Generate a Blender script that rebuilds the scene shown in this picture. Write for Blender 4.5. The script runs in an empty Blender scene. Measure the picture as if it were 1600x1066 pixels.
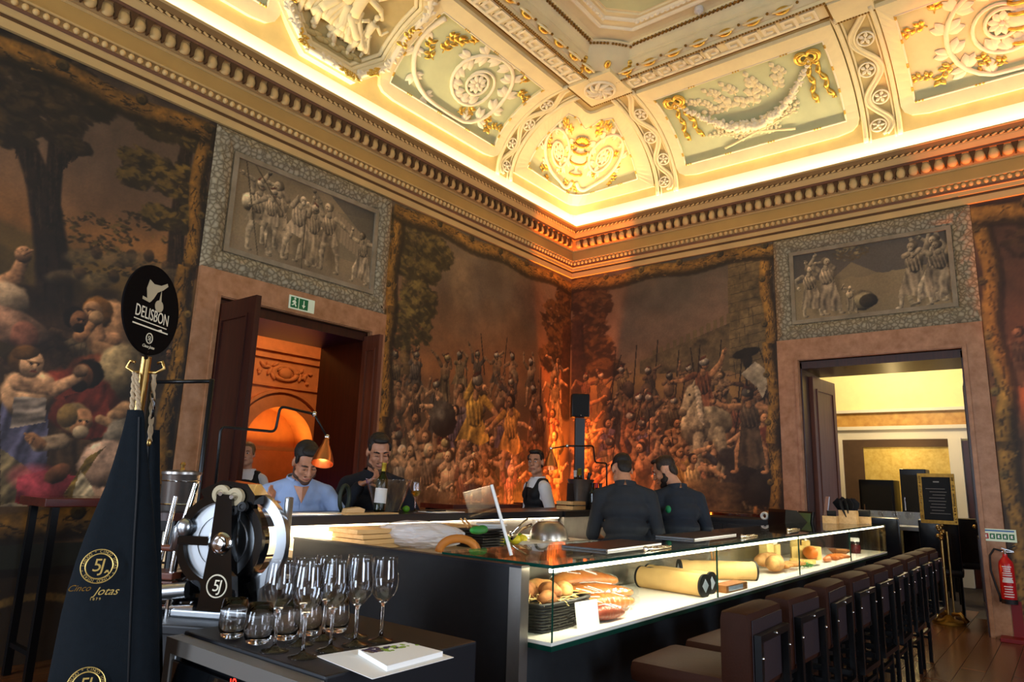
import bpy, bmesh, math, random
import numpy as np
from mathutils import Vector, Matrix

PI = math.pi
random.seed(7)
RNG = np.random.default_rng(11)
SC = bpy.context.scene
COL = SC.collection

# ------------------------------------------------------------------ camera
CAM_H = 1.4
FPX = 1076.0
YAW, PITCH, ROLL = (math.radians(a) for a in (38.94, 11.57, 1.87))
_F = Vector((math.cos(YAW)*math.cos(PITCH), math.sin(YAW)*math.cos(PITCH), math.sin(PITCH)))
_R0 = Vector((math.sin(YAW), -math.cos(YAW), 0)); _U0 = _R0.cross(_F)
_R = _R0*math.cos(ROLL) + _U0*math.sin(ROLL); _U = -_R0*math.sin(ROLL) + _U0*math.cos(ROLL)
cam = bpy.data.cameras.new('camera'); cam.lens = FPX/1600*36; cam.sensor_width = 36
cam.clip_start = 0.05
camo = bpy.data.objects.new('camera', cam); COL.objects.link(camo)
camo.matrix_world = Matrix(((_R.x, _U.x, -_F.x, 0), (_R.y, _U.y, -_F.y, 0), (_R.z, _U.z, -_F.z, CAM_H), (0, 0, 0, 1)))
SC.camera = camo

def at(px, py, **k):
    """point of a real plane (x=, y= or z=) seen at a photograph pixel; D= is a depth"""
    d = _F*FPX + _R*(px-800) - _U*(py-533)
    (a, v), = k.items()
    o = Vector((0, 0, CAM_H))
    if a == 'D': return o + d/FPX*v
    i = 'xyz'.index(a)
    return o + d*((v-o[i])/d[i])

# ------------------------------------------------------------------ world, light, exposure
XB, YA = 9.0, 6.065            # planes of the right wall (x) and the left wall (y)
XBACK, YFRONT = -3.6, -4.2     # walls behind the camera
SC.view_settings.view_transform = 'Standard'
SC.view_settings.look = 'None'
SC.view_settings.gamma = 1
SC.view_settings.use_curve_mapping = False
SC.view_settings.exposure = 0.0
W = bpy.data.worlds.new('world'); SC.world = W; W.use_nodes = True
W.node_tree.nodes['Background'].inputs[0].default_value = (0.75, 0.85, 1, 1)
W.node_tree.nodes['Background'].inputs[1].default_value = 0.35

def light(name, kind, loc, energy, color, aim=None, **k):
    l = bpy.data.lights.new(name, kind); l.energy = energy; l.color = color
    for a, v in k.items(): setattr(l, a, v)
    o = bpy.data.objects.new(name, l); COL.objects.link(o); o.location = loc
    if aim is not None:
        o.rotation_euler = (Vector(aim)-Vector(loc)).to_track_quat('-Z', 'Y').to_euler()
    return o
DAY = (0.72, 0.84, 1.0); WARM = (1.0, 0.80, 0.49); ORANGE = (1.0, 0.22, 0.02)
# daylight in the windows behind the camera
for (wx, wy, ax, ay, e) in ((XBACK+.02, 4.3, 0, 2.5, 200), (XBACK+.02, 1.2, 3, 1.2, 150), (0.2, YFRONT+.02, 1.5, 2, 200), (4.6, YFRONT+.02, 5, 2, 90)):
    light('window_daylight', 'AREA', (wx, wy, 2.0), e, DAY, (ax, ay, 1.6), shape='RECTANGLE', size=1.3, size_y=2.7)
# hidden light strips lying in the cornice trough
LEDZ = 5.425
light('cove_led_light', 'AREA', ((XB+XBACK)/2, YA-.115, LEDZ), 98, WARM, ((XB+XBACK)/2, YA-.06, LEDZ+.3), shape='RECTANGLE', size=XB-XBACK-.3, size_y=.05)
light('cove_led_light', 'AREA', (XB-.115, (YA+YFRONT)/2, LEDZ), 82, WARM, (XB-.06, (YA+YFRONT)/2, LEDZ+.3), shape='RECTANGLE', size=YA-YFRONT-.3, size_y=.05)
# orange floor uplights
light('corner_uplight', 'SPOT', (XB-.36, YA-.34, .12), 4200, ORANGE, (XB-.2, YA-.19, 5), spot_size=math.radians(25), spot_blend=.4, shadow_soft_size=.04)
light('corner_floor_glow', 'POINT', (XB-.5, YA-.5, .95), 105, ORANGE, shadow_soft_size=.1)
light('wall_uplight', 'SPOT', (XB-.34, -.1, .12), 1900, ORANGE, (XB-.12, -.05, 5), spot_size=math.radians(28), spot_blend=.5, shadow_soft_size=.05)

# ------------------------------------------------------------------ helpers
def lin(c):
    if isinstance(c, str): c = tuple(int(c[i:i+2], 16)/255 for i in (0, 2, 4))
    return tuple(x/12.92 if x <= .04045 else ((x+.055)/1.055)**2.4 for x in c)
MATS = {}
def mat(name, col, rough=.5, metal=0., var=0., vscale=6., col2=None, bump=0., bscale=40., spec=.5, emit=None, estr=0., coat=0., trans=0., ior=1.45, sheen=0., aniso=None):
    if name in MATS: return MATS[name]
    m = bpy.data.materials.new(name); m.use_nodes = True; MATS[name] = m
    nt = m.node_tree; b = nt.nodes['Principled BSDF']; L = nt.links.new
    c = lin(col)
    b.inputs['Base Color'].default_value = (*c, 1)
    b.inputs['Roughness'].default_value = rough; b.inputs['Metallic'].default_value = metal
    b.inputs['Specular IOR Level'].default_value = spec
    b.inputs['Coat Weight'].default_value = coat
    b.inputs['Transmission Weight'].default_value = trans; b.inputs['IOR'].default_value = ior
    b.inputs['Sheen Weight'].default_value = sheen
    if emit:
        b.inputs['Emission Color'].default_value = (*lin(emit), 1); b.inputs['Emission Strength'].default_value = estr
    tc = None
    def coords():
        nonlocal tc
        if tc is None: tc = nt.nodes.new('ShaderNodeTexCoord')
        return tc.outputs['Object']
    if var or col2:
        n = nt.nodes.new('ShaderNodeTexNoise'); n.inputs['Scale'].default_value = vscale; n.inputs['Detail'].default_value = 5
        n.inputs['Roughness'].default_value = .6
        if aniso:
            mp = nt.nodes.new('ShaderNodeMapping'); mp.inputs['Scale'].default_value = aniso
            L(coords(), mp.inputs['Vector']); L(mp.outputs[0], n.inputs['Vector'])
        else: L(coords(), n.inputs['Vector'])
        r = nt.nodes.new('ShaderNodeValToRGB'); L(n.outputs['Fac'], r.inputs[0])
        r.color_ramp.elements[0].position = .32; r.color_ramp.elements[1].position = .68
        if col2: e0, e1 = c, lin(col2)
        else: e0, e1 = tuple(x*(1-var) for x in c), tuple(min(1, x*(1+var)) for x in c)
        r.color_ramp.elements[0].color = (*e0, 1); r.color_ramp.elements[1].color = (*e1, 1)
        L(r.outputs[0], b.inputs['Base Color'])
    if bump:
        n2 = nt.nodes.new('ShaderNodeTexNoise'); n2.inputs['Scale'].default_value = bscale; n2.inputs['Detail'].default_value = 4
        L(coords(), n2.inputs['Vector'])
        bp = nt.nodes.new('ShaderNodeBump'); bp.inputs['Strength'].default_value = bump; bp.inputs['Distance'].default_value = .01
        L(n2.outputs['Fac'], bp.inputs['Height']); L(bp.outputs[0], b.inputs['Normal'])
    return m
def pane_mat(name, tint, f0=.04):
    """clear sheet glass: transparent with a fresnel gloss"""
    if name in MATS: return MATS[name]
    m = bpy.data.materials.new(name); m.use_nodes = True; MATS[name] = m
    nt = m.node_tree; nt.nodes.remove(nt.nodes['Principled BSDF']); L = nt.links.new
    t = nt.nodes.new('ShaderNodeBsdfTransparent'); t.inputs[0].default_value = (*tint, 1)
    g = nt.nodes.new('ShaderNodeBsdfGlossy'); g.inputs['Roughness'].default_value = .02
    gm = nt.nodes.new('ShaderNodeNewGeometry'); dt = nt.nodes.new('ShaderNodeVectorMath'); dt.operation = 'DOT_PRODUCT'; L(gm.outputs['Normal'], dt.inputs[0]); L(gm.outputs['Incoming'], dt.inputs[1])
    def mth(op, a, b):
        n = nt.nodes.new('ShaderNodeMath'); n.operation = op
        for i, q in enumerate((a, b)):
            if q is None: continue
            if isinstance(q, (int, float)): n.inputs[i].default_value = q
            else: L(q, n.inputs[i])
        return n.outputs[0]
    fr = mth('ADD', mth('MULTIPLY', mth('POWER', mth('SUBTRACT', 1., mth('ABSOLUTE', dt.outputs['Value'], None)), 5.), 1-f0), f0)
    x = nt.nodes.new('ShaderNodeMixShader'); L(fr, x.inputs[0]); L(t.outputs[0], x.inputs[1]); L(g.outputs[0], x.inputs[2])
    L(x.outputs[0], nt.nodes['Material Output'].inputs[0])
    return m

class MB:
    """collects shapes into one mesh"""
    def __init__(s, f=None): s.v = []; s.f = []; s.fn = f
    def add(s, vs, fs):
        o = len(s.v); s.v.extend(tuple(v) for v in vs); s.f.extend(tuple(i+o for i in q) for q in fs); return s
    def box(s, c, size, rot=None, bevel=0.):
        x, y, z = (a/2 for a in size)
        if bevel:
            bm = bmesh.new(); bmesh.ops.create_cube(bm, size=1); bmesh.ops.scale(bm, vec=size, verts=bm.verts)
            bmesh.ops.bevel(bm, geom=bm.edges[:], offset=bevel, segments=2, profile=.6, affect='EDGES')
            bm.verts.index_update()
            vs = [v.co.copy() for v in bm.verts]; fs = [[v.index for v in f.verts] for f in bm.faces]; bm.free()
        else:
            vs = [Vector(p) for p in ((-x,-y,-z),(x,-y,-z),(x,y,-z),(-x,y,-z),(-x,-y,z),(x,-y,z),(x,y,z),(-x,y,z))]
            fs = [(0,3,2,1),(4,5,6,7),(0,1,5,4),(1,2,6,5),(2,3,7,6),(3,0,4,7)]
        M = rot if rot is not None else Matrix()
        if isinstance(M, (int, float)): M = Matrix.Rotation(M, 4, 'Z')
        c = Vector(c)
        return s.add([(M @ v) + c for v in vs], fs)
    def bb(s, a, b):  # box from corner to corner
        return s.box([(a[i]+b[i])/2 for i in range(3)], [abs(b[i]-a[i]) for i in range(3)])
    def rings(s, R, closed_ends=True, close_loop=False):
        n = len(R[0]); o = len(s.v)
        for r in R: s.v.extend(tuple(p) for p in r)
        m = len(R)
        for i in range(m if close_loop else m-1):
            a = o+i*n; b = o+((i+1) % m)*n
            for j in range(n):
                k = (j+1) % n; s.f.append((a+j, a+k, b+k, b+j))
        if closed_ends and not close_loop:
            s.f.append(tuple(o+j for j in reversed(range(n)))); s.f.append(tuple(o+(m-1)*n+j for j in range(n)))
        return s
    def tube(s, pts, r, n=8, close=False, flat=1., up=None):
        pts = [Vector(p) for p in pts]; m = len(pts)
        rs = r if hasattr(r, '__len__') else [r]*m
        R = []; prev = None
        for i, p in enumerate(pts):
            if close: t = pts[(i+1) % m]-pts[i-1]
            else: t = pts[min(i+1, m-1)]-pts[max(i-1, 0)]
            t = t.normalized() if t.length > 1e-9 else Vector((0, 0, 1))
            if up is not None: a = Vector(up)
            elif prev is None: a = Vector((0, 0, 1)) if abs(t.z) < .9 else Vector((1, 0, 0))
            else: a = prev
            x = a - t*a.dot(t)
            x = x.normalized() if x.length > 1e-6 else t.orthogonal().normalized()
            prev = x; y = t.cross(x)
            R.append([p + x*(math.cos(2*PI*j/n)*rs[i]*flat) + y*(math.sin(2*PI*j/n)*rs[i]) for j in range(n)])
        return s.rings(R, True, close)
    def cyl(s, p0, p1, r0, r1=None, n=16): return s.tube([p0, p1], [r0, r0 if r1 is None else r1], n)
    def lathe(s, prof, c=(0, 0, 0), n=24, M=None, caps=True):
        c = Vector(c); M = M or Matrix()
        R = [[(M @ Vector((r*math.cos(2*PI*j/n), r*math.sin(2*PI*j/n), z))) + c for j in range(n)] for r, z in prof]
        return s.rings(R, caps)
    def ell(s, c, r, M=None, n=12, m=8):
        c = Vector(c); M = M or Matrix()
        if not hasattr(r, '__len__'): r = (r, r, r)
        R = []
        for i in range(m+1):
            t = PI*i/m; q = max(math.sin(t), .02)
            R.append([(M @ Vector((r[0]*q*math.cos(2*PI*j/n), r[1]*q*math.sin(2*PI*j/n), -r[2]*math.cos(t)))) + c for j in range(n)])
        return s.rings(R)
    def prism(s, poly, h0, h1, M=None):
        M = M or Matrix(); n = len(poly)
        vs = [M @ Vector((x, y, h0)) for x, y in poly] + [M @ Vector((x, y, h1)) for x, y in poly]
        fs = [tuple(reversed(range(n))), tuple(range(n, 2*n))] + [(i, (i+1) % n, n+(i+1) % n, n+i) for i in range(n)]
        return s.add(vs, fs)
    def build(s, name, m, parent=None, smooth=False, world=False, angle=None):
        me = bpy.data.meshes.new(name)
        vs = s.v
        if s.fn: vs = [tuple(s.fn(*v)) for v in vs]
        if world and parent is not None:
            Mi = parent.matrix_basis.inverted(); pp = parent.parent
            while pp is not None: Mi = Mi @ pp.matrix_basis.inverted(); pp = pp.parent
            vs = [tuple(Mi @ Vector(v)) for v in vs]
        me.from_pydata(vs, [], s.f)
        if smooth:
            me.polygons.foreach_set('use_smooth', [True]*len(me.polygons))
            if smooth != 2: me.set_sharp_from_angle(angle=math.radians(angle or 42))
        me.materials.append(MATS[m] if isinstance(m, str) else m)
        o = bpy.data.objects.new(name, me); COL.objects.link(o)
        if parent is not None: o.parent = parent
        return o
def fixn(o):
    bm = bmesh.new(); bm.from_mesh(o.data); bmesh.ops.recalc_face_normals(bm, faces=bm.faces); bm.to_mesh(o.data); bm.free(); return o
def tag(o, label=None, cat=None, group=None, kind=None):
    if label: o['label'] = label
    if cat: o['category'] = cat
    if group: o['group'] = group
    if kind: o['kind'] = kind
    return o
def thing(name, loc, rz=0., label=None, cat=None, group=None, kind=None):
    o = bpy.data.objects.new(name, None); COL.objects.link(o); o.location = loc; o.rotation_euler = (0, 0, rz)
    o.empty_display_size = .05
    o.matrix_basis = Matrix.Translation(Vector(loc)) @ Matrix.Rotation(rz, 4, 'Z')
    return tag(o, label, cat, group, kind)
def share(o, name=None, parent=None, loc=None, rot=None, scale=None):
    c = o.copy(); COL.objects.link(c)
    if parent is not None: c.parent = parent
    if loc is not None: c.location = loc
    if rot is not None: c.rotation_euler = rot
    if scale is not None: c.scale = scale
    return c
def copy_tree(o, parent=None):
    c = o.copy(); COL.objects.link(c); c.parent = parent
    for ch in list(o.children): copy_tree(ch, c)
    return c
def RZ(a): return Matrix.Rotation(a, 4, 'Z')
def RX(a): return Matrix.Rotation(a, 4, 'X')
def RY(a): return Matrix.Rotation(a, 4, 'Y')
def frame(x, y, z=None):
    """matrix with the given x and y axes"""
    x = Vector(x).normalized(); z_ = x.cross(Vector(y)).normalized(); y = z_.cross(x)
    return Matrix(((x.x, y.x, z_.x, 0), (x.y, y.y, z_.y, 0), (x.z, y.z, z_.z, 0), (0, 0, 0, 1)))
def text_obj(s, size, m, name, parent, M, depth=.0004, shear=0., spacing=1., align='CENTER'):
    cu = bpy.data.curves.new(name, 'FONT'); cu.body = s; cu.size = size; cu.align_x = align; cu.align_y = 'CENTER'
    cu.extrude = depth; cu.shear = shear; cu.space_character = spacing; cu.resolution_u = 3
    o = bpy.data.objects.new(name, cu); COL.objects.link(o)
    dg = bpy.context.evaluated_depsgraph_get()
    me = bpy.data.meshes.new_from_object(o.evaluated_get(dg)); bpy.data.objects.remove(o); bpy.data.curves.remove(cu)
    me.materials.clear(); me.materials.append(MATS[m] if isinstance(m, str) else m)
    me.transform(M); me.name = name
    t = bpy.data.objects.new(name, me); COL.objects.link(t); t.parent = parent
    return t
def smoothstep(a, b, x):
    t = np.clip((x-a)/(b-a), 0, 1); return t*t*(3-2*t)
# ================================================================== materials of the shell
mat('plaster', 'b89668', .8, var=.12, vscale=3)
mat('dark_paint', '4a3524', .8, var=.2, vscale=2)
mat('stone_pink', '94643f', .45, col2='b48460', vscale=9, bump=.05, bscale=60)
mat('stone_grey', '9a8a70', .7, col2='7c6d55', vscale=5, bump=.1, bscale=50)
mat('stucco', 'ead9a8', .75, var=.05, vscale=4, bump=.03)
mat('stucco_shade', 'c4ad72', .8, var=.08, vscale=5)  # darker rib ground; its tone also paints the shade under the panel frames
mat('stucco_green', 'c3c597', .8, var=.07, vscale=3)
mat('stucco_white', 'f2e4c0', .7, var=.04)
mat('gold', 'dcb656', .36, metal=.85, var=.15, vscale=30)
mat('gold_dark', '8a6420', .4, metal=.7, var=.2, vscale=30)
mat('egg_dart_dark', '54381a', .8)
mat('wood_dark', '2c120b', .35, col2='40190f', vscale=3, aniso=(12, 12, .6))
mat('wood_brown', '5a3020', .4, col2='6d4030', vscale=3, aniso=(10, 10, .5))
mat('floor_wood', '4c2c18', .22, col2='6b4123', vscale=2.5, aniso=(1.5, 14, 1), bump=.03)
mat('floor_gap', '1a0d07', .6)
mat('black_metal', '0d0d0f', .35, metal=.3)
mat('frame_white', 'd8d4c8', .5)

def banded(name, stops, rough=.7):
    """material coloured in painted bands by height"""
    m = bpy.data.materials.new(name); m.use_nodes = True; MATS[name] = m
    nt = m.node_tree; L = nt.links.new; b = nt.nodes['Principled BSDF']; b.inputs['Roughness'].default_value = rough
    g = nt.nodes.new('ShaderNodeNewGeometry'); sx = nt.nodes.new('ShaderNodeSeparateXYZ'); L(g.outputs['Position'], sx.inputs[0])
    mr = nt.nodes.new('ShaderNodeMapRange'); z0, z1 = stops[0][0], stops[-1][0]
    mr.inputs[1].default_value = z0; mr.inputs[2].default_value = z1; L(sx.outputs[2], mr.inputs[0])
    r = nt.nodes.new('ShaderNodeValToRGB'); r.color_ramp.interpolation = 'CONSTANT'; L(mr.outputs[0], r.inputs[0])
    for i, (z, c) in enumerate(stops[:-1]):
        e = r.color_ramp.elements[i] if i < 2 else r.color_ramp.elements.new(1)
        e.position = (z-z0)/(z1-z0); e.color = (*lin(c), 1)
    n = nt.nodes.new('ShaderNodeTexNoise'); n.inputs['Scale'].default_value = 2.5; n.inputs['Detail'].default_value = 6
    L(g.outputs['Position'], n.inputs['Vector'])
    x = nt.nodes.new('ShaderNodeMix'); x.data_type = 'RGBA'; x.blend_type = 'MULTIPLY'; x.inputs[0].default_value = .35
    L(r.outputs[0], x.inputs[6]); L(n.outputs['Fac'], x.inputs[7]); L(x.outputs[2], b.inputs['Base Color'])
    return m

# ================================================================== floor
fl = MB().bb((XBACK-.3, YFRONT-.3, -.1), (15.2, 11.2, -.004)).build('floor', 'floor_gap'); tag(fl, kind='structure')
pk = MB().box((0, 0, 0), (1.196, .176, .02), bevel=.002).build('floor_plank', 'floor_wood', fl)
first = True
for j, y in enumerate(np.arange(-1.0, 2.3, .18)):
    for i, x in enumerate(np.arange(4.2, 10.4, 1.2)):
        loc = (x-.6*(j % 2), float(y), -.0085-.0015*((i*7+j*3) % 3))
        if first: pk.location = loc; first = False
        else: share(pk, loc=loc)
rest = MB()
for x0, y0, x1, y1 in ((XBACK, YFRONT, 2.99, YA), (2.99, YFRONT, 10.4, -1.1), (2.99, 2.26, 10.4, 11)):
    for j, y in enumerate(np.arange(y0, y1-.1, .18)):
        rest.bb((x0, y, -.02), (x1, y+.176, 0))
tag(rest.build('floor_planks', 'floor_wood', fl), kind='stuff')

# ================================================================== walls
DA = (3.12, 4.905, 3.0)     # doorway in the left wall: x0, x1, height
DB = (.815, 2.56, 3.02)     # doorway in the right wall: y0, y1, height
ZC = 4.70                   # underside of the cornice
WT = .8                     # wall thickness
ZT = 7.4
def struct(o): return tag(o, kind='structure')
m = MB()
m.bb((XBACK-.3, YA, 0), (DA[0], YA+WT, ZT)); m.bb((DA[1], YA, 0), (XB+WT, YA+WT, ZT)); m.bb((DA[0], YA, DA[2]), (DA[1], YA+WT, ZT))
wall_left = struct(m.build('wall_left', 'dark_paint'))
m = MB()
m.bb((XB, YFRONT-.3, 0), (XB+WT, DB[0], ZT)); m.bb((XB, DB[1], 0), (XB+WT, YA, ZT)); m.bb((XB, DB[0], DB[2]), (XB+WT, DB[1], ZT))
wall_right = struct(m.build('wall_right', 'dark_paint'))
# walls behind the camera with tall windows
m = MB()
zs0, zs1 = .6, 3.4
def wall_windows(m, axis, pos, th, a0, a1, wins):
    e = [a0]+[v for w in wins for v in w]+[a1]
    def bx(u0, u1, z0, z1):
        if axis == 'x': m.bb((pos-th, u0, z0), (pos, u1, z1))
        else: m.bb((u0, pos-th, z0), (u1, pos, z1))
    for i in range(0, len(e), 2): bx(e[i], e[i+1], 0, ZT)
    for w in wins: bx(w[0], w[1], 0, zs0); bx(w[0], w[1], zs1, ZT)
WBK = [(.5, 1.9), (3.6, 5.0)]; WFR = [(-.5, .9), (3.9, 5.3)]
wall_windows(m, 'x', XBACK, .35, YFRONT, YA, WBK); struct(m.build('wall_back', 'plaster'))
m = MB(); wall_windows(m, 'y', YFRONT, .35, XBACK-.35, XB, WFR); struct(m.build('wall_front', 'plaster'))
pane_mat('window_pane', (.95, .97, 1))
k = 0
for axis, pos, wins in (('x', XBACK, WBK), ('y', YFRONT, WFR)):
    for w in wins:
        k += 1
        c = (w[0]+w[1])/2
        o = thing('window_%d' % k, (pos-.2, c, zs0) if axis == 'x' else (c, pos-.2, zs0), PI/2 if axis == 'x' else 0, kind='structure')
        hw = (w[1]-w[0])/2; hh = zs1-zs0
        f = MB()
        for x in (-hw+.04, 0, hw-.04): f.box((x, 0, hh/2), (.07, .08, hh))
        for z in (.04, hh*.6, hh-.04): f.box((0, 0, z), (2*hw, .08, .07))
        f.build('window_frame', 'frame_white', o)
        MB().box((0, -.01, hh/2), (2*hw, .006, hh)).build('pane', 'window_pane', o)

# ================================================================== cornice along the two walls in view
CPROF = [(0, 4.68), (.035, 4.68), (.035, 4.755), (.026, 4.76), (.026, 4.785), (.045, 4.79), (.045, 4.835), (.062, 4.845), (.062, 4.872), (.05, 4.876),
         (.05, 4.935), (.075, 4.942), (.075, 4.956), (.045, 4.962), (.045, 5.105), (.058, 5.11), (.058, 5.122), (.07, 5.126), (.07, 5.135), (.075, 5.14), (.12, 5.262),
         (.155, 5.268), (.155, 5.29), (.165, 5.295), (.188, 5.35), (.188, 5.362), (.192, 5.364), (.192, 5.392), (.2, 5.396), (.222, 5.44), (.235, 5.452),
         (.235, 5.466), (.205, 5.466), (.2, 5.4), (.03, 5.4), (0, 5.4)]
MAUVE = '7a5138'; OCH = 'cb9f56'; CRM = 'dab474'
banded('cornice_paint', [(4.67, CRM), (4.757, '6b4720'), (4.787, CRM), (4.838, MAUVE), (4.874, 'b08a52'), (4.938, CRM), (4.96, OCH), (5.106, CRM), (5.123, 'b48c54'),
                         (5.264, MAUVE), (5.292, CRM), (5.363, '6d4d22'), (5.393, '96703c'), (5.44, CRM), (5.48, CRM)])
mat('cornice_cream', CRM, .7, var=.08, vscale=8)
def cornice(name, fn, u1):
    """fn maps (u along wall from the corner, projection, z) to the room; mitred at the corner"""
    m = MB(); n = len(CPROF)
    R = [[fn(p, p, z) for p, z in CPROF], [fn(u1, p, z) for p, z in CPROF]]
    for r in R: m.v.extend(r)
    for i in range(n-1): m.f.append((i, i+1, n+i+1, n+i))
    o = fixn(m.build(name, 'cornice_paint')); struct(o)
    # egg and dart
    e = MB(); e.ell((0, 0, 0), (.06, .034, .064), n=10, m=6); q = e.build('egg', 'cornice_cream', o, smooth=2)
    d = MB(); d.prism([(-.007, -.06), (.007, -.06), (.011, .0), (.034, .066), (-.034, .066), (-.011, .0)], -.02, .034, RX(PI/2))
    dq = d.build('dart', 'egg_dart_dark', o)
    b = MB(); b.ell((0, 0, 0), (.026, .026, .03), n=8, m=6); bq = b.build('bead', 'cornice_cream', o, smooth=2)
    ang = 0 if name == 'trim_1' else PI/2
    def put(src, u, p, z, k):
        t = src if k == 0 else share(src)
        t.location = fn(u, p, z); t.rotation_euler = (0, 0, ang)
    for k, u in enumerate(np.arange(.2, min(u1, 8.3), .132)): put(q, u, .098, 5.2, k); put(dq, u+.066, .118, 5.2, k)
    for k, u in enumerate(np.arange(.1, min(u1, 8.3), .072)): put(bq, u, .055, 4.906, k)
    rp = MB()
    for u in np.arange(.22, min(u1, 8.4), .07):
        a, c = Vector(fn(u, .197, 5.368)), Vector(fn(u+.045, .197, 5.388)); rp.tube([a, c], .011, 6)
    tag(rp.build('rope_moulding', 'cornice_cream', o), kind='stuff')
    return o
fA = lambda u, p, z: (XB-u, YA-p, z)
fB = lambda u, p, z: (XB-p, YA-u, z)
trim_1 = cornice('trim_1', fA, XB-XBACK); trim_2 = cornice('trim_2', fB, YA-YFRONT)

# ================================================================== stone doorcases and the frames above them
def leaf_mat():
    m = mat('stone_leaf', 'a8987c', .75, bump=.2, bscale=40); nt = m.node_tree; L = nt.links.new
    g = nt.nodes.new('ShaderNodeNewGeometry'); v = nt.nodes.new('ShaderNodeTexVoronoi'); v.feature = 'DISTANCE_TO_EDGE'; v.inputs['Scale'].default_value = 19; L(g.outputs['Position'], v.inputs['Vector'])
    r = nt.nodes.new('ShaderNodeValToRGB'); L(v.outputs['Distance'], r.inputs[0]); e = r.color_ramp.elements
    e[0].position = .02; e[0].color = (*lin('6e6048'), 1); e[1].position = .16; e[1].color = (*lin('94866a'), 1); q = e.new(.4); q.color = (*lin('ab9d80'), 1)
    L(r.outputs[0], nt.nodes['Principled BSDF'].inputs['Base Color'])
leaf_mat()
def doorcase(name, parent, fn, u0, u1, h, o0, o1, oh):
    """fn maps (u, proud, z)"""
    m = MB(lambda u, p, z: fn(u, p, z))
    for a, b in ((o0, u0), (u1, o1)):
        m.bb((a, -.02, 0), (b, .05, h)); 
    m.bb((o0, -.02, h), (o1, .05, oh))
    c = m.build(name, 'stone_pink', parent); fixn(c)
    # a moulded edge round the opening
    e = MB(lambda u, p, z: fn(u, p, z))
    e.bb((u0-.045, .05, 0), (u0-.008, .07, h+.045)); e.bb((u1+.008, .05, 0), (u1+.045, .07, h+.045)); e.bb((u0-.008, .05, h+.008), (u1+.008, .07, h+.045))
    fixn(e.build('edge_moulding', 'stone_pink', c))
    # joints where the stones meet
    return c
wa = lambda u, p, z: (u, YA-p, z)
wb = lambda u, p, z: (XB-p, u, z)
doorcase('stone_doorcase', wall_left, wa, DA[0], DA[1], DA[2], 2.9, 5.12, 3.25)
doorcase('stone_doorcase', wall_right, wb, DB[0], DB[1], DB[2], .604, 2.82, 3.3)
def leaf_frame(parent, fn, u0, u1, z0, z1, w):
    fr = thing('carved_frame', (0, 0, 0)); fr.parent = parent
    for (a, b) in (((u0, z0), (u1, z0)), ((u0, z1), (u1, z1)), ((u0, z0), (u0, z1)), ((u1, z0), (u1, z1))):
        m = MB(lambda u, p, z: fn(u, p, z))
        hor = a[1] == b[1]
        s = 1 if (hor and a[1] == z0) or (not hor and a[0] == u0) else -1
        n = 60 if hor else 34
        R = []
        for i in range(n+1):
            t = i/n; ring = []
            for k in range(9):
                q = k/8; off = q*w
                bl = .012*math.sin(t*n*.9+3*math.sin(q*6+i*.7))*math.sin(q*PI)
                hgt = .008+.04*math.sin(q*PI)**.6+bl
                mi = off   # mitre
                if hor: u = u0+mi+(u1-u0-2*mi)*t; z = a[1]+s*off
                else: z = z0+mi+(z1-z0-2*mi)*t; u = a[0]+s*off
                ring.append((u, hgt, z))
            R.append(ring)
        for r in R: m.v.extend(r)
        for i in range(n):
            for k in range(8): m.f.append((i*9+k, i*9+k+1, (i+1)*9+k+1, (i+1)*9+k))
        fixn(m.build('frame_side', 'stone_leaf', fr, smooth=2))
    m = MB(lambda u, p, z: fn(u, p, z)); a = w; e = .05
    m.bb((u0+a, 0, z0+a), (u1-a, .03, z0+a+e)); m.bb((u0+a, 0, z1-a-e), (u1-a, .03, z1-a))
    m.bb((u0+a, 0, z0+a+e), (u0+a+e, .03, z1-a-e)); m.bb((u1-a-e, 0, z0+a+e), (u1-a, .03, z1-a-e))
    fixn(m.build('inner_fillet', 'stone_grey', fr))
leaf_frame(wall_left, wa, 2.9, 5.12, 3.25, 4.67, .2)
leaf_frame(wall_right, wb, .604, 2.82, 3.3, 4.67, .2)
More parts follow.
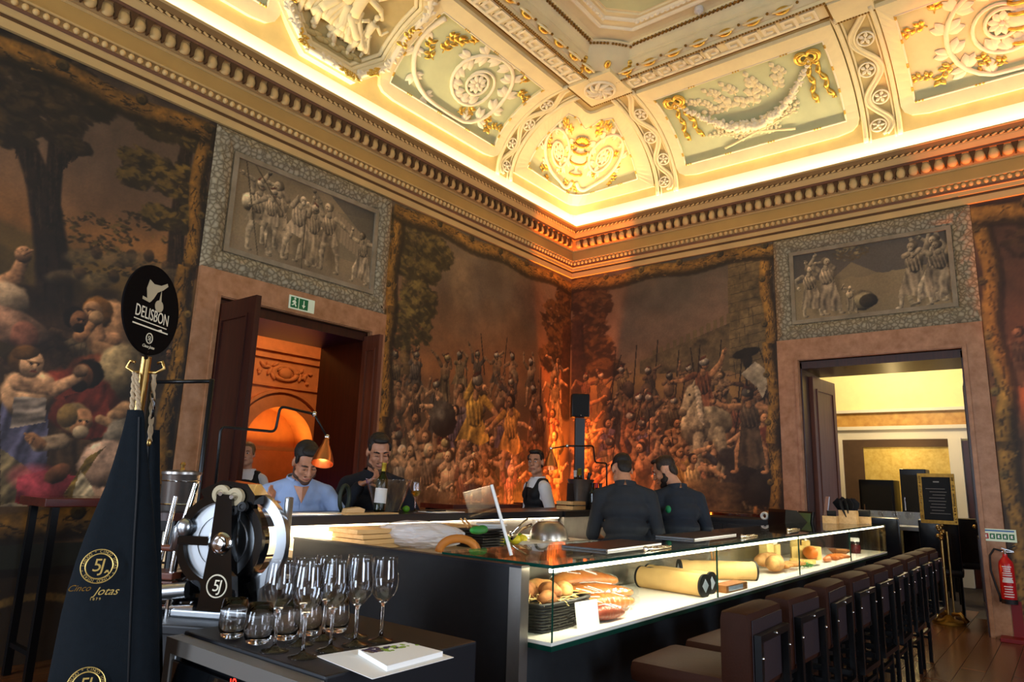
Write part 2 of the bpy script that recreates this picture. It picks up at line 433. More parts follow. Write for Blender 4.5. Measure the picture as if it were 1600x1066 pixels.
# ================================================================== coved ceiling
WA_, WB_ = 1.28, 1.46        # width of the cove over each wall
ZS, ZR = 5.74, 6.68          # spring and ring height
def prof(s):                 # quarter ellipse, s 0..1
    t = s*PI/2; return .04+.96*(1-math.cos(t)), ZS+(ZR-ZS)*math.sin(t)
def cove_pt(wall, u, s, h=0.):
    Wd = WA_ if wall == 'A' else WB_
    g, z = prof(s); t = s*PI/2
    nd, nz = math.cos(t)/(.96*Wd), math.sin(t)/(ZR-ZS); l = math.hypot(nd, nz); nd, nz = nd/l, -nz/l
    d = g*Wd + h*nd; z += h*nz
    return (XB-u, YA-d, z) if wall == 'A' else (XB-d, YA-u, z)
UA_END, UB_END = 9.4, 8.2
RIB_A, RIB_B = (1.75, 2.05), (1.6, 1.91)
RIB_B2 = (4.47, 4.85)
def corner_pt(v, s, h=0.):
    """v -1..1 runs round the corner from the rib over the left wall to the rib over the right wall"""
    g, z = prof(s); dA, dB = g*WA_, g*WB_
    R = .06+1.7*s*(1-s)
    lA = max(RIB_A[0]-dB-R, 0); lB = max(RIB_B[0]-dA-R, 0)
    L = lA+lB+R*PI/2; q = (v+1)/2*L
    cx, cy = XB-dB, YA-dA
    if q < lA: x, y = XB-RIB_A[0]+q, cy; nx, ny = 0, -1
    elif q < lA+R*PI/2:
        a = (q-lA)/R; x = cx-R+R*math.sin(a); y = cy-R+R*math.cos(a); nx, ny = -math.sin(a), -math.cos(a)
    else: x, y = cx, cy-R-(q-lA-R*PI/2); nx, ny = -1, 0
    t = s*PI/2; a, b = math.cos(t)/1.3, math.sin(t)/.94; l = math.hypot(a, b)
    return (x+nx*h*a/l, y+ny*h*a/l, z-h*b/l)

mat('band_white', 'fff3d6', .8)
ceiling = MB().bb((XBACK-.3, YFRONT-.3, 7.3), (XB+.3, YA+.3, 7.4)).build('ceiling', 'stucco'); struct(ceiling)
# the plain white band the light strip washes, then the bare cove behind the panels
for wall, ue in (('A', XB-XBACK), ('B', YA-YFRONT)):
    m = MB(); Wd = WA_ if wall == 'A' else WB_
    u0 = .02
    vs = []
    for u in (u0, ue):
        for z in (5.395, ZS+.02):
            d = .035*Wd
            vs.append((XB-u, YA-d, z) if wall == 'A' else (XB-d, YA-u, z))
    m.add(vs, [(0, 1, 3, 2)]); m.build('white_band', 'band_white', ceiling)
    m = MB(); n = 18; us = [RIB_A[0] if wall == 'A' else RIB_B[0], ue]
    for u in us: m.v.extend(cove_pt(wall, u, i/n) for i in range(n+1))
    for i in range(n): m.f.append((i, i+1, n+2+i, n+1+i))
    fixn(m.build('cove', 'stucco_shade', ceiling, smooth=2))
m = MB(); n, k = 18, 28
for i in range(n+1): m.v.extend(corner_pt(-1+2*j/k, i/n) for j in range(k+1))
for i in range(n):
    for j in range(k): a = i*(k+1)+j; m.f.append((a, a+1, a+k+2, a+k+1))
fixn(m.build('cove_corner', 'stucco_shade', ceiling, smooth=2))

def per(poly, n):
    """n points evenly round a closed polygon (corners kept by even sides)"""
    P = [Vector((*p, 0)) for p in poly]; out = []
    k = len(P); c = n//k
    for i in range(k):
        a, b = P[i], P[(i+1) % k]
        for j in range(c): p = a.lerp(b, j/c); out.append((p.x, p.y))
    return out
def slab_ring(fn, inner, outer, hb, ht, n=64):
    I, O = per(inner, n), per(outer, n); n = len(I); m = MB()
    for (u, s), h in [(p, hb) for p in O]+[(p, ht) for p in O]+[(p, ht) for p in I]+[(p, hb) for p in I]: m.v.append(fn(u, s, h))
    for r in range(3):
        for j in range(n): k = (j+1) % n; m.f.append((r*n+j, r*n+k, (r+1)*n+k, (r+1)*n+j))
    return fixn(m.build('panel_frame', 'stucco', None))
def fill(fn, poly, h, mt, name, n=20):
    """quad grid between the left and right sides of a four sided field"""
    (a, b, c, d) = poly; m = MB()   # a b along the bottom, d c along the top
    for i in range(n+1):
        for j in range(n+1):
            s, t = i/n, j/n
            u = (a[0]*(1-t)+b[0]*t)*(1-s)+(d[0]*(1-t)+c[0]*t)*s; w = (a[1]*(1-t)+b[1]*t)*(1-s)+(d[1]*(1-t)+c[1]*t)*s
            m.v.append(fn(u, w, h))
    for i in range(n):
        for j in range(n): q = i*(n+1)+j; m.f.append((q, q+1, q+n+2, q+n+1))
    return fixn(m.build(name, mt, None, smooth=2))
def fbead(fn, poly, h, r, parent, n=80):
    """white bead line round a panel with gold beads at intervals"""
    P = per(poly, n); m = MB(); g = MB()
    m.tube([fn(u, s, h) for u, s in P], r, 6, close=True)
    for j in range(0, len(P), 6):
        p = [Vector(fn(*P[(j+i) % len(P)], h+.004)) for i in (0, 1)]
        for q in (.15, .5, .85): g.ell(p[0].lerp(p[1], q), r*1.25, n=6, m=4)
    m.build('bead_line', 'stucco_white', parent, smooth=2); g.build('gold_beads', 'gold', parent, smooth=2)['kind'] = 'stuff'
# ---- relief ornaments, drawn in (u, s) and laid on the cove
def stem(m, fn, pts, r0, r1, h=.0, n=6):
    k = len(pts); m.tube([fn(p[0], p[1], h) for p in pts], [r0+(r1-r0)*i/(k-1) for i in range(k)], n)
def leaf(m, fn, u, s, ang, L, w, h, asp=1.0):
    """a domed pointed leaf; asp turns u metres into s units"""
    ca, sa = math.cos(ang), math.sin(ang)
    def P(a, b, hh): return fn(u+(a*ca-b*sa), s+(a*sa+b*ca)*asp, h+hh)
    o = len(m.v)
    prof_ = [(0, .12), (.25, .75), (.5, 1), (.75, .7), (1, .03)]
    for t, q in prof_: m.v.extend([P(t*L, -q*w, 0), P(t*L, 0, .35*w*q+.012), P(t*L, q*w, 0)])
    for i in range(4):
        for j in range(2): a = o+i*3+j; m.f.append((a, a+1, a+4, a+3))
def spiral(cu, cs, r0, r1, a0, turns, n, asp, sg=1):
    out = []
    for i in range(n):
        t = i/(n-1); r = r0+(r1-r0)*t; a = a0+sg*turns*2*PI*t
        out.append((cu+r*math.cos(a), cs+r*math.sin(a)*asp))
    return out
def rosette(m, fn, u, s, r, h, asp, petals=8):
    m.tube([fn(u+r*math.cos(a), s+r*math.sin(a)*asp, h) for a in np.linspace(0, 2*PI, 20, endpoint=False)], r*.13, 6, close=True)
    for k in range(petals):
        a = 2*PI*k/petals; leaf(m, fn, u+.15*r*math.cos(a), s+.15*r*math.sin(a)*asp, a, r*.75, r*.25, h, asp)
    c = Vector(fn(u, s, h+.01)); m.ell(c, r*.2, n=8, m=6)
def sprig(m, fn, u, s, ang, L, h, asp, n=5, lw=.3):
    pts = [(u+L*t*math.cos(ang+.5*t), s+L*t*math.sin(ang+.5*t)*asp) for t in np.linspace(0, 1, 6)]
    stem(m, fn, pts, .008, .004, h, 5)
    for k in range(n):
        p = pts[1+k*4//max(n-1, 1)] if n > 1 else pts[-1]
        leaf(m, fn, p[0], p[1], ang+(.9 if k % 2 else -.8)+.2*k, L*.42, L*.42*lw, h, asp)
    leaf(m, fn, *pts[-1], ang+.5, L*.45, L*.45*lw, h, asp)
ASP = 1/1.75     # s units per metre of arc

def panel(wall, u0, u1, name='cove_panel', bot=.1, top=.97, mg=.15, sbot=.215, stop=.86):
    """raised frame with rounded lower corners, green field, bead line"""
    fn = lambda u, s, h: cove_pt(wall, u, s, h)
    root = thing(name, (0, 0, 0)); root.parent = ceiling
    a, b = u0+mg, u1-mg
    n = 8
    inner = [(a, sbot), (b, sbot), (b, stop), (a, stop)]
    i8 = [(a, sbot+.01), (a, sbot+.003), (a+.002, sbot), (a+.15, sbot), (b-.15, sbot), (b-.002, sbot), (b, sbot+.003), (b, sbot+.01), (b, stop), (a, stop)]
    o8 = [(u0, bot+.11), (u0+.03, bot+.055), (u0+.1, bot+.02), (u0+.28, bot), (u1-.28, bot), (u1-.1, bot+.02), (u1-.03, bot+.055), (u1, bot+.11), (u1, top), (u0, top)]
    fr = slab_ring(fn, i8, o8, .0, .055, 120); fr.parent = root
    fl_ = fill(fn, inner, .012, 'stucco_green', 'green_field'); fl_.parent = root
    fbead(fn, inner, .052, .012, root, 88)
    return root, fn, (a, b, sbot, stop)
def rib(wall, u0, u1):
    fn = lambda u, s, h: cove_pt(wall, u, s, h)
    root = thing('cove_rib', (0, 0, 0)); root.parent = ceiling
    c = (u0+u1)/2; w = (u1-u0)/2
    for q in (u0, u1):
        m = MB(); S = np.linspace(-.02, 1, 24)
        m.tube([fn(q, s, .03) for s in S], .03, 8); m.tube([fn(q+(.05 if q == u0 else -.05), s, .01) for s in S], .014, 6)
        m.build('rib_moulding', 'stucco', root, smooth=2)
    m = MB(); S = np.linspace(.02, .99, 90)
    NW = 4.6
    pts = [(c+w*.56*math.sin(s*NW*PI), s) for s in S]
    for off in (-.026, 0, .026): m.tube([fn(u+off, s, .022) for u, s in pts], .02 if off else .012, 6)
    m.build('guilloche_ribbon', 'stucco', root, smooth=2)
    for k in range(5):
        s = (k+.5)/NW
        if s > .95: continue
        m = MB(); rosette(m, fn, c-w*.2*(-1)**k, s, .088, .03, ASP, 5); m.build('rosette', 'stucco_white', root, smooth=2)
    return root
rib('A', *RIB_A); rib('B', *RIB_B); rib('B', *RIB_B2)

# ---- swag panel over the right wall
def swag_panel(u0, u1):
    root, fn, (a, b, s0, s1) = panel('B', u0, u1)
    W_, Hs = b-a, s1-s0
    P = lambda x, y: (a+W_*x, s0+Hs*y)
    # garland of flowers
    g = MB(); rnd = random.Random(3); N = 46
    for i in range(N):
        t = i/(N-1); x = .1+.8*t; y = .83-.55*(1-(2*t-1)**2)-.0*t
        r = .03+.045*math.sin(t*PI)
        for k in range(3):
            u, s = P(x+rnd.uniform(-.012, .012), y+rnd.uniform(-.03, .03)*math.sin(t*PI))
            c = Vector(fn(u, s, .045+.02*rnd.random()+.03*math.sin(t*PI)))
            g.ell(c, r*rnd.uniform(.45, .75), Matrix.Rotation(rnd.random()*6, 4, 'X'), n=7, m=5)
        if i % 2 == 0:
            u, s = P(x, y)
            for k in range(5): leaf(g, fn, u, s, rnd.random()*6.28, r*1.4, r*.4, .05, ASP)
    g.build('flower_garland', 'stucco_white', root, smooth=2)
    # gilt bows with hanging ribbons
    for x, sg in ((.1, 1), (.9, -1)):
        m = MB(); u, s = P(x, .86)
        for q in (-1, 1):
            for w in (.11, .075):
                m.tube([fn(u+q*w*(1-math.cos(t))*.62, s+.5*w*math.sin(t)*ASP*1.3+.012, .04+.02*math.sin(t/2)) for t in np.linspace(0, 2*PI, 16)], .022, 6)
        rosette(m, fn, u, s-.02, .05, .06, ASP, 6)
        for q in (-.03, .05):
            pts = [(u+q*(1+1.6*t)+.02*math.sin(t*15), s-.03-.32*t) for t in np.linspace(0, 1, 22)]
            m.tube([fn(*p, .035+.012*math.sin(i*1.5)) for i, p in enumerate(pts)], [.03+.008*math.sin(i*1.5) for i in range(22)], 6)
        m.build('gilt_bow', 'gold', root, smooth=2)
    # leafy branches above and crossed branches below
    m = MB()
    for x, y, an, L in ((.34, .55, 2.4, .2), (.36, .55, 1.2, .22), (.5, .5, 2.0, .24), (.52, .5, .9, .25), (.62, .55, 1.6, .22), (.42, .6, 2.9, .16), (.68, .6, .8, .22), (.28, .62, 1.6, .16), (.22, .7, 1.9, .16), (.45, .68, 1.5, .2), (.57, .68, 1.2, .2), (.74, .72, 1.4, .18), (.36, .72, 1.8, .18)):
        sprig(m, fn, *P(x, y), an, L, .018, ASP, 7, .42)
    m.build('branch', 'stucco', root, smooth=2)
    for sg in (-1, 1):
        m = MB(); pts = [P(.5+sg*.22*(t*2-1), .08+.2*t) for t in np.linspace(0, 1, 10)]
        stem(m, fn, pts, .02, .01, .03)
        for x, y in pts[2:]:
            for q in (0, 1.6): sprig(m, fn, x, y, (.4 if sg > 0 else 2.5)+q*sg*.7, .13, .025, ASP, 5, .42)
        m.build('crossed_branch', 'stucco', root, smooth=2)
# ---- scrolling acanthus panel
def acanthus(m, fn, pts, side, L, h=.02, every=2, w=.45):
    for i in range(1, len(pts)-1, every):
        a = math.atan2((pts[i+1][1]-pts[i-1][1])/ASP, pts[i+1][0]-pts[i-1][0])
        for q in (.75, 1.25): leaf(m, fn, *pts[i], a+side*q, L, L*w*.55, h, ASP)
def gilt_sprigs(root, fn, spots):
    m = MB()
    for u, s, an, L in spots: sprig(m, fn, u, s, an, L*1.35, .022, ASP, 6, .34)
    m.build('gilt_sprigs', 'gold', root, smooth=2)
def catmull(P, n=5):
    out = []
    for i in range(len(P)-1):
        p0, p1, p2, p3 = P[max(i-1, 0)], P[i], P[i+1], P[min(i+2, len(P)-1)]
        for k in range(n):
            t = k/n; out.append(tuple(.5*(2*p1[j]+(p2[j]-p0[j])*t+(2*p0[j]-5*p1[j]+4*p2[j]-p3[j])*t*t+(3*p1[j]-p0[j]-3*p2[j]+p3[j])*t**3) for j in (0, 1)))
    return out+[P[-1]]
def scroll_panel(wall, u0, u1, sg, urn=False, **kw):
    root, fn, (a, b, s0, s1) = panel(wall, u0, u1, **kw)
    W_, Hs = b-a, s1-s0
    P = lambda x, y: (a+W_*x, s0+Hs*y) if sg > 0 else (b-W_*x, s0+Hs*y)
    R = min(W_*.3, .52)
    c = P(.42, .56)
    t0 = PI/2
    sp = spiral(c[0], c[1], R*1.12, R*.28, -PI*.5, 1.75, 46, ASP, -1 if sg > 0 else 1)
    lead = [P(x, y) for x, y in ((.95, .95), (.97, .72), (.95, .5), (.86, .25), (.72, .1), (.56, .06))]
    pts = catmull(lead+sp[1:3])[:-5]+sp[2:]
    m = MB(); stem(m, fn, pts, .036, .018, .03, 8)
    for q in (.0, ): pass
    m.build('scroll_stem', 'stucco_white', root, smooth=2)
    m = MB(); acanthus(m, fn, sp[:30], -1 if sg > 0 else 1, .19, every=2, w=.55); acanthus(m, fn, sp[2:20], 1 if sg > 0 else -1, .17, every=2, w=.5); acanthus(m, fn, lead, 1, .16, every=1); acanthus(m, fn, lead, -1, .14, every=1)
    rosette(m, fn, c[0], c[1], R*.3, .04, ASP, 9)
    m.build('acanthus_leaves', 'stucco_white', root, smooth=2)
    gilt_sprigs(root, fn, [(*P(.16, .86), 1.2, .17), (*P(.12, .75), 2.6, .15), (*P(.2, .3), 3.4, .16), (*P(.1, .2), 2.2, .13), (*P(.78, .62), 1.2, .18), (*P(.8, .5), .2, .17), (*P(.84, .78), 2.2, .16), (*P(.66, .9), .6, .15), (*P(.3, .1), .8, .14), (*P(.42, .14), 2.3, .14)])
    return root, fn, P
swag_panel(1.95, 4.43)
r_, fn_, P_ = scroll_panel('B', 4.89, 7.4, 1)
def urn(m, g, fn, u, s, k):
    """urn seen in relief"""
    prof_ = [(-.26, .09), (-.22, .1), (-.19, .03), (-.14, .03), (-.1, .1), (-.02, .14), (.08, .13), (.12, .07), (.17, .06), (.2, .1), (.23, .1)]
    R = []
    for y, r in prof_:
        R.append([fn(u+k*r*math.cos(q), s+k*y*ASP, .015+k*r*.7*math.sin(q)) for q in np.linspace(0, PI, 9)])
    m.rings(R)
    for y, r in ((-.24, .1), (-.06, .125), (.1, .11), (.22, .105)):
        g.tube([fn(u+k*r*1.04*math.cos(q), s+k*y*ASP, .018+k*r*.73*math.sin(q)) for q in np.linspace(0, PI, 9)], .018*k+.004, 6)
    for q in range(9):
        a = PI*q/8; leaf(g, fn, u+k*.02*math.cos(a), s+k*.24*ASP, PI/2+(q-4)*.28, .12*k, .03*k, .05, ASP)
m, g = MB(), MB(); urn(m, g, fn_, 6.15, .56, 1.0); m.build('urn', 'stucco_white', r_, smooth=2); g.build('urn_gilding', 'gold', r_, smooth=2)
# ---- scroll panel and octagon over the left wall
scroll_panel('A', 2.09, 4.33, 1); scroll_panel('A', 5.68, 7.9, -1)

# ---- corner panel with an urn between two scrolls
def corner_panel():
    root = thing('cove_panel', (0, 0, 0)); root.parent = ceiling
    fn = lambda v, s, h: corner_pt(max(-1.2, min(1.2, v)), s, h)
    ctop = .93
    outer = [(-.97, .09), (-.5, .09), (0, .09), (.5, .09), (.97, .09), (.97, .4), (.97, .7), (.97, ctop), (.4, ctop), (0, ctop-.02), (-.4, ctop), (-.97, ctop), (-.97, .7), (-.97, .4)]
    inner = [(-.8, .21), (-.4, .2), (0, .19), (.4, .2), (.8, .21), (.78, .4), (.74, .6), (.66, .82), (.3, .84), (0, .76), (-.3, .84), (-.66, .82), (-.74, .6), (-.78, .4)]
    fr = slab_ring(fn, inner, outer, 0, .045, 14*6); fr.parent = root
    m = MB(); n = 18
    for i in range(n+1):
        s = .19+.66*i/n; wv = np.interp(s, (.2, .4, .6, .82), (.8, .78, .74, .66))
        for j in range(25): v = -wv+2*wv*j/24; m.v.append(fn(v, s if s < .76 or abs(v) > .3 else min(s, .76+.08*abs(v)/.3), .012))
    for i in range(n):
        for j in range(24): a = i*25+j; m.f.append((a, a+1, a+26, a+25))
    fixn(m.build('green_field', 'stucco_green', root, smooth=2))
    fbead(fn, inner, .05, .011, root, 14*7)
    # local metres -> v: contour is about 2.4 m long at mid height
    def fl_(u, s, h): 
        g_, z_ = prof(s); R = .06+1.7*s*(1-s); L = max(RIB_A[0]-g_*WB_-R, 0)+max(RIB_B[0]-g_*WA_-R, 0)+R*PI/2
        return corner_pt(2*u/L, s, h)
    m, g = MB(), MB(); urn(m, g, fl_, 0, .5, .95); m.build('urn', 'stucco_white', root, smooth=2); g.build('urn_gilding', 'gold', root, smooth=2)
    for sg in (-1, 1):
        m = MB()
        sp = spiral(sg*.42, .5, .38, .1, -PI*.5, 1.6, 40, ASP, sg)
        lead = [(sg*.04, .3), (sg*.1, .25), (sg*.2, .235), (sg*.32, .26)]
        stem(m, fl_, catmull(lead+sp[1:3])[:-5]+sp[2:], .032, .015, .03, 8)
        acanthus(m, fl_, sp[2:26], sg*-1, .12, every=2); acanthus(m, fl_, sp[6:24], sg, .1, every=3); rosette(m, fl_, sg*.42, .5, .12, .03, ASP, 8)
        m.build('scroll', 'stucco_white', root, smooth=2)
        gilt_sprigs(root, fl_, [(sg*.2, .68, PI/2-sg*.5, .15), (sg*.4, .7, PI/2, .12), (sg*.62, .3, PI/2-sg*1.2, .12), (sg*.68, .46, PI/2+sg*.6, .12), (sg*.6, .24, 0 if sg > 0 else PI, .1), (sg*.34, .32, PI/2, .1), (sg*.22, .52, PI/2+sg, .1), (sg*.07, .2, PI/2, .12)])
corner_panel()

# ---- octagon with dancing figures in relief
def octagon():
    root = thing('octagon_panel', (0, 0, 0)); root.parent = ceiling
    fn = lambda u, s, h: cove_pt('A', u, s, h)
    def octa(k, e=0.): return [(5.0+(-.33-e*.4)*k, .06-e*.5*ASP), (5.0+(.33+e*.4)*k, .06-e*.5*ASP), (5.0+.72*k, .3), (5.0+.72*k, .82), (5.0+.33*k, 1.06), (5.0-.33*k, 1.06), (5.0-.72*k, .82), (5.0-.72*k, .3)]
    def sc(k): return [(5.0+(u-5.0)*k, .56+(s-.56)*k) for u, s in octa(1)]
    back = per(sc(.985), 64); m = MB(); 
    o = slab_ring(fn, sc(.86), sc(1.04), 0, .09, 64); o.parent = root; o.name = 'octagon_frame'
    m = MB(); m.tube([fn(u, s, .105) for u, s in per(sc(.95), 96)], .035, 8, close=True); m.build('gilt_torus', 'stucco_white', root, smooth=2)
    m = MB(); rnd = random.Random(5)
    for i, (u, s) in enumerate(per(sc(.95), 160)):
        if (i//7) % 3 == 0: leaf(m, fn, u, s, rnd.random()*6.28, .09, .03, .125, ASP); m.ell(fn(u, s, .12), .026, n=6, m=4)
    m.build('gilt_leaves', 'gold', root, smooth=2)
    m = MB(); rnd = random.Random(8)
    for i, (u, s) in enumerate(per(sc(.95), 160)):
        if (i//7) % 3: leaf(m, fn, u, s, rnd.random()*6.28, .08, .03, .12, ASP)
    m.build('moulded_leaves', 'stucco_white', root, smooth=2)
    for k, h in ((.84, .05), (.78, .02)):
        m = MB(); m.tube([fn(u, s, h) for u, s in per(sc(k), 64)], .028, 6, close=True); m.build('inner_moulding', 'stucco', root, smooth=2)
    m = MB(); P = per(sc(.86), 64); m.v = [fn(u, s, .01) for u, s in P]+[fn(5.0, .56, .01)]
    R = [[fn(5.0+(u-5.0)*q, .56+(s-.56)*q, .012) for u, s in P] for q in (1, .8, .6, .4, .2, .02)]; m = MB(); m.rings(R, False)
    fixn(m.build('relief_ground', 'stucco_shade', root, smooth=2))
    # figures: bodies with draped skirts
    def figure(u, s, ht, lean, sg):
        m = MB(); A = ht*ASP
        q = lambda x, y, h: fn(u+x*ht+lean*y*ht, s+y*A, h)
        def limb(a, b, r0, r1, h0=.05, h1=.05):
            pts = [(a[0]+(b[0]-a[0])*t, a[1]+(b[1]-a[1])*t, h0+(h1-h0)*t) for t in np.linspace(0, 1, 5)]
            m.tube([q(*p) for p in pts], [(r0+(r1-r0)*t)*ht for t in np.linspace(0, 1, 5)], 8)
        limb((0, .45), (0, .8), .085, .1); limb((0, .8), (0, .88), .04, .04); m.ell(q(.01*sg, .93, .06), .062*ht, n=10, m=8)
        limb((-.06, .45), (-.14*sg, .2), .07, .05); limb((-.14*sg, .2), (-.1*sg, .02), .05, .03); limb((.06, .45), (.16*sg, .22), .07, .05, .05, .08); limb((.16*sg, .22), (.1*sg, .02), .05, .03, .08, .05)
        limb((-.1, .78), (-.28*sg, .66), .045, .035); limb((-.28*sg, .66), (-.38*sg, .82), .035, .025); limb((.1, .78), (.27*sg, .7), .045, .035, .05, .09); limb((.27*sg, .7), (.36*sg, .6), .035, .025)
        m.ell(q(-.1*sg, .0, .05), .03*ht); m.ell(q(.1*sg, .0, .05), .03*ht)
        for k in range(9):     # folds
            x0 = -.09+.18*k/8; x1 = -.26+.5*k/8+.05*sg
            pts = [(x0+(x1-x0)*t**1.3+.02*math.sin(t*5+k), .55-.42*t, .055+.02*math.sin(k*2.1)) for t in np.linspace(0, 1, 7)]
            m.tube([q(*p) for p in pts], [(.03+.018*t)*ht for t in np.linspace(0, 1, 7)], 6)
        m.build('relief_figure', 'stucco', root, smooth=2)
    figure(5.2, .28, 1.0, -.1, 1); figure(4.93, .24, .95, .12, -1); figure(4.72, .27, .55, .0, 1); figure(5.42, .3, .9, -.05, 1)
    m = MB()
    for i in range(14): m.ell(fn(4.68+.055*i, .235+.012*math.sin(i*2), .03), (.07, .04, .03), n=8, m=5)
    m.build('relief_rocks', 'stucco_shade', root, smooth=2)
octagon()

# ---- ring round the flat: fret, beads, gilt eggs, rising cavetto, rope
bx0 = XB-WB_; by0 = YA-WA_                  # outer corner of the ring
BS = (.6, .65)
FAR_X, FAR_Y = XBACK+1.4, YFRONT+1.4
def ring_fn(wall):
    """(u, e, z): u metres from the room corner along the wall, e metres inwards from the ring's outer edge"""
    if wall == 'A': return lambda u, e, z: (XB-u, by0-e, z)
    return lambda u, e, z: (bx0-e, YA-u, z)
for wall in 'AB':
    f = ring_fn(wall); ue = (XB-FAR_X) if wall == 'A' else (YA-FAR_Y)
    cu = (WB_ if wall == 'A' else WA_)
    rt = thing('ceiling_ring', (0, 0, 0)); rt.parent = ceiling
    P = [(0, 6.72), (0, ZR-.01), (.3, ZR-.01), (.3, ZR-.035), (.335, ZR-.035), (.34, ZR), (.36, ZR+.0), (.46, ZR+.09), (.48, ZR+.1), (.48, ZR+.115), (.5, ZR+.13), (.53, ZR+.18), (.565, ZR+.21), (.61, ZR+.215), (.61, ZR+.24), (.66, ZR+.25), (2.8, ZR+.25)]
    mats = MB(); n = len(P)
    e0 = .42
    def uu(e): return cu+e0*0+max(e, 0)+0
    R = [[f(uu(e)+(.42 if e >= .3 else 0)*0, e, z) for e, z in P], [f(ue, e, z) for e, z in P]]
    for r in R: mats.v.extend(r)
    for i in range(n-1): mats.f.append((i, i+1, n+i+1, n+i))
    fixn(mats.build('ring_moulding', 'stucco', rt))
    c2 = MB(); R = [[f(uu(e)+.001, e-.002, z-.004) for e, z in P[10:13]], [f(ue, e-.002, z-.004) for e, z in P[10:13]]]
    # fret (Greek key) units
    base = cu+BS[0 if wall == 'A' else 1]
    k0 = MB(); t = .017
    segs = [((0, .02), (.19, .02)), ((.0, .02), (0, .2)), ((0, .2), (.135, .2)), ((.135, .2), (.135, .09)), ((.135, .09), (.065, .09))]
    src = None
    umax = 4.47 if wall == 'B' else 7.0
    N = int((umax-base-.1)/.215)
    for i in range(N):
        u = base+.05+i*.215; fl_i = wall == 'B' and u > 3.2
        if src is None:
            for a, b in segs:
                x0, x1 = sorted((a[0], b[0])); y0, y1 = sorted((a[1], b[1])); k0.bb((x0-t, y0-t, -.018), (x1+t, y1+t, 0))
            src = k0.build('fret_key', 'stucco_white', rt)
            q = src
        else: q = share(src)
        p = f(u, .035, ZR-.01)
        if wall == 'A': q.matrix_local = Matrix.Translation(p) @ Matrix(((-1, 0, 0, 0), (0, -1, 0, 0), (0, 0, 1, 0), (0, 0, 0, 1)))
        else:
            sx = -1 if fl_i else 1
            if fl_i: p = f(u+.2, .035, ZR-.01)
            q.matrix_local = Matrix.Translation(p) @ Matrix(((0, -1, 0, 0), (-sx, 0, 0, 0), (0, 0, 1, 0), (0, 0, 0, 1)))
    ln = MB()
    for e in (.012, .275): ln.tube([f(base, e, ZR-.012), f(umax, e, ZR-.012)], .01, 6)
    ln.build('fret_border', 'gold_dark', rt)
    bd = MB()
    for u in np.arange(base-.06, umax, .036): bd.ell(f(u, .318, ZR-.037), .016, n=6, m=4)
    tag(bd.build('gold_bead_row', 'gold_dark', rt, smooth=2), kind='stuff')
    es = None
    for i in range(int((umax-base-.0)/.33)):
        u = base+.14+i*.33
        if es is None:
            m = MB(); m.ell((0, 0, -.012), (.085, .055, .045), n=14, m=8); es = q = m.build('gilt_egg', 'gold', rt, smooth=2)
            m = MB(); m.tube([(.105*math.cos(a), .07*math.sin(a), .0) for a in np.linspace(0, 2*PI, 24, endpoint=False)], .014, 6, close=True); es2 = q2 = m.build('egg_surround', 'stucco', rt, smooth=2)
            m = MB(); m.ell((0, 0, 0), .017, n=8, m=6); es3 = q3 = m.build('gilt_dot', 'gold_dark', rt, smooth=2)
        else: q, q2, q3 = share(es), share(es2), share(es3)
        Mx = RX(-.73) if wall == 'A' else RZ(-PI/2) @ RX(-.73)
        # the moulding faces down and inwards; lay the egg on it
        tilt = Matrix.Rotation(.73 if wall == 'A' else -.73, 4, 'X' if wall == 'A' else 'Y')
        q.matrix_local = Matrix.Translation(f(u, .42, ZR+.012)) @ tilt @ (RZ(0) if wall == 'A' else RZ(PI/2))
        q2.matrix_local = Matrix.Translation(f(u, .42, ZR+.012)) @ tilt @ (RZ(0) if wall == 'A' else RZ(PI/2))
        q3.matrix_local = Matrix.Translation(f(u+.165, .425, ZR+.025))
    rp = MB()
    for u in np.arange(cu+.98, umax+.5, .05): rp.tube([f(u, .575, ZR+.205), f(u+.035, .605, ZR+.21)], .016, 6)
    tag(rp.build('gilt_rope', 'gold_dark', rt, smooth=2), kind='stuff')
# corner block with a whirling rosette, chamfered ring corner behind it
cb = thing('corner_block', (bx0, by0, ZR)); cb.parent = ceiling
MB().bb((-BS[0], -BS[1], -.05), (0, 0, .06)).build('block', 'stucco', cb)
m = MB()
for a, b in (((0, 0), (-BS[0], 0)), ((0, 0), (0, -BS[1]))):
    for t in np.linspace(0.02, .98, 20): m.ell((a[0]+(b[0]-a[0])*t, a[1]+(b[1]-a[1])*t, -.045), .017, n=6, m=4)
tag(m.build('gold_bead_row', 'gold_dark', cb, smooth=2), kind='stuff')
m = MB(); m.tube([(-.3+.2*math.cos(a), -.32+.2*math.sin(a), -.055) for a in np.linspace(0, 2*PI, 28, endpoint=False)], .022, 6, close=True)
for k in range(9):
    a0 = 2*PI*k/9
    m.tube([(-.3+r*math.cos(a0+r*5), -.32+r*math.sin(a0+r*5), -.06-.012*math.sin(r*15)) for r in np.linspace(.03, .185, 7)], [.012, .024, .032, .034, .03, .022, .01], 6)
m.ell((-.3, -.32, -.065), .03, n=8, m=6); m.build('whirl_rosette', 'stucco_white', cb, smooth=2)
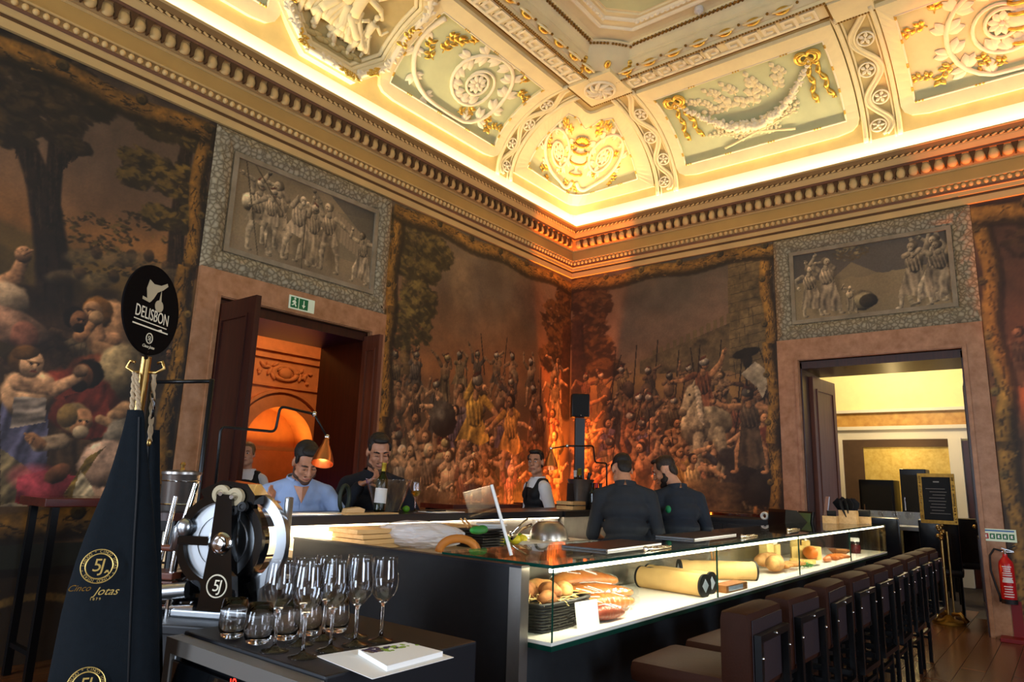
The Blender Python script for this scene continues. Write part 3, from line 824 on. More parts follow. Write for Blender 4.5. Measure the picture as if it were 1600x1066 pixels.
# rounded chamfer that fills the ring's corner
ch = MB(); P = [(.30, ZR-.01), (.34, ZR), (.46, ZR+.09), (.48, ZR+.115), (.5, ZR+.13), (.53, ZR+.18), (.565, ZR+.21), (.61, ZR+.215), (.61, ZR+.24)]
R = []
def bulge(e, k=13):
    rho = e+.5; a0 = math.asin(e/rho)
    return [(rho*math.cos(a), rho*math.sin(a)) for a in np.linspace(PI+a0-.03, 1.5*PI-a0+.03, k)]
for e, z in P: R.append([(x, y, z-ZR-.004) for x, y in bulge(e+.012)])
for r in R: ch.v.extend(r)
for i in range(len(R)-1):
    for j in range(12): a = i*13+j; ch.f.append((a, a+1, a+14, a+13))
fixn(ch.build('ring_chamfer', 'stucco', cb, smooth=True))
m = MB()
for i in (0, 12):
    for e, dz in ((.34, .0), (.37, .03), (.4, .05), (.43, .08), (.46, .1)): x, y = bulge(e)[i]; m.ell((x, y, dz-.01), (.045, .045, .032), n=8, m=6)
m.build('gilt_clasp', 'gold', cb, smooth=2)
x, y = bulge(.4)[6]; m = MB(); m.ell((x, y, .03), (.045, .085, .035), RZ(-PI/4), n=12, m=8); m.build('gilt_egg', 'gold', cb, smooth=2)
m = MB()
for t in np.linspace(0, 1, 12):
    q = bulge(.6, 25)[int(t*24)]; m.ell((q[0], q[1], .2), .018, n=6, m=4)
tag(m.build('gilt_rope', 'gold_dark', cb, smooth=2), kind='stuff')
# second block on the right wall ring
cb2 = thing('ring_block', (bx0, YA-4.47, ZR)); cb2.parent = ceiling
MB().bb((-.28, -.42, -.05), (.1, 0, .06)).build('block', 'stucco', cb2)
m = MB()
for a, b in (((.1, 0), (.1, -.42)), ((.1, 0), (-.28, 0))):
    for t in np.linspace(0.02, .98, 14): m.ell((a[0]+(b[0]-a[0])*t, a[1]+(b[1]-a[1])*t, -.045), .017, n=6, m=4)
tag(m.build('gold_bead_row', 'gold_dark', cb2, smooth=2), kind='stuff')
# flat middle: mouldings, green field and scrolls
zf = ZR+.25
fx, fy = bx0-.8, by0-.8
mid = thing('centre_panel', (0, 0, 0)); mid.parent = ceiling
cut = .3
for e, r, mt in ((0, .03, 'stucco_white'), (.12, .035, 'stucco_white'), (.2, .018, 'stucco')):
    m = MB(); pts = [(FAR_X, fy-e, zf), (fx-e-cut, fy-e, zf), (fx-e, fy-e-cut, zf), (fx-e, FAR_Y, zf)]
    m.tube(pts, r, 8, up=(0, 0, 1)); m.build('panel_moulding', mt, mid)
m = MB(); q = .24; m.prism([(FAR_X, fy-q), (fx-q-cut, fy-q), (fx-q, fy-q-cut), (fx-q, FAR_Y), (FAR_X, FAR_Y)], zf-.006, zf+.01); m.build('green_field', 'stucco_green', mid)
m = MB()
for k in range(60):
    t = k/60
    x = fx-.12-cut-t*4; m.ell((x, fy-.12, zf-.02), (.035, .022, .03), n=6, m=5); m.ell((fx-.12, fy-.12-cut-t*4, zf-.02), (.022, .035, .03), n=6, m=5)
m.build('egg_row', 'stucco_white', mid, smooth=2)['kind'] = 'stuff'
flatfn = lambda x, y, h: (x, y, zf-.004-h)
ASP0 = ASP; ASP = 1.0
m = MB()
for cx, cy, sg in ((fx-.95, fy-.62, 1), (fx-1.9, fy-.62, -1), (fx-.62, fy-1.6, 1), (fx-.62, fy-2.5, -1)):
    sp = spiral(cx, cy, .3, .08, .4, 1.6, 34, 1.0, sg); stem(m, flatfn, sp, .028, .014, .02, 7); acanthus(m, flatfn, sp[:26], -sg, .11, every=2); rosette(m, flatfn, cx, cy, .1, .02, 1.0, 7)
m.build('scroll', 'stucco_white', mid, smooth=2)
m = MB()
for t in np.linspace(0, 1, 30):
    x = fx-.45-.75*t; y = fy-.45-.75*(1-t); m.ell((x, y, zf-.03), .04+.02*math.sin(t*40), n=7, m=5)
m.build('garland', 'stucco_white', mid, smooth=2)
ASP = ASP0
# small detector on the ceiling ring
sd = at(1092, 18, z=ZR+.2)
t = thing('smoke_detector', (sd.x, sd.y, ZR+.25-.06), 0, 'small round white detector fixed under the gilded ceiling', 'detector')
MB().lathe([(.05, .06), (.055, .02), (.05, .0), (.02, -.015), (.005, -.02)]).build('housing', 'frame_white', t, smooth=True)
MB().lathe([(.012, 0), (.012, -.03), (.004, -.034)]).build('sensor', 'frame_white', t, smooth=True)
# ================================================================== wall paintings (flat paint on plaster, one colour per point of a fine mesh)
class Canvas:
    """x metres from the left edge, y metres from the bottom edge"""
    def __init__(s, w, h, res, base):
        s.w, s.h, s.res = w, h, res; s.W, s.H = int(w/res)+1, int(h/res)+1
        s.X, s.Y = np.meshgrid(np.arange(s.W)*res, np.arange(s.H)*res)
        s.img = np.zeros((s.H, s.W, 3)); s.img[:] = np.array(rgb(base)); s.k = 0; s.nz = s.noise(.045, 3, 91)-.5; s.nw = s.noise(.22, 3, 92)-.5
    def noise(s, scale, octs=4, seed=0, ax=1.):
        r = np.random.default_rng(seed); out = np.zeros((s.H, s.W)); a = 1.; tot = 0
        for o in range(octs):
            n = max(2, int(s.w/scale*2**o*ax)+2); k = max(2, int(s.h/scale*2**o)+2)
            g = r.random((k, n)); x = s.X/s.w*(n-1.001); y = s.Y/s.h*(k-1.001)
            i, j = x.astype(int), y.astype(int); fx, fy = x-i, y-j; fx = fx*fx*(3-2*fx); fy = fy*fy*(3-2*fy)
            out += a*((g[j, i]*(1-fx)+g[j, i+1]*fx)*(1-fy)+(g[j+1, i]*(1-fx)+g[j+1, i+1]*fx)*fy); tot += a; a *= .55
        return out/tot
    def box(s, x0, x1, y0, y1):
        i0, i1 = max(0, int(x0/s.res)), min(s.W, int(x1/s.res)+2); j0, j1 = max(0, int(y0/s.res)), min(s.H, int(y1/s.res)+2)
        return None if i0 >= i1 or j0 >= j1 else (slice(j0, j1), slice(i0, i1))
    def mix(s, b, a, c): s.img[b] += (c-s.img[b])*a[..., None]
    def dab(s, cx, cy, rx, ry, ang=0, col='808080', al=1., soft=.25, shade=.0):
        r = max(rx, ry)*1.1; b = s.box(cx-r, cx+r, cy-r, cy+r)
        if b is None: return
        x, y = s.X[b]-cx, s.Y[b]-cy; c, q = math.cos(ang), math.sin(ang)
        u, v = (x*c+y*q)/rx, (-x*q+y*c)/ry; d = u*u+v*v
        a = al*np.clip((1-d*(1+.45*s.nz[b]))/soft, 0, 1)
        col = np.array(rgb(col)); cc = col*(1+.5*s.nz[b]+.5*s.nw[b])[..., None]
        if shade:
            nx, ny = x/r, y/r; L = np.clip(.9+.8*shade*(-.55*nx+.75*ny)-shade*.2*d+.5*s.nw[b], .3, 1.35); cc = cc*L[..., None]
        s.mix(b, a, cc)
    def limb(s, p, q, r0, r1, col, al=1., shade=.75):
        r = max(r0, r1); b = s.box(min(p[0], q[0])-r, max(p[0], q[0])+r, min(p[1], q[1])-r, max(p[1], q[1])+r)
        if b is None: return
        dx, dy = q[0]-p[0], q[1]-p[1]; L2 = dx*dx+dy*dy+1e-9
        x, y = s.X[b]-p[0], s.Y[b]-p[1]; t = np.clip((x*dx+y*dy)/L2, 0, 1); R = r0+(r1-r0)*t
        ex, ey = x-t*dx, y-t*dy; d = np.sqrt(ex*ex+ey*ey)/R
        a = al*np.clip((1-d)/.25, 0, 1)
        L = np.clip(.9+shade*(-.5*ex/R+.65*ey/R)*.7-.15*d*d+.7*s.nz[b], .3, 1.35)
        s.mix(b, a, np.array(rgb(col))*L[..., None])
    def bark(s, p, q, r, col):
        b = s.box(min(p[0], q[0])-r*1.3, max(p[0], q[0])+r*1.3, min(p[1], q[1])-r*1.3, max(p[1], q[1])+r*1.3)
        if b is None: return
        dx, dy = q[0]-p[0], q[1]-p[1]; L = math.hypot(dx, dy); x, y = s.X[b]-p[0], s.Y[b]-p[1]
        t = (x*dx+y*dy)/L; e = (-x*dy+y*dx)/L/r*(1+.25*s.nw[b]); m_ = (t > -.012) & (t < L+.012)
        a = m_*np.clip((1-np.abs(e))/.15, 0, 1); sgn = 1 if abs(dx) > abs(dy) else -1
        li = np.clip(.85+.35*(e if sgn > 0 else -e*np.sign(dy)*-1)-.5*e*e+.5*s.nz[b]+.25*s.nw[b], .3, 1.4)
        s.mix(b, a, np.array(rgb(col))*li[..., None])
    def poly(s, pts, col, al=1., folds=0., fdir=1.57, fscale=.06, seed=1, edge=.0):
        xs, ys = [p[0] for p in pts], [p[1] for p in pts]; b = s.box(min(xs), max(xs), min(ys), max(ys))
        if b is None: return
        x, y = s.X[b], s.Y[b]; ins = np.zeros(x.shape, bool); n = len(pts)
        for i in range(n):
            (x0, y0), (x1, y1) = pts[i], pts[(i+1) % n]
            if y0 == y1: continue
            c = ((y0 > y) != (y1 > y)) & (x < (x1-x0)*(y-y0)/(y1-y0)+x0); ins ^= c
        cc = np.broadcast_to(np.array(rgb(col)), (*x.shape, 3))
        if folds:
            w = (-x*math.sin(fdir)+y*math.cos(fdir)); t = x*math.cos(fdir)+y*math.sin(fdir)
            wz = s.nw[b]; f = np.sin(w/fscale*3.6+7*wz+1.2*np.sin(t/fscale*.7+seed)+seed)*.7+.5*np.sin(w/fscale*8+seed*3+9*wz)
            cc = cc*np.clip(.92+.8*folds*f+.6*wz+.4*s.nz[b], .3, 1.4)[..., None]
        s.mix(b, ins*al, cc)
    def head(s, x, y, r, skin, hair, face=1, helm=None, beard=None, scarf=None):
        if scarf: s.dab(x-face*r*.2, y+r*.05, r*1.25, r*1.4, 0, scarf, shade=.9)
        else: s.dab(x-face*r*.25, y+r*.2, r*1.05, r*1.12, 0, hair, shade=.6)
        s.dab(x+face*r*.15, y-r*.05, r*.78, r*1.02, -face*.15, skin, shade=.9)
        s.dab(x+face*r*.3, y+r*.12, r*.5, r*.09, 0, hair, .6); s.dab(x+face*r*.12, y+r*.0, r*.13, r*.1, 0, '20140c', .8); s.dab(x+face*r*.52, y+r*.0, r*.12, r*.1, 0, '20140c', .8)
        s.dab(x+face*r*.38, y-r*.22, r*.13, r*.28, 0, skin, .9, shade=1.2); s.dab(x+face*r*.34, y-r*.52, r*.24, r*.08, 0, '6a3020', .8)
        if beard: s.dab(x+face*r*.25, y-r*.75, r*.55, r*.5, 0, beard, .95, shade=.9)
        if helm:
            s.dab(x-face*r*.05, y+r*.5, r*1.1, r*.85, 0, helm, shade=1.2); s.dab(x-face*r*.3, y+r*1.3, r*.9, r*.3, face*.5, '5a2a18', .9, shade=.8); s.dab(x-face*r*.3, y+r*.75, r*.25, r*.3, 0, 'd8c8a0', .5)
    def person(s, x, y, h, seed=0, robe='7a5a3a', skin='b08058', hair='2a1a10', face=1, helm=None, beard=None, scarf=None, bare=False, pose=None, gloss=1., long=True):
        """x,y is the ground point"""
        r = random.Random(seed); le = r.uniform(-.12, .12)
        J = lambda a, b: (x+(a+le*b)*h, y+b*h)
        for sg in (-1, 1):
            k = r.uniform(.02, .14)*sg
            s.limb(J(.05*sg, .5), J(.06*sg+k, .26), .062*h, .048*h, skin); s.limb(J(.06*sg+k, .26), J(.05*sg+k*1.3, .03), .046*h, .028*h, skin); s.dab(*J(.05*sg+k*1.3+.03*face, .015), .05*h, .022*h, 0, skin, shade=.8)
        w1 = r.uniform(.16, .24); lo = r.uniform(.06, .2) if long else .38
        s.poly([J(-.1, .62), J(.1, .62), J(w1, lo+.04), J(w1*.4, lo-.02), J(-w1*.5, lo+.03), J(-w1, lo)], robe, folds=.26, fdir=1.57+le, fscale=.1*h, seed=seed)
        tc = skin if bare else robe
        s.dab(*J(0, .68), .125*h, .17*h, 0, tc, shade=.95)
        if bare: s.dab(*J(.02, .6), .1*h, .05*h, .3, robe, shade=.8); s.dab(*J(.01, .66), .008*h, .1*h, 0, '5a3420', .5)
        else:
            for k in range(4): s.limb(J(-.1+.05*k, .8), J(-.06+.05*k, .55), .012*h, .018*h, robe, .8, 1.2)
        arms = pose or [(r.uniform(.9, 4.6), r.uniform(-1.6, 1.6)) for _ in (0, 1)]
        for sg, (a0, a1) in zip((-1, 1), arms):
            sh = (.12*sg, .79); e = (sh[0]+sg*.17*math.sin(a0), sh[1]-.17*math.cos(a0)); hnd = (e[0]+sg*.16*math.sin(a0+a1), e[1]-.16*math.cos(a0+a1))
            s.limb(J(*sh), J(*e), .05*h, .04*h, skin if bare or r.random() < .5 else robe); s.limb(J(*e), J(*hnd), .038*h, .026*h, skin); s.dab(*J(*hnd), .034*h, .034*h, 0, skin, shade=.9)
            for q in range(3): s.limb(J(*hnd), J(hnd[0]+sg*.05*math.sin(a0+a1+(q-1)*.4), hnd[1]-.05*math.cos(a0+a1+(q-1)*.4)), .011*h, .007*h, skin)
        s.limb(J(0, .8), J(.01*face, .87), .045*h, .04*h, skin)
        s.head(*J(.02*face, .92), .068*h, skin, hair, face, helm, beard, scarf)
    def foliage(s, x, y, rx, ry, dark, lite, n, seed=0, size=.05):
        r = random.Random(seed)
        for i in range(n):
            a, q = r.random()*6.28, r.random()**.5; px, py = x+rx*q*math.cos(a), y+ry*q*math.sin(a)
            t = i/n; up = (py-y)/ry*.5+.5-(px-x)/rx*.2
            c = dark if r.random() > t*up*1.1 else lite
            s.dab(px, py, size*r.uniform(.5, 1.3), size*r.uniform(.25, .6), r.uniform(-.8, .8), c, r.uniform(.5, .9), .6)
    def log(s, pts, r, seed=0):
        """painted bark border along a wavering line"""
        rn = random.Random(seed); n = len(pts)
        for i in range(n-1):
            (x0, y0), (x1, y1) = pts[i], pts[i+1]; L = math.hypot(x1-x0, y1-y0); dx, dy = (x1-x0)/L, (y1-y0)/L
            k = max(2, int(L/.12)); last = None
            for j in range(k+1):
                t = j/k; w = .03*math.sin(t*L*5+i*2+seed); p = (x0+(x1-x0)*t-dy*w, y0+(y1-y0)*t+dx*w)
                if last:
                    s.limb((last[0]+.03, last[1]-.03), (p[0]+.03, p[1]-.03), r*1.12, r*1.12, '1e140a', .45, 0)
                last = p
            last = None
            for j in range(k+1):
                t = j/k; w = .03*math.sin(t*L*5+i*2+seed); p = (x0+(x1-x0)*t-dy*w, y0+(y1-y0)*t+dx*w)
                if last: s.bark(last, p, r, 'a87c30')
                last = p
            for j in range(int(L/.02)):
                t = rn.random(); o = rn.uniform(-.75, .75)*r; p = (x0+(x1-x0)*t-dy*o, y0+(y1-y0)*t+dx*o); l = rn.uniform(.03, .09); a = rn.uniform(-.5, .5)
                q = (p[0]+(dx*math.cos(a)-dy*math.sin(a))*l, p[1]+(dy*math.cos(a)+dx*math.sin(a))*l)
                s.limb(p, q, .008, .004, rn.choice(('3a2810', '2e1e0c', '4a3416', 'a07a38')), .7, 0)
            for t in np.arange(.2, 1, .62/max(L, .62)):
                w = r*.75; p = (x0+(x1-x0)*t-dy*w, y0+(y1-y0)*t+dx*w); s.dab(*p, r*.55, r*.55, 0, '5d4a24', shade=.9); s.dab(*p, r*.22, r*.22, 0, '2a1c0c', .8); s.dab(p[0], p[1], r*.4, r*.4, 0, '8a7a40', .25)
    def grade(s, tone=(1, 1, 1), grain=.2, seed=3):
        n = s.noise(.25, 5, seed); c = s.noise(.012, 2, seed+1)
        im = s.img; lum = im.mean(2, keepdims=True); im = im*.8+.2*lum*np.array((1.22, .98, .72))
        s.img = np.clip(im*(1+grain*(n-.5)*2+.16*(c-.5))[..., None]*np.array(tone)*(.82+.3*s.noise(1.1, 2, seed+7))[..., None], 0, 1)
def rgb(c): return tuple(int(c[i:i+2], 16)/255 for i in (0, 2, 4)) if isinstance(c, str) else c

pm = bpy.data.materials.new('wall_painting'); pm.use_nodes = True; MATS['wall_painting'] = pm
_n = pm.node_tree.nodes.new('ShaderNodeVertexColor'); _n.layer_name = 'paint'
pm.node_tree.links.new(_n.outputs[0], pm.node_tree.nodes['Principled BSDF'].inputs['Base Color'])
pm.node_tree.nodes['Principled BSDF'].inputs['Roughness'].default_value = .62
def lay(cv, name, parent, fn, x0, y0, holes=()):
    """fn maps (u right, z) on the wall to the room; quads inside a hole are left out"""
    H, W_ = cv.H, cv.W
    P = np.zeros((H*W_, 3)); U = (cv.X+x0).ravel(); Z = (cv.Y+y0).ravel()
    P[:] = fn(U, Z)
    j, i = np.meshgrid(np.arange(H-1), np.arange(W_-1), indexing='ij'); q = (j*W_+i).ravel()
    F = np.stack([q, q+1, q+W_+1, q+W_], 1)
    uc, zc = U[q]+cv.res/2, Z[q]+cv.res/2; keep = np.ones(len(q), bool)
    for a, b, c, d in holes: keep &= ~((uc > a) & (uc < b) & (zc > c) & (zc < d))
    F = F[keep]
    me = bpy.data.meshes.new(name); me.vertices.add(len(P)); me.vertices.foreach_set('co', P.ravel().astype(np.float32))
    me.loops.add(F.size); me.loops.foreach_set('vertex_index', F.ravel().astype(np.int32))
    me.polygons.add(len(F)); me.polygons.foreach_set('loop_start', np.arange(0, F.size, 4, dtype=np.int32)); me.update(calc_edges=True)
    ca = me.color_attributes.new('paint', 'FLOAT_COLOR', 'POINT'); c = cv.img.reshape(-1, 3)
    l = np.where(c <= .04045, c/12.92, ((c+.055)/1.055)**2.4); ca.data.foreach_set('color', np.concatenate([l, np.ones((len(l), 1))], 1).ravel().astype(np.float32))
    me.materials.append(pm); o = bpy.data.objects.new(name, me); COL.objects.link(o); o.parent = parent
    return o
def fnA(U, Z): return np.stack([U, np.full(U.shape, YA-.006), Z], 1)
def fnB(U, Z): return np.stack([np.full(U.shape, XB-.006), -U, Z], 1)     # u = -y so that it grows to the right
FLESH = ('b98a62', 'a87850', 'c89a70', '9a6a48')
ROBES = ('6a4a30', '8a6a3c', '7a3a28', '4a4a50', '8a7a5a', '5a4a3a', 'a08a60', '6a5a6a', '94683c')

# ---- left wall, painting beside the door: trees, hills, a frightened crowd
def mural_left():
    X0, Y0 = .5, 0.; cv = Canvas(2.40, 4.68, .0085, '5a4432'); 
    Q = lambda px, py: (lambda p: (p.x-X0, p.z-Y0))(at(px, py, y=YA))
    t = np.clip(cv.Y/4.68, 0, 1); n = cv.noise(.9, 5, 2); n2 = cv.noise(.5, 4, 9, 2)
    def ramp(stops):
        out = np.zeros((cv.H, cv.W, 3)); ys = [a for a, _ in stops]
        for k in range(3): out[..., k] = np.interp(cv.Y+.35*(n-.5), ys, [rgb(c)[k] for _, c in stops])
        return out
    cv.img = ramp([(0, '4a3622'), (1.0, '5a4630'), (2.1, '5c4c2c'), (2.9, '6a5530'), (3.25, 'a3733e'), (3.5, '8a6848'), (3.9, '76604e'), (4.7, '5a4c40')])
    cv.img *= (1+.3*(n2-.5))[..., None]
    # hills
    for k, (y0, y1, c) in enumerate(((3.38, 2.95, '77602f'), (3.2, 2.75, '5c4b26'), (3.05, 2.5, '48391e'))):
        hgt = y0+(y1-y0)*cv.X/2.35+.12*(cv.noise(.6, 3, 20+k)-.5); a = np.clip((hgt-cv.Y)/.05, 0, 1)*(cv.Y > 1.6); cv.img += (np.array(rgb(c))*(.8+.4*n2[..., None])-cv.img)*a[..., None]*.85
    for i in range(60):
        r = random.Random(i); p = Q(r.uniform(100, 270), r.uniform(330, 440)); cv.foliage(*p, .08, .04, '3a2f18', '6a5a2c', 6, i, .03)
    # trees
    def tree(path, w, seed):
        for i in range(len(path)-1): cv.limb(Q(*path[i]), Q(*path[i+1]), w*(1-.12*i), w*(1-.12*(i+1)), '33241a', 1, .7)
        r = random.Random(seed)
        for i in range(60):
            k = r.randrange(len(path)-1); a, b = Q(*path[k]), Q(*path[k+1]); q = r.random(); p = (a[0]+(b[0]-a[0])*q+r.uniform(-.5, .5)*w, a[1]+(b[1]-a[1])*q); cv.limb(p, (p[0]+.02, p[1]-.12), .01, .006, r.choice(('1c120c', '5a4430')), .6, 0)
    tree([(85, 520), (84, 420), (72, 330), (60, 280), (35, 215), (5, 130)], .16, 1); tree([(78, 340), (84, 270), (88, 210), (78, 150)], .075, 2); tree([(88, 250), (108, 230), (118, 222)], .03, 3)
    tree([(272, 440), (276, 360), (288, 250), (300, 190)], .09, 4); tree([(285, 300), (265, 260)], .04, 5)
    for px, py, rx, ry, s in ((20, 110, .42, .3, 1), (95, 150, .3, .22, 2), (60, 180, .3, .16, 3), (150, 160, .14, .14, 4), (5, 200, .2, .14, 5), (40, 80, .5, .18, 6), (115, 228, .1, .05, 8)):
        cv.foliage(*Q(px, py), rx, ry, '2c2216', '4c3c22', 260, s, .06)
    for px, py, rx, ry, s in ((245, 200, .18, .1, 11), (300, 210, .2, .16, 12), (225, 255, .2, .12, 13), (280, 285, .28, .18, 14), (250, 340, .14, .1, 15), (305, 340, .14, .2, 16), (210, 280, .12, .07, 17)):
        cv.foliage(*Q(px, py), rx, ry, '3a3018', '7a6428', 240, s, .05)
    # background crowd in the middle distance
    for i in range(16):
        r = random.Random(50+i); x, y = Q(r.uniform(20, 260), r.uniform(560, 640)); cv.person(x, y-.3, r.uniform(.55, .75), i, r.choice(('5a4630', '4a3c2a', '6a5a44', '7a6a50')), r.choice(('8a6848', '7a5a3e')), '2a1e14', r.choice((-1, 1)), bare=r.random() < .4)
    for i in range(7):
        p = Q(100+i*28, 410+random.Random(i).uniform(-15, 30)); cv.dab(*p, .16, .07, .3, '7a6a4c', .6, .5, .8); cv.dab(p[0]+.1, p[1]+.06, .05, .06, 0, '4a3826', .8, .4, .8)
    def P(px, py, **k): cv.person(*Q(px, py), **k)
    for i in range(90): r = random.Random(i+900); cv.dab(*Q(r.uniform(-10, 250), r.uniform(450, 830)), r.uniform(.15, .32), r.uniform(.08, .16), r.uniform(-1, 1), r.choice(('2a1e14', '36281a', '20160e', '443020')), .55, .8)
    # left: raised hand, pale bodies
    cv.limb(Q(0, 445), Q(24, 432), .07, .06, 'b88a64'); cv.limb(Q(24, 432), Q(36, 405), .055, .045, 'b88a64'); cv.dab(*Q(36, 398), .06, .07, 0, 'b88a64', shade=.9)
    for q in range(4): cv.limb(Q(36, 398), Q(26+q*8, 388-abs(q-1.5)*-2), .016, .01, 'b88a64')
    cv.dab(*Q(2, 470), .2, .16, 0, 'a08a70', shade=.9); cv.dab(*Q(15, 510), .3, .14, -.2, '9a7660', shade=1); cv.dab(*Q(38, 525), .1, .12, .3, '8a5a48', shade=.9)
    # hunched woman with folded hands
    cv.dab(*Q(175, 520), .22, .3, .3, 'b58a62', shade=1); cv.dab(*Q(150, 590), .25, .2, 0, '6a3a24', shade=.9); cv.dab(*Q(190, 580), .2, .25, 0, '8a7a5a', shade=1)
    cv.head(*Q(148, 488), .1, 'b58a62', '4a3018', -1, scarf='9a6a30'); cv.limb(Q(180, 530), Q(156, 525), .06, .05, 'c09068'); cv.limb(Q(156, 525), Q(150, 500), .05, .04, 'c09068'); cv.limb(Q(125, 525), Q(145, 505), .06, .04, 'b08058'); cv.dab(*Q(150, 497), .06, .06, 0, 'c09a70', shade=.8)
    cv.head(*Q(120, 500), .085, '8a6040', '1c120c', 1, beard='2a1c12')
    # bearded man in red, young woman reaching across
    cv.dab(*Q(125, 630), .36, .26, -.4, '7c3524', shade=1.1); cv.poly([Q(100, 620), Q(165, 600), Q(175, 680), Q(120, 690)], '6c2c20', folds=.25, fdir=1.2, fscale=.09)
    cv.head(*Q(132, 588), .11, '8a5a3a', '1e140c', -1, beard='241810')
    cv.poly([Q(0, 640), Q(12, 600), Q(60, 590), Q(75, 640), Q(72, 745), Q(0, 770)], '5a5c7c', folds=.3, fdir=1.3, fscale=.1, seed=4)
    cv.dab(*Q(45, 615), .2, .2, 0, 'c29a74', shade=1); cv.poly([Q(22, 620), Q(72, 622), Q(70, 660), Q(15, 670)], '8a8078', folds=.3, fdir=.3, fscale=.07)
    cv.limb(Q(30, 598), Q(85, 608), .075, .06, 'c89c76'); cv.limb(Q(85, 608), Q(122, 590), .06, .045, 'c89c76'); cv.dab(*Q(126, 580), .06, .05, .8, 'c89c76', shade=.8)
    cv.head(*Q(45, 568), .11, 'caa07a', '6a4a24', 1); cv.dab(*Q(40, 552), .1, .05, .3, '6a4a24', shade=.8)
    cv.poly([Q(0, 700), Q(60, 745), Q(80, 790), Q(0, 800)], '85795a', folds=.28, fdir=.8, fscale=.09, seed=7)
    # old man pleading
    cv.poly([Q(70, 730), Q(85, 680), Q(150, 690), Q(175, 760), Q(80, 790)], '5a4632', folds=.25, fdir=1.9, fscale=.1, seed=8); cv.limb(Q(95, 690), Q(60, 695), .07, .06, 'a08a70'); cv.limb(Q(62, 694), Q(48, 684), .05, .045, 'a87a54')
    for q in range(4): cv.limb(Q(50, 686), Q(38+q*3, 678+q*5), .016, .01, 'a87a54')
    cv.head(*Q(122, 658), .115, 'a87a56', '8a7450', 1, beard='9a8a70'); cv.dab(*Q(105, 650), .08, .1, 0, '8a7040', shade=.9)
    cv.limb(Q(195, 640), Q(175, 650), .08, .05, 'b08a64'); cv.limb(Q(195, 670), Q(155, 655), .05, .04, 'b08a64'); cv.dab(*Q(190, 690), .16, .2, 0, '7a7264', shade=1)
    # reclining figure in pink
    cv.poly([Q(20, 800), Q(28, 745), Q(70, 735), Q(120, 745), Q(125, 780), Q(70, 790), Q(40, 835), Q(10, 830)], 'c4485c', folds=.2, fdir=-.7, fscale=.13, seed=2); cv.dab(*Q(75, 755), .3, .14, -.25, 'cc5468', .7, .6, .9)
    cv.poly([Q(100, 770), Q(140, 715), Q(185, 705), Q(190, 780), Q(120, 790)], 'c9a890', folds=.1, fdir=1.1, fscale=.2); cv.dab(*Q(165, 725), .22, .2, .4, 'cfae98', shade=.9); cv.dab(*Q(90, 740), .1, .07, .7, 'a8704e', shade=.9)
    cv.poly([Q(98, 775), Q(135, 715), Q(165, 698), Q(150, 715), Q(110, 778)], '9a8240', folds=.2, fdir=.8, fscale=.06); cv.poly([Q(112, 775), Q(125, 735), Q(140, 755), Q(150, 780)], 'd0c6a8', folds=.25, fdir=1, fscale=.06)
    cv.poly([Q(0, 790), Q(20, 785), Q(60, 795), Q(100, 805), Q(125, 835), Q(60, 845), Q(0, 850)], 'a49a86', folds=.3, fdir=-.3, fscale=.08, seed=5); cv.limb(Q(0, 828), Q(45, 812), .09, .07, 'c8a68c'); cv.dab(*Q(85, 815), .2, .1, .2, 'c8c0ac', .9, .4, 1)
    # ledge, ground line, painted plinth
    y0, y1 = .86, 1.1
    b = cv.box(0, 2.4, 0, y1); cv.img[b] = np.array(rgb('6a5236'))*(.7+.6*n2[b][..., None])
    cv.log([(0, .98), (2.35, .98)], .11, 5)
    b = cv.box(0, 2.4, .66, .83); cv.img[b] = np.array(rgb('33362a'))*(.8+.4*n[b][..., None])
    b = cv.box(0, 2.4, .60, .66); cv.img[b] = np.array(rgb('241c12'))
    b = cv.box(0, 2.4, 0, .60); cv.img[b] = np.array(rgb('3a2c1c'))*(.7+.6*n2[b][..., None])
    for k in range(40): a = k/39*PI; cv.dab(1.5+.5*math.cos(a), .1+.36*math.sin(a), .035, .035, 0, '7a6232', .8, .5)
    cv.log([(2.32, 4.63), (2.3, 3.2), (2.30, 1.1)], .075, 2); cv.log([(0, 4.52), (2.35, 4.52)], .1, 3)
    cv.img = np.clip(cv.img, 0, 1)**1.25; cv.grade((.98, .93, .87)); lay(cv, 'mural', wall_left, fnA, X0, Y0)
mural_left()

def crowd(cv, Q, x0, x1, y0, y1, rows, h0, h1, seed, per_row, kinds, fade):
    r = random.Random(seed)
    for k in range(rows):
        t = k/(rows-1); y = y0+(y1-y0)*t; h = h0+(h1-h0)*t
        for i in range(per_row):
            px = x0+(x1-x0)*(i+r.uniform(-.35, .35)+.5)/per_row; p = Q(px, y+r.uniform(-8, 8))
            c = r.choice(ROBES); sk = r.choice(FLESH)
            dk = r.uniform(.5, 1.1); c = tuple(v*dk for v in rgb(c)); sk = tuple(v*(.6+.4*dk) for v in rgb(sk))
            if t < .45:
                c = mixc(c, fade, .55-.7*t); sk = mixc(sk, fade, .5-.6*t)
            cv.person(p[0], p[1]-h, h, seed*100+k*20+i, c, sk, r.choice(('241810', '3a2816', '4a3018')), r.choice((-1, 1)),
                      helm=r.choice(kinds) if r.random() < .6-.35*t else None, beard='3a2818' if r.random() < .2 else None, bare=r.random() < .3, long=r.random() < .5)
            if r.random() < .35: cv.limb((p[0]+.1, p[1]-h*.4), (p[0]+r.uniform(-.15, .3), p[1]+h*.35), .012, .009, '2e2014', .9, .5)
            if r.random() < .2: cv.dab(p[0]+r.uniform(-.15, .15), p[1]-h*.5, .15*h, .2*h, r.uniform(-.4, .4), r.choice(('5a4a34', '6a5a44', '4a3a2c')), 1, .12, 1.1)
def mixc(a, b, t): return tuple(x*(1-t)+y*t for x, y in zip(rgb(a), rgb(b)))
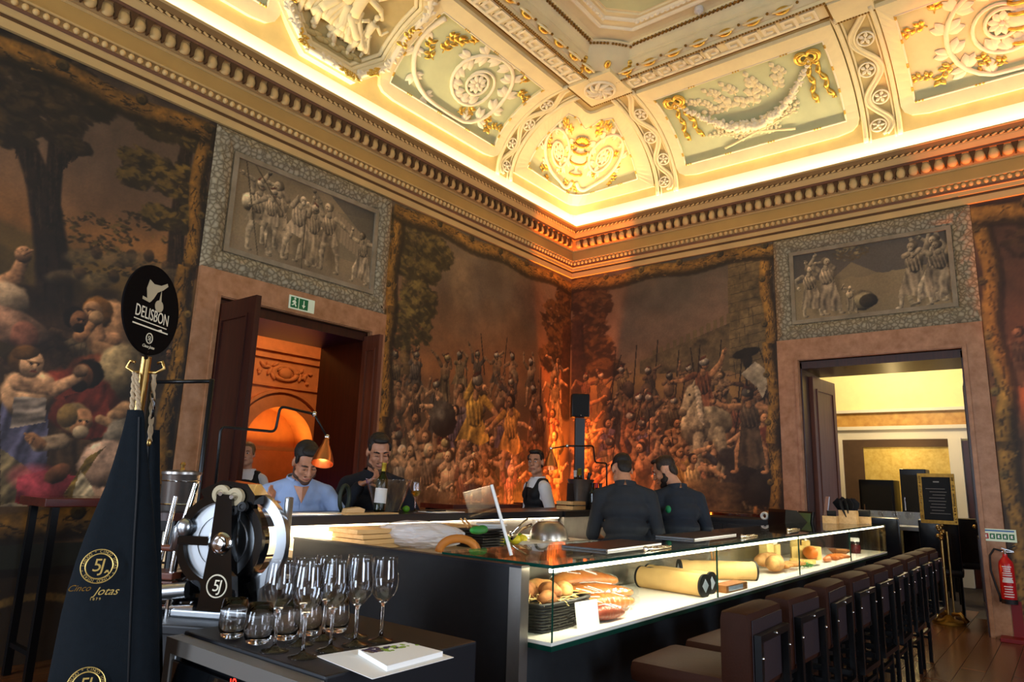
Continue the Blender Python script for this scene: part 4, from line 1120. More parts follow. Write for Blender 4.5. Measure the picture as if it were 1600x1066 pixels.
def sky(cv, stops, seed, cloud):
    n = cv.noise(1.1, 5, seed); n2 = cv.noise(.6, 5, seed+5, .6); ys = [a for a, _ in stops]
    for k in range(3): cv.img[..., k] = np.interp(cv.Y+.7*(n-.5), ys, [rgb(c)[k] for _, c in stops])
    a = np.clip((n2-.5)*3.2, 0, 1)*np.clip((cv.Y-2.2)/.8, 0, 1)*.6; cv.img += (np.array(rgb(cloud))-cv.img)*a[..., None]
    cv.img *= (1+.25*(n-.5))[..., None]

# ---- left wall, painting towards the corner: battle with women and children in front
def mural_middle():
    X0, Y0 = 5.12, .6; w = XB-X0-.005; cv = Canvas(w, 4.68-Y0, .0105, '5a4432')
    Q = lambda px, py: (lambda p: (p.x-X0, p.z-Y0))(at(px, py, y=YA))
    sky(cv, [(0, '4a3826'), (1.8, '5a4632'), (2.35, '8a5a34'), (2.8, '7c5c42'), (3.3, '706052'), (4.1, '5c5248')], 31, '8a765c')
    cv.dab(*Q(720, 440), .35, .45, .2, '8e7450', .35, .9); cv.dab(*Q(830, 470), .5, .4, 0, '5a3c30', .5, .9)
    # tree by the frame
    for a, b, r0 in (((632, 580), (634, 440), .1), ((634, 440), (655, 400), .06), ((634, 450), (640, 380), .07)): cv.limb(Q(*a), Q(*b), r0, r0*.8, '6a5434')
    for px, py, rx, ry, s in ((650, 370, .5, .22, 1), (640, 410, .4, .2, 2), (680, 395, .3, .2, 3), (655, 470, .3, .24, 4), (635, 510, .4, .3, 5), (668, 425, .2, .14, 6)): cv.foliage(*Q(px, py), rx, ry, '3a321a', '6e6030', 260, s, .07)
    # corner tree
    for px, py, rx, ry, s in ((885, 470, .3, .3, 7), (870, 500, .4, .3, 8), (880, 540, .45, .35, 9), (862, 560, .3, .2, 10)): cv.foliage(*Q(px, py), rx, ry, '2e2014', '5a4020', 240, s, .08)
    cv.limb(Q(884, 640), Q(886, 520), .2, .14, '3a2416')
    crowd(cv, Q, 612, 880, 556, 720, 5, .72, 1.25, 4, 9, ('8a8478', '6a6458', '9a8a5a'), '6a5a44')
    # a soldier in yellow seen from behind, shield, horse heads
    p = Q(734, 760); cv.person(p[0], p[1], 1.45, 5, 'b08a3c', 'b08058', '3a2a18', 1, helm='7a7468', long=False); p = Q(795, 765); cv.person(p[0], p[1], 1.3, 9, 'b0803a', 'a87850', '2a1a10', -1, long=False)
    p = Q(692, 655); cv.dab(*p, .24, .24, 0, '3a3630', 1, .1, 1.3); cv.dab(p[0]-.05, p[1]+.06, .1, .1, 0, '7a7468', .5, .8)
    for px, py, rb, sc, hh, s in ((625, 800, '8a8070', 'b8a890', 1.0, 1), (648, 810, '9a8868', None, 1.1, 2), (668, 800, '7a6a58', 'a89878', 1.05, 3), (690, 812, 'a09070', None, 1.1, 4), (720, 815, '8a5a44', '9a7a5a', 1.0, 5), (760, 815, 'a8705a', None, .95, 6), (790, 815, 'a86a58', 'b88a70', 1.0, 7), (830, 815, '7a4a34', None, 1.0, 8), (862, 815, '6a3a24', None, 1.05, 9)):
        p = Q(px, py); cv.person(p[0], p[1]-.25, hh, s+70, rb, 'c09a74', '4a3420', 1 if s % 2 else -1, scarf=sc, bare=s in (2, 4, 6)); cv.person(p[0]+.16, p[1]-.2, hh*.55, s+90, 'b09878', 'caa884', '5a4024', -1, bare=True)
    for k in range(30):
        r = random.Random(k); p = Q(r.uniform(612, 880), r.uniform(770, 815)); cv.dab(*p, .2, .1, r.uniform(-.5, .5), r.choice(('7a6248', '5a4430', '8a6a50', '6a5038')), .6, .5, 1.)
    cv.log([(.09, 0), (.10, 1.5), (.09, 2.8), (.1, 4.0)], .085, 2); cv.log([(.05, 3.98), (w, 3.93)], .1, 4)
    cv.img = np.clip(cv.img, 0, 1)**1.12; cv.grade((1.12, 1.08, 1.0)); lay(cv, 'mural', wall_left, fnA, X0, Y0)
mural_middle()

# ---- right wall, painting from the corner to the door: soldiers, white horse, castle wall
def mural_right():
    U0, Y0 = -YA+.005, .6; w = YA-2.83; cv = Canvas(w, 4.68-Y0, .0105, '5a4432')
    Q = lambda px, py: (lambda p: (-p.y-U0, p.z-Y0))(at(px, py, x=XB))
    sky(cv, [(0, '4a3826'), (1.8, '54422e'), (2.3, '8a6a3c'), (2.75, '6c5644'), (3.2, '5e5248'), (4.1, '54504a')], 51, '836450')
    # castle: tall block wall and a crenellated wall running away
    cv.poly([Q(1137, 405), Q(1205, 385), Q(1208, 600), Q(1140, 580)], '71603f', folds=.05, fdir=1.4, fscale=.4)
    for k in range(14): cv.limb(Q(1138, 420+k*14), Q(1206, 402+k*14), .006, .006, '4c3e26', .7, 0)
    for k in range(30): r = random.Random(k); q = r.uniform(1140, 1204); y = 410+r.randrange(13)*14; cv.limb(Q(q, y), Q(q+1, y+13), .006, .006, '4c3e26', .7, 0)
    for k in range(12):
        x = 1020+k*10.5; y = 548-k*5.2; cv.poly([Q(x, y+30), Q(x, y), Q(x+6, y-2), Q(x+6, y+30)], '66573a')
    cv.poly([Q(1000, 565), Q(1140, 505), Q(1140, 580), Q(1000, 585)], '63543a', folds=.06, fdir=.2, fscale=.15)
    for px, py, rx, ry, s in ((905, 460, .3, .28, 7), (925, 480, .35, .3, 8), (915, 520, .4, .3, 9), (930, 550, .35, .25, 10), (945, 575, .3, .14, 11)): cv.foliage(*Q(px, py), rx, ry, '2a1c12', '523a1e', 240, s, .08)
    cv.limb(Q(905, 640), Q(903, 510), .18, .12, '38241a')
    for k in range(7): cv.limb(Q(955+k*33, 640), Q(962+k*33, 548-(k % 3)*8), .012, .01, '2a1e12', .9, .4)
    crowd(cv, Q, 905, 1210, 578, 725, 5, .72, 1.25, 8, 10, ('7a7468', '8a8478', '5a564e'), '5a4c38')
    # white horse and rider
    p = Q(1098, 668); cv.person(p[0], p[1]-.1, 1.05, 5, '7a4a30', 'a87850', '2a1a10', 1, helm='8a8478', pose=[(1.2, .3), (2.4, .4)])
    W1 = 'a39474'; W2 = '8a7a5c'
    for a, b, c in (((1088, 672), (1082, 715), (1090, 760)), ((1118, 680), (1130, 712), (1120, 742))): cv.limb(Q(*a), Q(*b), .09, .055, W2); cv.limb(Q(*b), Q(*c), .05, .035, W2)
    cv.dab(*Q(1106, 662), .36, .24, .1, W1, 1, .12, .8); cv.dab(*Q(1086, 668), .22, .26, 0, W1, 1, .12, .8)
    cv.limb(Q(1088, 660), Q(1082, 618), .2, .13, W1); cv.limb(Q(1082, 612), Q(1068, 642), .11, .06, W1); cv.dab(*Q(1067, 645), .07, .06, 0, '7a6a50', shade=.8); cv.dab(*Q(1078, 617), .02, .02, 0, '1c140c'); cv.limb(Q(1084, 603), Q(1086, 595), .03, .012, W1)
    for k in range(9): cv.limb(Q(1088+k*.8, 606+k*6), Q(1095+k*.6, 616+k*6), .035, .012, 'b8ab90', .8)
    for a, b, c in (((1092, 684), (1088, 730), (1098, 775)), ((1124, 676), (1134, 720), (1128, 765))): cv.limb(Q(*a), Q(*b), .095, .055, W1); cv.limb(Q(*b), Q(*c), .05, .038, W1); cv.dab(*Q(*c), .06, .03, 0, '4a3a28', shade=.8)
    # standard with an eagle and the pale flag
    cv.limb(Q(1172, 690), Q(1164, 545), .016, .016, '2e2014'); cv.dab(*Q(1166, 552), .2, .07, .2, '2a2016', shade=.9); cv.dab(*Q(1168, 562), .07, .13, 0, '2a2016', shade=.9)
    cv.poly([Q(1158, 585), Q(1180, 565), Q(1200, 580), Q(1198, 608), Q(1192, 622), Q(1182, 604)], 'a29a86', folds=.12, fdir=.9, fscale=.2)
    # dark horse and fallen men at the right
    cv.dab(*Q(1185, 735), .42, .5, 0, '35302c', shade=1.2); cv.limb(Q(1165, 720), Q(1135, 715), .22, .14, '35302c'); cv.limb(Q(1150, 745), Q(1140, 790), .2, .16, '2e2a28'); cv.dab(*Q(1200, 690), .3, .2, .4, '5a2c20', shade=1)
    p = Q(1175, 740); cv.person(p[0], p[1], 1.1, 12, '5a4a38', 'a87850', '2a1a10', -1, helm='4a4640', pose=[(1.6, .4), (1.2, .6)])
    for px, py, rb, s, hh in ((985, 815, '7a5a3a', 3, 1.15), (1060, 800, '94783c', 4, 1.2), (1080, 790, 'a08a5a', 8, 1.0), (945, 815, '6a3a24', 6, 1.1), (915, 815, '7a4428', 7, 1.1), (1010, 780, '6a4a30', 9, 1.1), (1040, 760, '5a4a3a', 10, 1.0)):
        p = Q(px, py); cv.person(p[0], p[1]-.3, hh, s+30, rb, 'b48a60', '2a1a10', -1 if s % 2 else 1, bare=s in (3, 6, 9))
    for k in range(26): r = random.Random(k+400); cv.dab(*Q(r.uniform(1075, 1150), r.uniform(755, 815)), .26, .07, r.uniform(-.2, .2), r.choice(('75613e', '6a5636', '846e48', '5a4830')), .7, .6, .6)
    cv.log([(w-.1, 0), (w-.1, 1.4), (w-.09, 2.7), (w-.1, 4.0)], .085, 6); cv.log([(0, 3.93), (w, 3.97)], .1, 7)
    cv.img = np.clip(cv.img, 0, 1)**1.12; cv.grade((1.06, 1.02, .95)); lay(cv, 'mural', wall_right, fnB, U0, Y0)
mural_right()
def mural_far():
    U0, Y0 = -.6, 0.; w = 2.6; cv = Canvas(w, 4.68, .02, '4a3626')
    sky(cv, [(0, '3a2c1c'), (1.6, '4a3624'), (2.4, '7c4a28'), (3.0, '5a3c28'), (4.7, '2e221a')], 71, '6a4430')
    for k in range(8): r = random.Random(k); cv.foliage(.4+r.random()*2, 2.9+r.random()*1.5, .4, .3, '1e160e', '3a2c18', 120, k, .07)
    crowd(cv, lambda x, y: (x, y), .2, 2.5, 2.5, 1.5, 5, .8, 1.3, 3, 7, ('6a6458',), '4a3c2c')
    cv.log([(.1, 0), (.11, 2), (.1, 4.6)], .09, 6); cv.log([(0, 4.5), (w, 4.5)], .12, 8); cv.grade((1.05, 1, .95)); lay(cv, 'mural', wall_right, fnB, U0, Y0)
mural_far()
# ---- grey pictures over the doors
def grisaille(kind):
    if kind == 'A':
        X0, Y0, w, h = 3.14, 3.49, 1.74, .94; Q = lambda px, py: (lambda p: (p.x-X0, p.z-Y0))(at(px, py, y=YA))
    else:
        X0, Y0, w, h = -2.58, 3.54, 1.74, .89; Q = lambda px, py: (lambda p: (-p.y-X0, p.z-Y0))(at(px, py, x=XB))
    cv = Canvas(w, h, .0075, '8a7a5e'); n = cv.noise(.4, 5, 3)
    G = [('9a8a6e', 'ad9d80'), ('92836a', 'a5967a'), ('a09076', 'b2a284')]
    if kind == 'A':
        cv.img *= (.85+.25*n)[..., None]
        cv.poly([(1.1, .94), (1.74, .94), (1.74, .5)], '5a564e'); cv.poly([Q(520, 330), Q(583, 345), Q(583, 420), Q(520, 400)], '6a6454', .5)
        for k in range(14): x = Q(518+k*5, 325+k*4.5); cv.poly([(x[0], x[1]), (x[0]+.04, x[1]), (x[0]+.04, x[1]-.3), (x[0], x[1]-.3)], '8f8068')
        cv.poly([(0, 0), (1.74, 0), (1.74, .1), (0, .16)], '80715a')
        figs = [(402, 395, .62, 1, 0), (432, 402, .66, -1, 1), (458, 410, .62, 1, 2), (480, 415, .56, -1, 0), (510, 425, .64, -1, 1), (565, 445, .5, -1, 2), (418, 385, .5, 1, 1)]
        cv.dab(*Q(388, 315), .08, .1, 0, 'a89a7c', shade=1.3)
    else:
        cv.img = np.where((cv.Y+.3*(n-.5) > .5)[..., None], np.array(rgb('55504a')), np.array(rgb('8a7a58')))*(.85+.3*n[..., None])
        cv.poly([Q(1240, 490), Q(1330, 410), Q(1420, 445), Q(1500, 400), Q(1500, 480), Q(1240, 510)], '877655', .8); cv.foliage(*Q(1330, 395), .2, .1, '5a4a30', '8a7a54', 90, 2, .03)
        figs = [(1272, 495, .56, 1, 0), (1300, 492, .62, 1, 1), (1432, 480, .66, -1, 0), (1462, 472, .66, -1, 2), (1478, 470, .6, -1, 1)]
        for k in range(3): cv.dab(*Q(1345+k*6, 470), .17-.03*k, .13-.02*k, 0, ('6a5c42', '93845f', '3a3020')[k], shade=.9)
        cv.person(*Q(1332, 490), .36, 4, '8d7e62', 'a09070', '5a4e3a', 1, bare=True); cv.poly([Q(1408, 440), Q(1412, 437), Q(1432, 478), Q(1424, 482)], 'a09270', folds=.15, fdir=.5, fscale=.05)
    for i, (px, py, hh, fc, g) in enumerate(figs):
        hh *= 1.22; p = Q(px, py); cv.dab(p[0]+.05, p[1]+hh*.4, .1, hh*.45, 0, '4e4432', .5, .8); cv.person(p[0], p[1], hh, i+3, G[g][0], G[g][1], '6a5e4a', fc, helm='a89a80' if i % 3 == 0 and kind == 'A' else None, beard='b0a48c' if i % 3 == 2 else None, long=i % 2 == 1 or kind == 'B')
    if kind == 'A':
        for a, b in (((385, 250), (402, 400)), ((478, 330), (470, 420)), ((395, 250), (440, 330))): cv.limb(Q(*a), Q(*b), .008, .008, '5a4e3a', .9, .4)
    cv.grade((1, .97, .92), .08)
    lay(cv, 'grey_painting', wall_left if kind == 'A' else wall_right, fnA if kind == 'A' else fnB, X0, Y0)
grisaille('A'); grisaille('B')
# ================================================================== doors, and the rooms seen through them
mat('orange_stucco', 'c98a58', .8, var=.12, vscale=5, bump=.15, bscale=20)
mat('cream_wall', 'e6d49c', .8, var=.04)
mat('marble_yellow', 'c79a50', .4, col2='a8783a', vscale=8)
mat('gold_paper', 'b99a48', .5, col2='d2b868', vscale=14)
mat('white_paint', 'cfc6b4', .6)
mat('glass_clear', 'ffffff', .0, trans=1., ior=1.45)
mat('blue_lit', '1020d0', .5, emit='2030ff', estr=2.5)
mat('violet_lit', 'a090ff', .4, emit='b0a0ff', estr=9)
mat('brass', 'c4a060', .3, metal=1., var=.1, vscale=20)
mat('board_black', '0c0908', .7, var=.2, vscale=20)
mat('chrome', 'd8d8d8', .12, metal=1.)
def door_leaf(name, parent, a, b, z1, mt='wood_dark', th=.05, knob=True):
    """panelled leaf standing from plan point a to b"""
    a, b = Vector((*a, 0)), Vector((*b, 0)); L = (b-a).length; d = (b-a)/L
    M = Matrix.Translation(a) @ frame(d, (-d.y, d.x, 0))
    o = thing(name, (0, 0, 0)); o.matrix_basis = M; o.parent = parent
    MB().bb((0, -th/2, 0.02), (L, th/2, z1)).build('leaf', mt, o)
    for sd in (-1, 1):
        for z0_, z1_ in ((.18, .95), (1.1, z1-.15)):
            m = MB(); e = .025; x0, x1 = min(.1, L*.2), max(L-.1, L*.8)
            for q in ((x0, z0_, x1, z0_+e), (x0, z1_-e, x1, z1_), (x0, z0_+e, x0+e, z1_-e), (x1-e, z0_+e, x1, z1_-e)): m.bb((q[0], sd*th/2, q[1]), (q[2], sd*(th/2+.014), q[3]))
            m.build('panel_moulding', mt, o)
    if knob:
        for sd in (-1, 1): MB().ell((L-.06, sd*(th/2+.03), 1.05), .024, n=10, m=8).build('knob', 'brass', o, smooth=2)
    return o
d1 = tag(thing('door_1', (DA[0], YA, 0)), kind='structure'); d1.matrix_basis = Matrix()
door_leaf('door_leaf', d1, (3.145, YA-.01), (3.145, 5.40), 2.93); door_leaf('door_leaf', d1, (4.885, YA+.02), (4.885, 5.80), 2.95, 'wood_brown')
m = MB(); m.bb((DA[0], YA+.0, 0), (DA[0]+.02, YA+WT+.02, 2.98)); m.bb((DA[1]-.02, YA, 0), (DA[1], YA+WT+.02, 2.98)); m.bb((DA[0], YA, 2.9), (DA[1], YA+WT+.02, 2.99)); m.build('door_lining', 'wood_dark', d1)
d2 = tag(thing('door_2', (XB, DB[0], 0)), kind='structure'); d2.matrix_basis = Matrix()
door_leaf('door_leaf', d2, (XB+.28, 2.515), (XB+1.05, 2.44), 2.86, 'wood_brown'); door_leaf('door_leaf', d2, (XB+.55, .845), (XB+1.25, .93), 2.9)
m = MB(); m.bb((XB, DB[0], 0), (XB+WT+.02, DB[0]+.02, 3.0)); m.bb((XB, DB[1]-.02, 0), (XB+WT+.02, DB[1], 3.0)); m.bb((XB, DB[0], 2.92), (XB+WT+.02, DB[1], 3.01)); m.build('door_lining', 'wood_dark', d2)

# ---- the orange vaulted room behind the left door
YN = 10.2
ax, ar, az = 6.56, .64, 1.86
arch = [(ax+ar*math.cos(t), az+ar*math.sin(t)) for t in np.linspace(PI, 0, 25)]
wn = MB(); wn.prism([(2.0, 0), (2.0, 5.2), (10.0, 5.2), (10.0, 0), (ax+ar, 0)]+arch[::-1]+[(ax-ar, 0)], 0, .5, Matrix.Translation((0, YN, 0)) @ RX(PI/2) @ Matrix.Scale(-1, 4, (0, 0, 1)))
wall_3 = struct(fixn(wn.build('wall_beyond_left_door', 'orange_stucco')))
m = MB()
m.rings([[(ax+r*math.cos(t), YN-q, az+r*math.sin(t)) for r, q in ((ar, 0), (ar, .05), (ar+.2, .05), (ar+.2, 0))] for t in np.linspace(0, PI, 25)]); m.build('archivolt', 'orange_stucco', wall_3, smooth=True)
m = MB(); m.rings([[(ax+r*math.cos(t), YN-q, az+r*math.sin(t)) for r, q in ((ar+.24, 0), (ar+.24, .08), (ar+.29, .08), (ar+.29, 0))] for t in np.linspace(0, PI, 25)]); m.build('arch_moulding', 'orange_stucco', wall_3, smooth=True)
MB().bb((ax-1.2, YN+.48, 0), (ax+1.2, YN+.55, 3.2)).build('niche_back', 'orange_stucco', wall_3)
m = MB()
for z0_, z1_, q in ((1.78, 1.84, .05), (2.82, 2.86, .05), (3.28, 3.36, .07), (3.4, 3.44, .1)): m.bb((5.0, YN-q, z0_), (8.4, YN, z1_))
m.build('string_course', 'orange_stucco', wall_3)
m = MB(); rnd = random.Random(2)
m.rings([[(6.55+r*1.9*math.cos(t), YN-q, 3.07+r*math.sin(t)) for r, q in ((.09, 0), (.09, .05), (.14, .05), (.14, 0))] for t in np.linspace(0, 2*PI, 25)])
for k in range(26):
    a = rnd.random()*6.28; m.ell((6.55+rnd.uniform(-.5, .5), YN-.02, 3.07+rnd.uniform(-.14, .14)), (rnd.uniform(.03, .09), .04, .03), RY(a), n=8, m=5)
m.ell((6.55, YN-.03, 3.07), (.13, .06, .1), n=12, m=8); m.build('cartouche', 'orange_stucco', wall_3, smooth=2)
for sx in (ax-ar-.14, ax+ar+.14): MB().bb((sx-.12, YN-.06, 0), (sx+.12, YN, 1.8)).build('pilaster', 'orange_stucco', wall_3)
m = MB(); m.bb((2.0, YA+WT, 0), (2.1, YN, 5.2)); m.bb((9.9, YA+WT, 0), (10, YN, 5.2)); m.bb((2.0, YA+WT, 5.1), (10, YN, 5.2)); struct(m.build('wall_side_room', 'orange_stucco'))
light('niche_lamp', 'AREA', (ax, YN+.12, 1.95), 8, (1, .42, .08), (ax, YN+.2, 4), shape='RECTANGLE', size=1.1, size_y=.3)
light('vault_lamp', 'POINT', (6.0, 8.6, 3.9), 85, (1, .52, .22), shadow_soft_size=.2)
light('vault_lamp', 'POINT', (3.4, 8.0, 3.6), 40, (1, .42, .1), shadow_soft_size=.2)
# bar of that room with beer taps, a blue lit front
bc = thing('bar_counter', (5.0, 8.7, 0), 0, 'dark bar counter with glowing blue front in the orange vaulted room', 'counter')
MB().bb((-1.2, -.3, 0), (1.2, .3, 1.0)).build('body', 'black_metal', bc); MB().bb((-1.25, -.36, 1.0), (1.25, .34, 1.05)).build('top', 'wood_dark', bc)
MB().bb((-1.1, -.32, .55), (1.1, -.301, .95)).build('light_panel', 'blue_lit', bc)
tp = thing('beer_tap', (5.0, 8.7, 1.05), 0, 'chrome beer tap column with violet lamp on the blue lit bar', 'beer tap')
m = MB(); m.cyl((-.22, 0, 0), (-.22, 0, .3), .03); m.cyl((.22, 0, 0), (.22, 0, .3), .03); m.cyl((-.27, 0, .3), (.27, 0, .3), .04); m.build('column', 'chrome', tp, smooth=True)
for x in (-.12, 0, .12): m = MB(); m.cyl((x, -.03, .3), (x, -.1, .27), .012); m.cyl((x, -.08, .28), (x, -.09, .4), .014); m.build('tap_handle', 'chrome', tp, smooth=True)
MB().ell((.1, -.05, .36), .045, n=12, m=8).build('lamp_lens', 'violet_lit', tp, smooth=2)

# ---- the room behind the right door
XF = 13.5
w4 = struct(MB().bb((XF, -1.5, 0), (XF+.2, 6, 5)).build('wall_beyond_right_door', 'cream_wall'))
m = MB(); m.bb((XB+WT, 5.9, 0), (XF, 6, 5)); m.bb((XB+WT, -1.6, 0), (XF, -1.5, 5)); m.bb((XB+WT, -1.6, 4.4), (XF, 6, 4.5)); struct(m.build('wall_far_room', 'cream_wall'))
MB().bb((XF-.05, -1.4, 2.56), (XF, 5.8, 2.8)).build('marble_frieze', 'marble_yellow', w4); MB().bb((XF-.09, -1.4, 2.5), (XF, 5.8, 2.56)).build('moulding', 'white_paint', w4); MB().bb((XF-.03, -1.4, 2.33), (XF, 5.8, 2.5)).build('plain_band', 'white_paint', w4)
MB().bb((XF-.12, -1.4, 2.8), (XF, 5.8, 2.85)).build('moulding', 'white_paint', w4)
for y in (1.45, 3.25): MB().bb((XF-.1, y-.09, 0), (XF, y+.09, 2.34)).build('pilaster', 'white_paint', w4)
m = MB(); m.bb((XF-.06, 1.55, 2.2), (XF, 3.16, 2.33)); m.bb((XF-.06, 2.83, 0), (XF, 3.16, 2.2)); m.build('dark_surround', 'dark_paint', w4)
MB().bb((XF-.03, 1.55, .9), (XF-.002, 2.83, 2.2)).build('gold_panel', 'gold_paper', w4)
MB().bb((XF-.05, -1.4, 0), (XF-.003, 1.35, 2.3)).build('panelling', 'wood_dark', w4)
light('far_room_lamp', 'POINT', (12.0, 2.2, 3.6), 170, (1, .82, .52), shadow_soft_size=.25)
light('far_room_wall_lamp', 'POINT', (13.0, 2.2, 2.1), 9, (1, .72, .3), shadow_soft_size=.05)
light('far_room_daylight', 'AREA', (12.2, -1.3, 1.8), 60, DAY, (11, 2, 1.3), shape='RECTANGLE', size=1.6, size_y=2.2)
for (x, y, w, d, h, lb) in ((12.6, 2.45, .5, .5, 1.62, 'tall black cabinet before the gold wall panel'), (12.7, 1.95, .36, .4, 1.8, 'slim black cabinet before the gold wall panel, the tallest one'), (12.8, 1.6, .25, .3, 1.66, 'small black cabinet at the edge of the gold wall panel')):
    t = thing('cabinet', (x, y, 0), 0, lb, 'cabinet'); MB().box((0, 0, h/2), (d, w, h), bevel=.008).build('body', 'black_metal', t)
    MB().box((-d/2-.006, 0, h*.7), (.012, w*.86, h*.5)).build('door', 'board_black', t); MB().box((-d/2-.02, w*.36, h*.7), (.015, .015, .2)).build('handle', 'chrome', t)
# table with wine glasses beyond the door
tb = thing('side_table', (10.75, 1.98, 0), 0, 'pale cloth covered table carrying wine glasses beyond the right door', 'table')
mat('cloth_blue', 'aab4c6', .8); MB().box((0, 0, .97), (.6, 1.0, .05), bevel=.01).build('table_top', 'cloth_blue', tb); MB().box((.29, 0, 1.07), (.02, 1.0, .2)).build('back_board', 'cloth_blue', tb)
for sx in (-.25, .25):
    for sy in (-.43, .43): MB().box((sx, sy, .47), (.04, .04, .94)).build('leg', 'black_metal', tb)
# leather chairs standing in a row
mat('leather_black', '14161c', .25, bump=.05)
def dark_chair():
    t = thing('leather_chair', (0, 0, 0), 0, 'black leather dining chair standing in a row beyond the right door', 'chair', 'black leather chairs in the far room')
    MB().box((0, 0, .5), (.45, .44, .09), bevel=.03).build('seat', 'leather_black', t, smooth=True)
    m = MB(); m.box((0, 0, 0), (.07, .42, .6), bevel=.03); o = m.build('backrest', 'leather_black', t, smooth=True); o.location = (-.2, 0, .82); o.rotation_euler = (0, -.12, 0)
    for sx in (-.19, .19):
        for sy in (-.18, .18): MB().cyl((sx, sy, 0), (sx, sy, .46), .016, n=8).build('leg', 'black_metal', t)
    return t
ch0 = dark_chair()
for k, (x, y) in enumerate(((10.05, 1.93), (10.2, 1.35), (11.35, 1.75), (11.5, 1.2), (11.45, 2.5), (11.95, 1.75))):
    c = ch0 if k == 0 else copy_tree(ch0); c.location = (x, y, 0); c.rotation_euler = (0, 0, PI*.5*(k % 2)*0+.15*k)
    c.matrix_basis = Matrix.Translation((x, y, 0)) @ RZ(.1*k)
# menu board on a gilt easel in the doorway
eb = thing('menu_easel', (9.55, 1.25, 0), 0, 'gilt easel on a clawed foot holding a framed black menu board in the doorway', 'easel')
m = MB(); m.cyl((0, 0, .05), (0, 0, 1.05), .016); m.cyl((0, -.06, .05), (0, -.06, 1.0), .01); m.build('post', 'brass', eb, smooth=True)
m = MB(); m.lathe([(.17, 0), (.16, .025), (.06, .05), (.02, .09)]); m.build('base', 'gold_dark', eb, smooth=True)
for a in (0.3, 2.4, 4.5): m = MB(); m.tube([(.04*math.cos(a), .04*math.sin(a), .1), (.12*math.cos(a), .12*math.sin(a), .11), (.19*math.cos(a), .19*math.sin(a), .03)], [.02, .024, .03], 8); m.build('claw_foot', 'brass', eb, smooth=2)
m = MB()
for k in range(7): m.ell((-.02, .03*math.sin(k*1.7), .92+.025*k), .024, n=8, m=6)
m.build('gilt_ornament', 'brass', eb, smooth=2)
MB().box((-.03, .0, 1.37), (.02, .29, .49)).build('board', 'board_black', eb)
m = MB()
for q in (-1, 1): m.box((-.035, q*.165, 1.37), (.035, .04, .57)); m.box((-.035, 0, 1.37+q*.265), (.035, .29, .04))
m.build('frame', 'gold_dark', eb)
m = MB(); rnd = random.Random(1)
for k in range(46):
    y = rnd.choice((-1, 1))*.165; m.ell((-.055, y, 1.1+.54*rnd.random()), .011, n=6, m=4)
tag(m.build('gilt_beads', 'brass', eb, smooth=2), kind='stuff')
# unreadable chalk lines of the menu
mat('chalk', '9a938a', .8)
m = MB()
for k in range(9): m.box((-.0405, rnd.uniform(-.02, .02), 1.2+.035*k), (.001, rnd.uniform(.1, .22), .005))
m.box((-.0405, 0, 1.56), (.001, .06, .016)); m.build('chalk_lines', 'chalk', eb)
# fire extinguisher and the sign over it
mat('ext_red', 'c01018', .3, coat=.4); mat('rubber', '101012', .6); mat('marker_red', '7a0c10', .5); mat('label_white', 'e8e6e0', .6); mat('sign_green', '0d6b3c', .5); mat('sign_pale', 'd8e4c8', .5, emit='d8e4c8', estr=.06); mat('sign_blue', '2a6aa8', .5); mat('sign_red', 'b02020', .5)
fe = thing('fire_extinguisher', (8.86, .615, .37), 0, 'red fire extinguisher with black hose hung on the stone doorcase', 'extinguisher'); fe.scale = (.86, .86, .86)
MB().lathe([(.0, .0), (.07, 0), (.078, .02), (.078, .42), (.07, .46), (.04, .5), (.025, .52), (.025, .55), (0, .55)]).build('cylinder', 'ext_red', fe, smooth=True)
MB().lathe([(.06, -.012), (.08, -.01), (.081, .04), (.079, .042)]).build('foot_ring', 'rubber', fe, smooth=True)
m = MB(); m.cyl((0, 0, .55), (0, 0, .6), .02); m.box((0, -.03, .6), (.03, .12, .012), RX(.25)); m.box((0, -.03, .575), (.025, .12, .01)); m.build('valve', 'chrome', fe, smooth=True)
MB().tube([(0, -.03, .605), (0, -.08, .635), (0, -.11, .65)], .007, 6).build('handle', 'black_metal', fe)
MB().tube([(0, .02, .58), (0, .1, .6), (0, .15, .52), (0, .155, .35), (0, .12, .18), (0, .09, .06), (0, .09, .0)], .012, 8).build('hose', 'rubber', fe, smooth=2)
MB().box((.058, 0, .3), (.03, .05, .08)).build('bracket', 'black_metal', fe)
m = MB()
for (z0_, z1_) in ((.30, .42), (.23, .29), (.06, .2)):
    n_ = 5
    for k in range(n_):
        z = z0_+(z1_-z0_)*(k+.5)/n_; aw = .75*random.Random(k+int(z0_*99)).uniform(.6, 1)
        pts = [(.0788*math.cos(a), .0788*math.sin(a), z) for a in np.linspace(PI+.1-aw, PI+.1+aw, 8)]
        for i in range(7): m.add([(*pts[i][:2], z-.005), (*pts[i+1][:2], z-.005), (*pts[i+1][:2], z+.005), (*pts[i][:2], z+.005)], [(0, 1, 2, 3)])
m.build('printed_label', 'label_white', fe)
fb = thing('floor_marker', (8.86, .57, 0), 0, 'red painted floor box below the fire extinguisher', 'marker'); MB().box((0, 0, .02), (.2, .3, .04), bevel=.005).build('plate', 'marker_red', fb); MB().box((.084, 0, .2), (.006, .09, .36)).build('upright', 'marker_red', fb)
sg = thing('safety_sign', (XB-.062, .655, 1.02), 0, 'narrow fire safety sign with five pictograms above the extinguisher', 'sign')
MB().box((0, 0, 0), (.008, .3, .125)).build('plate', 'sign_pale', sg)
MB().box((-.0045, 0, .045), (.001, .27, .014)).build('blue_bar', 'sign_blue', sg)
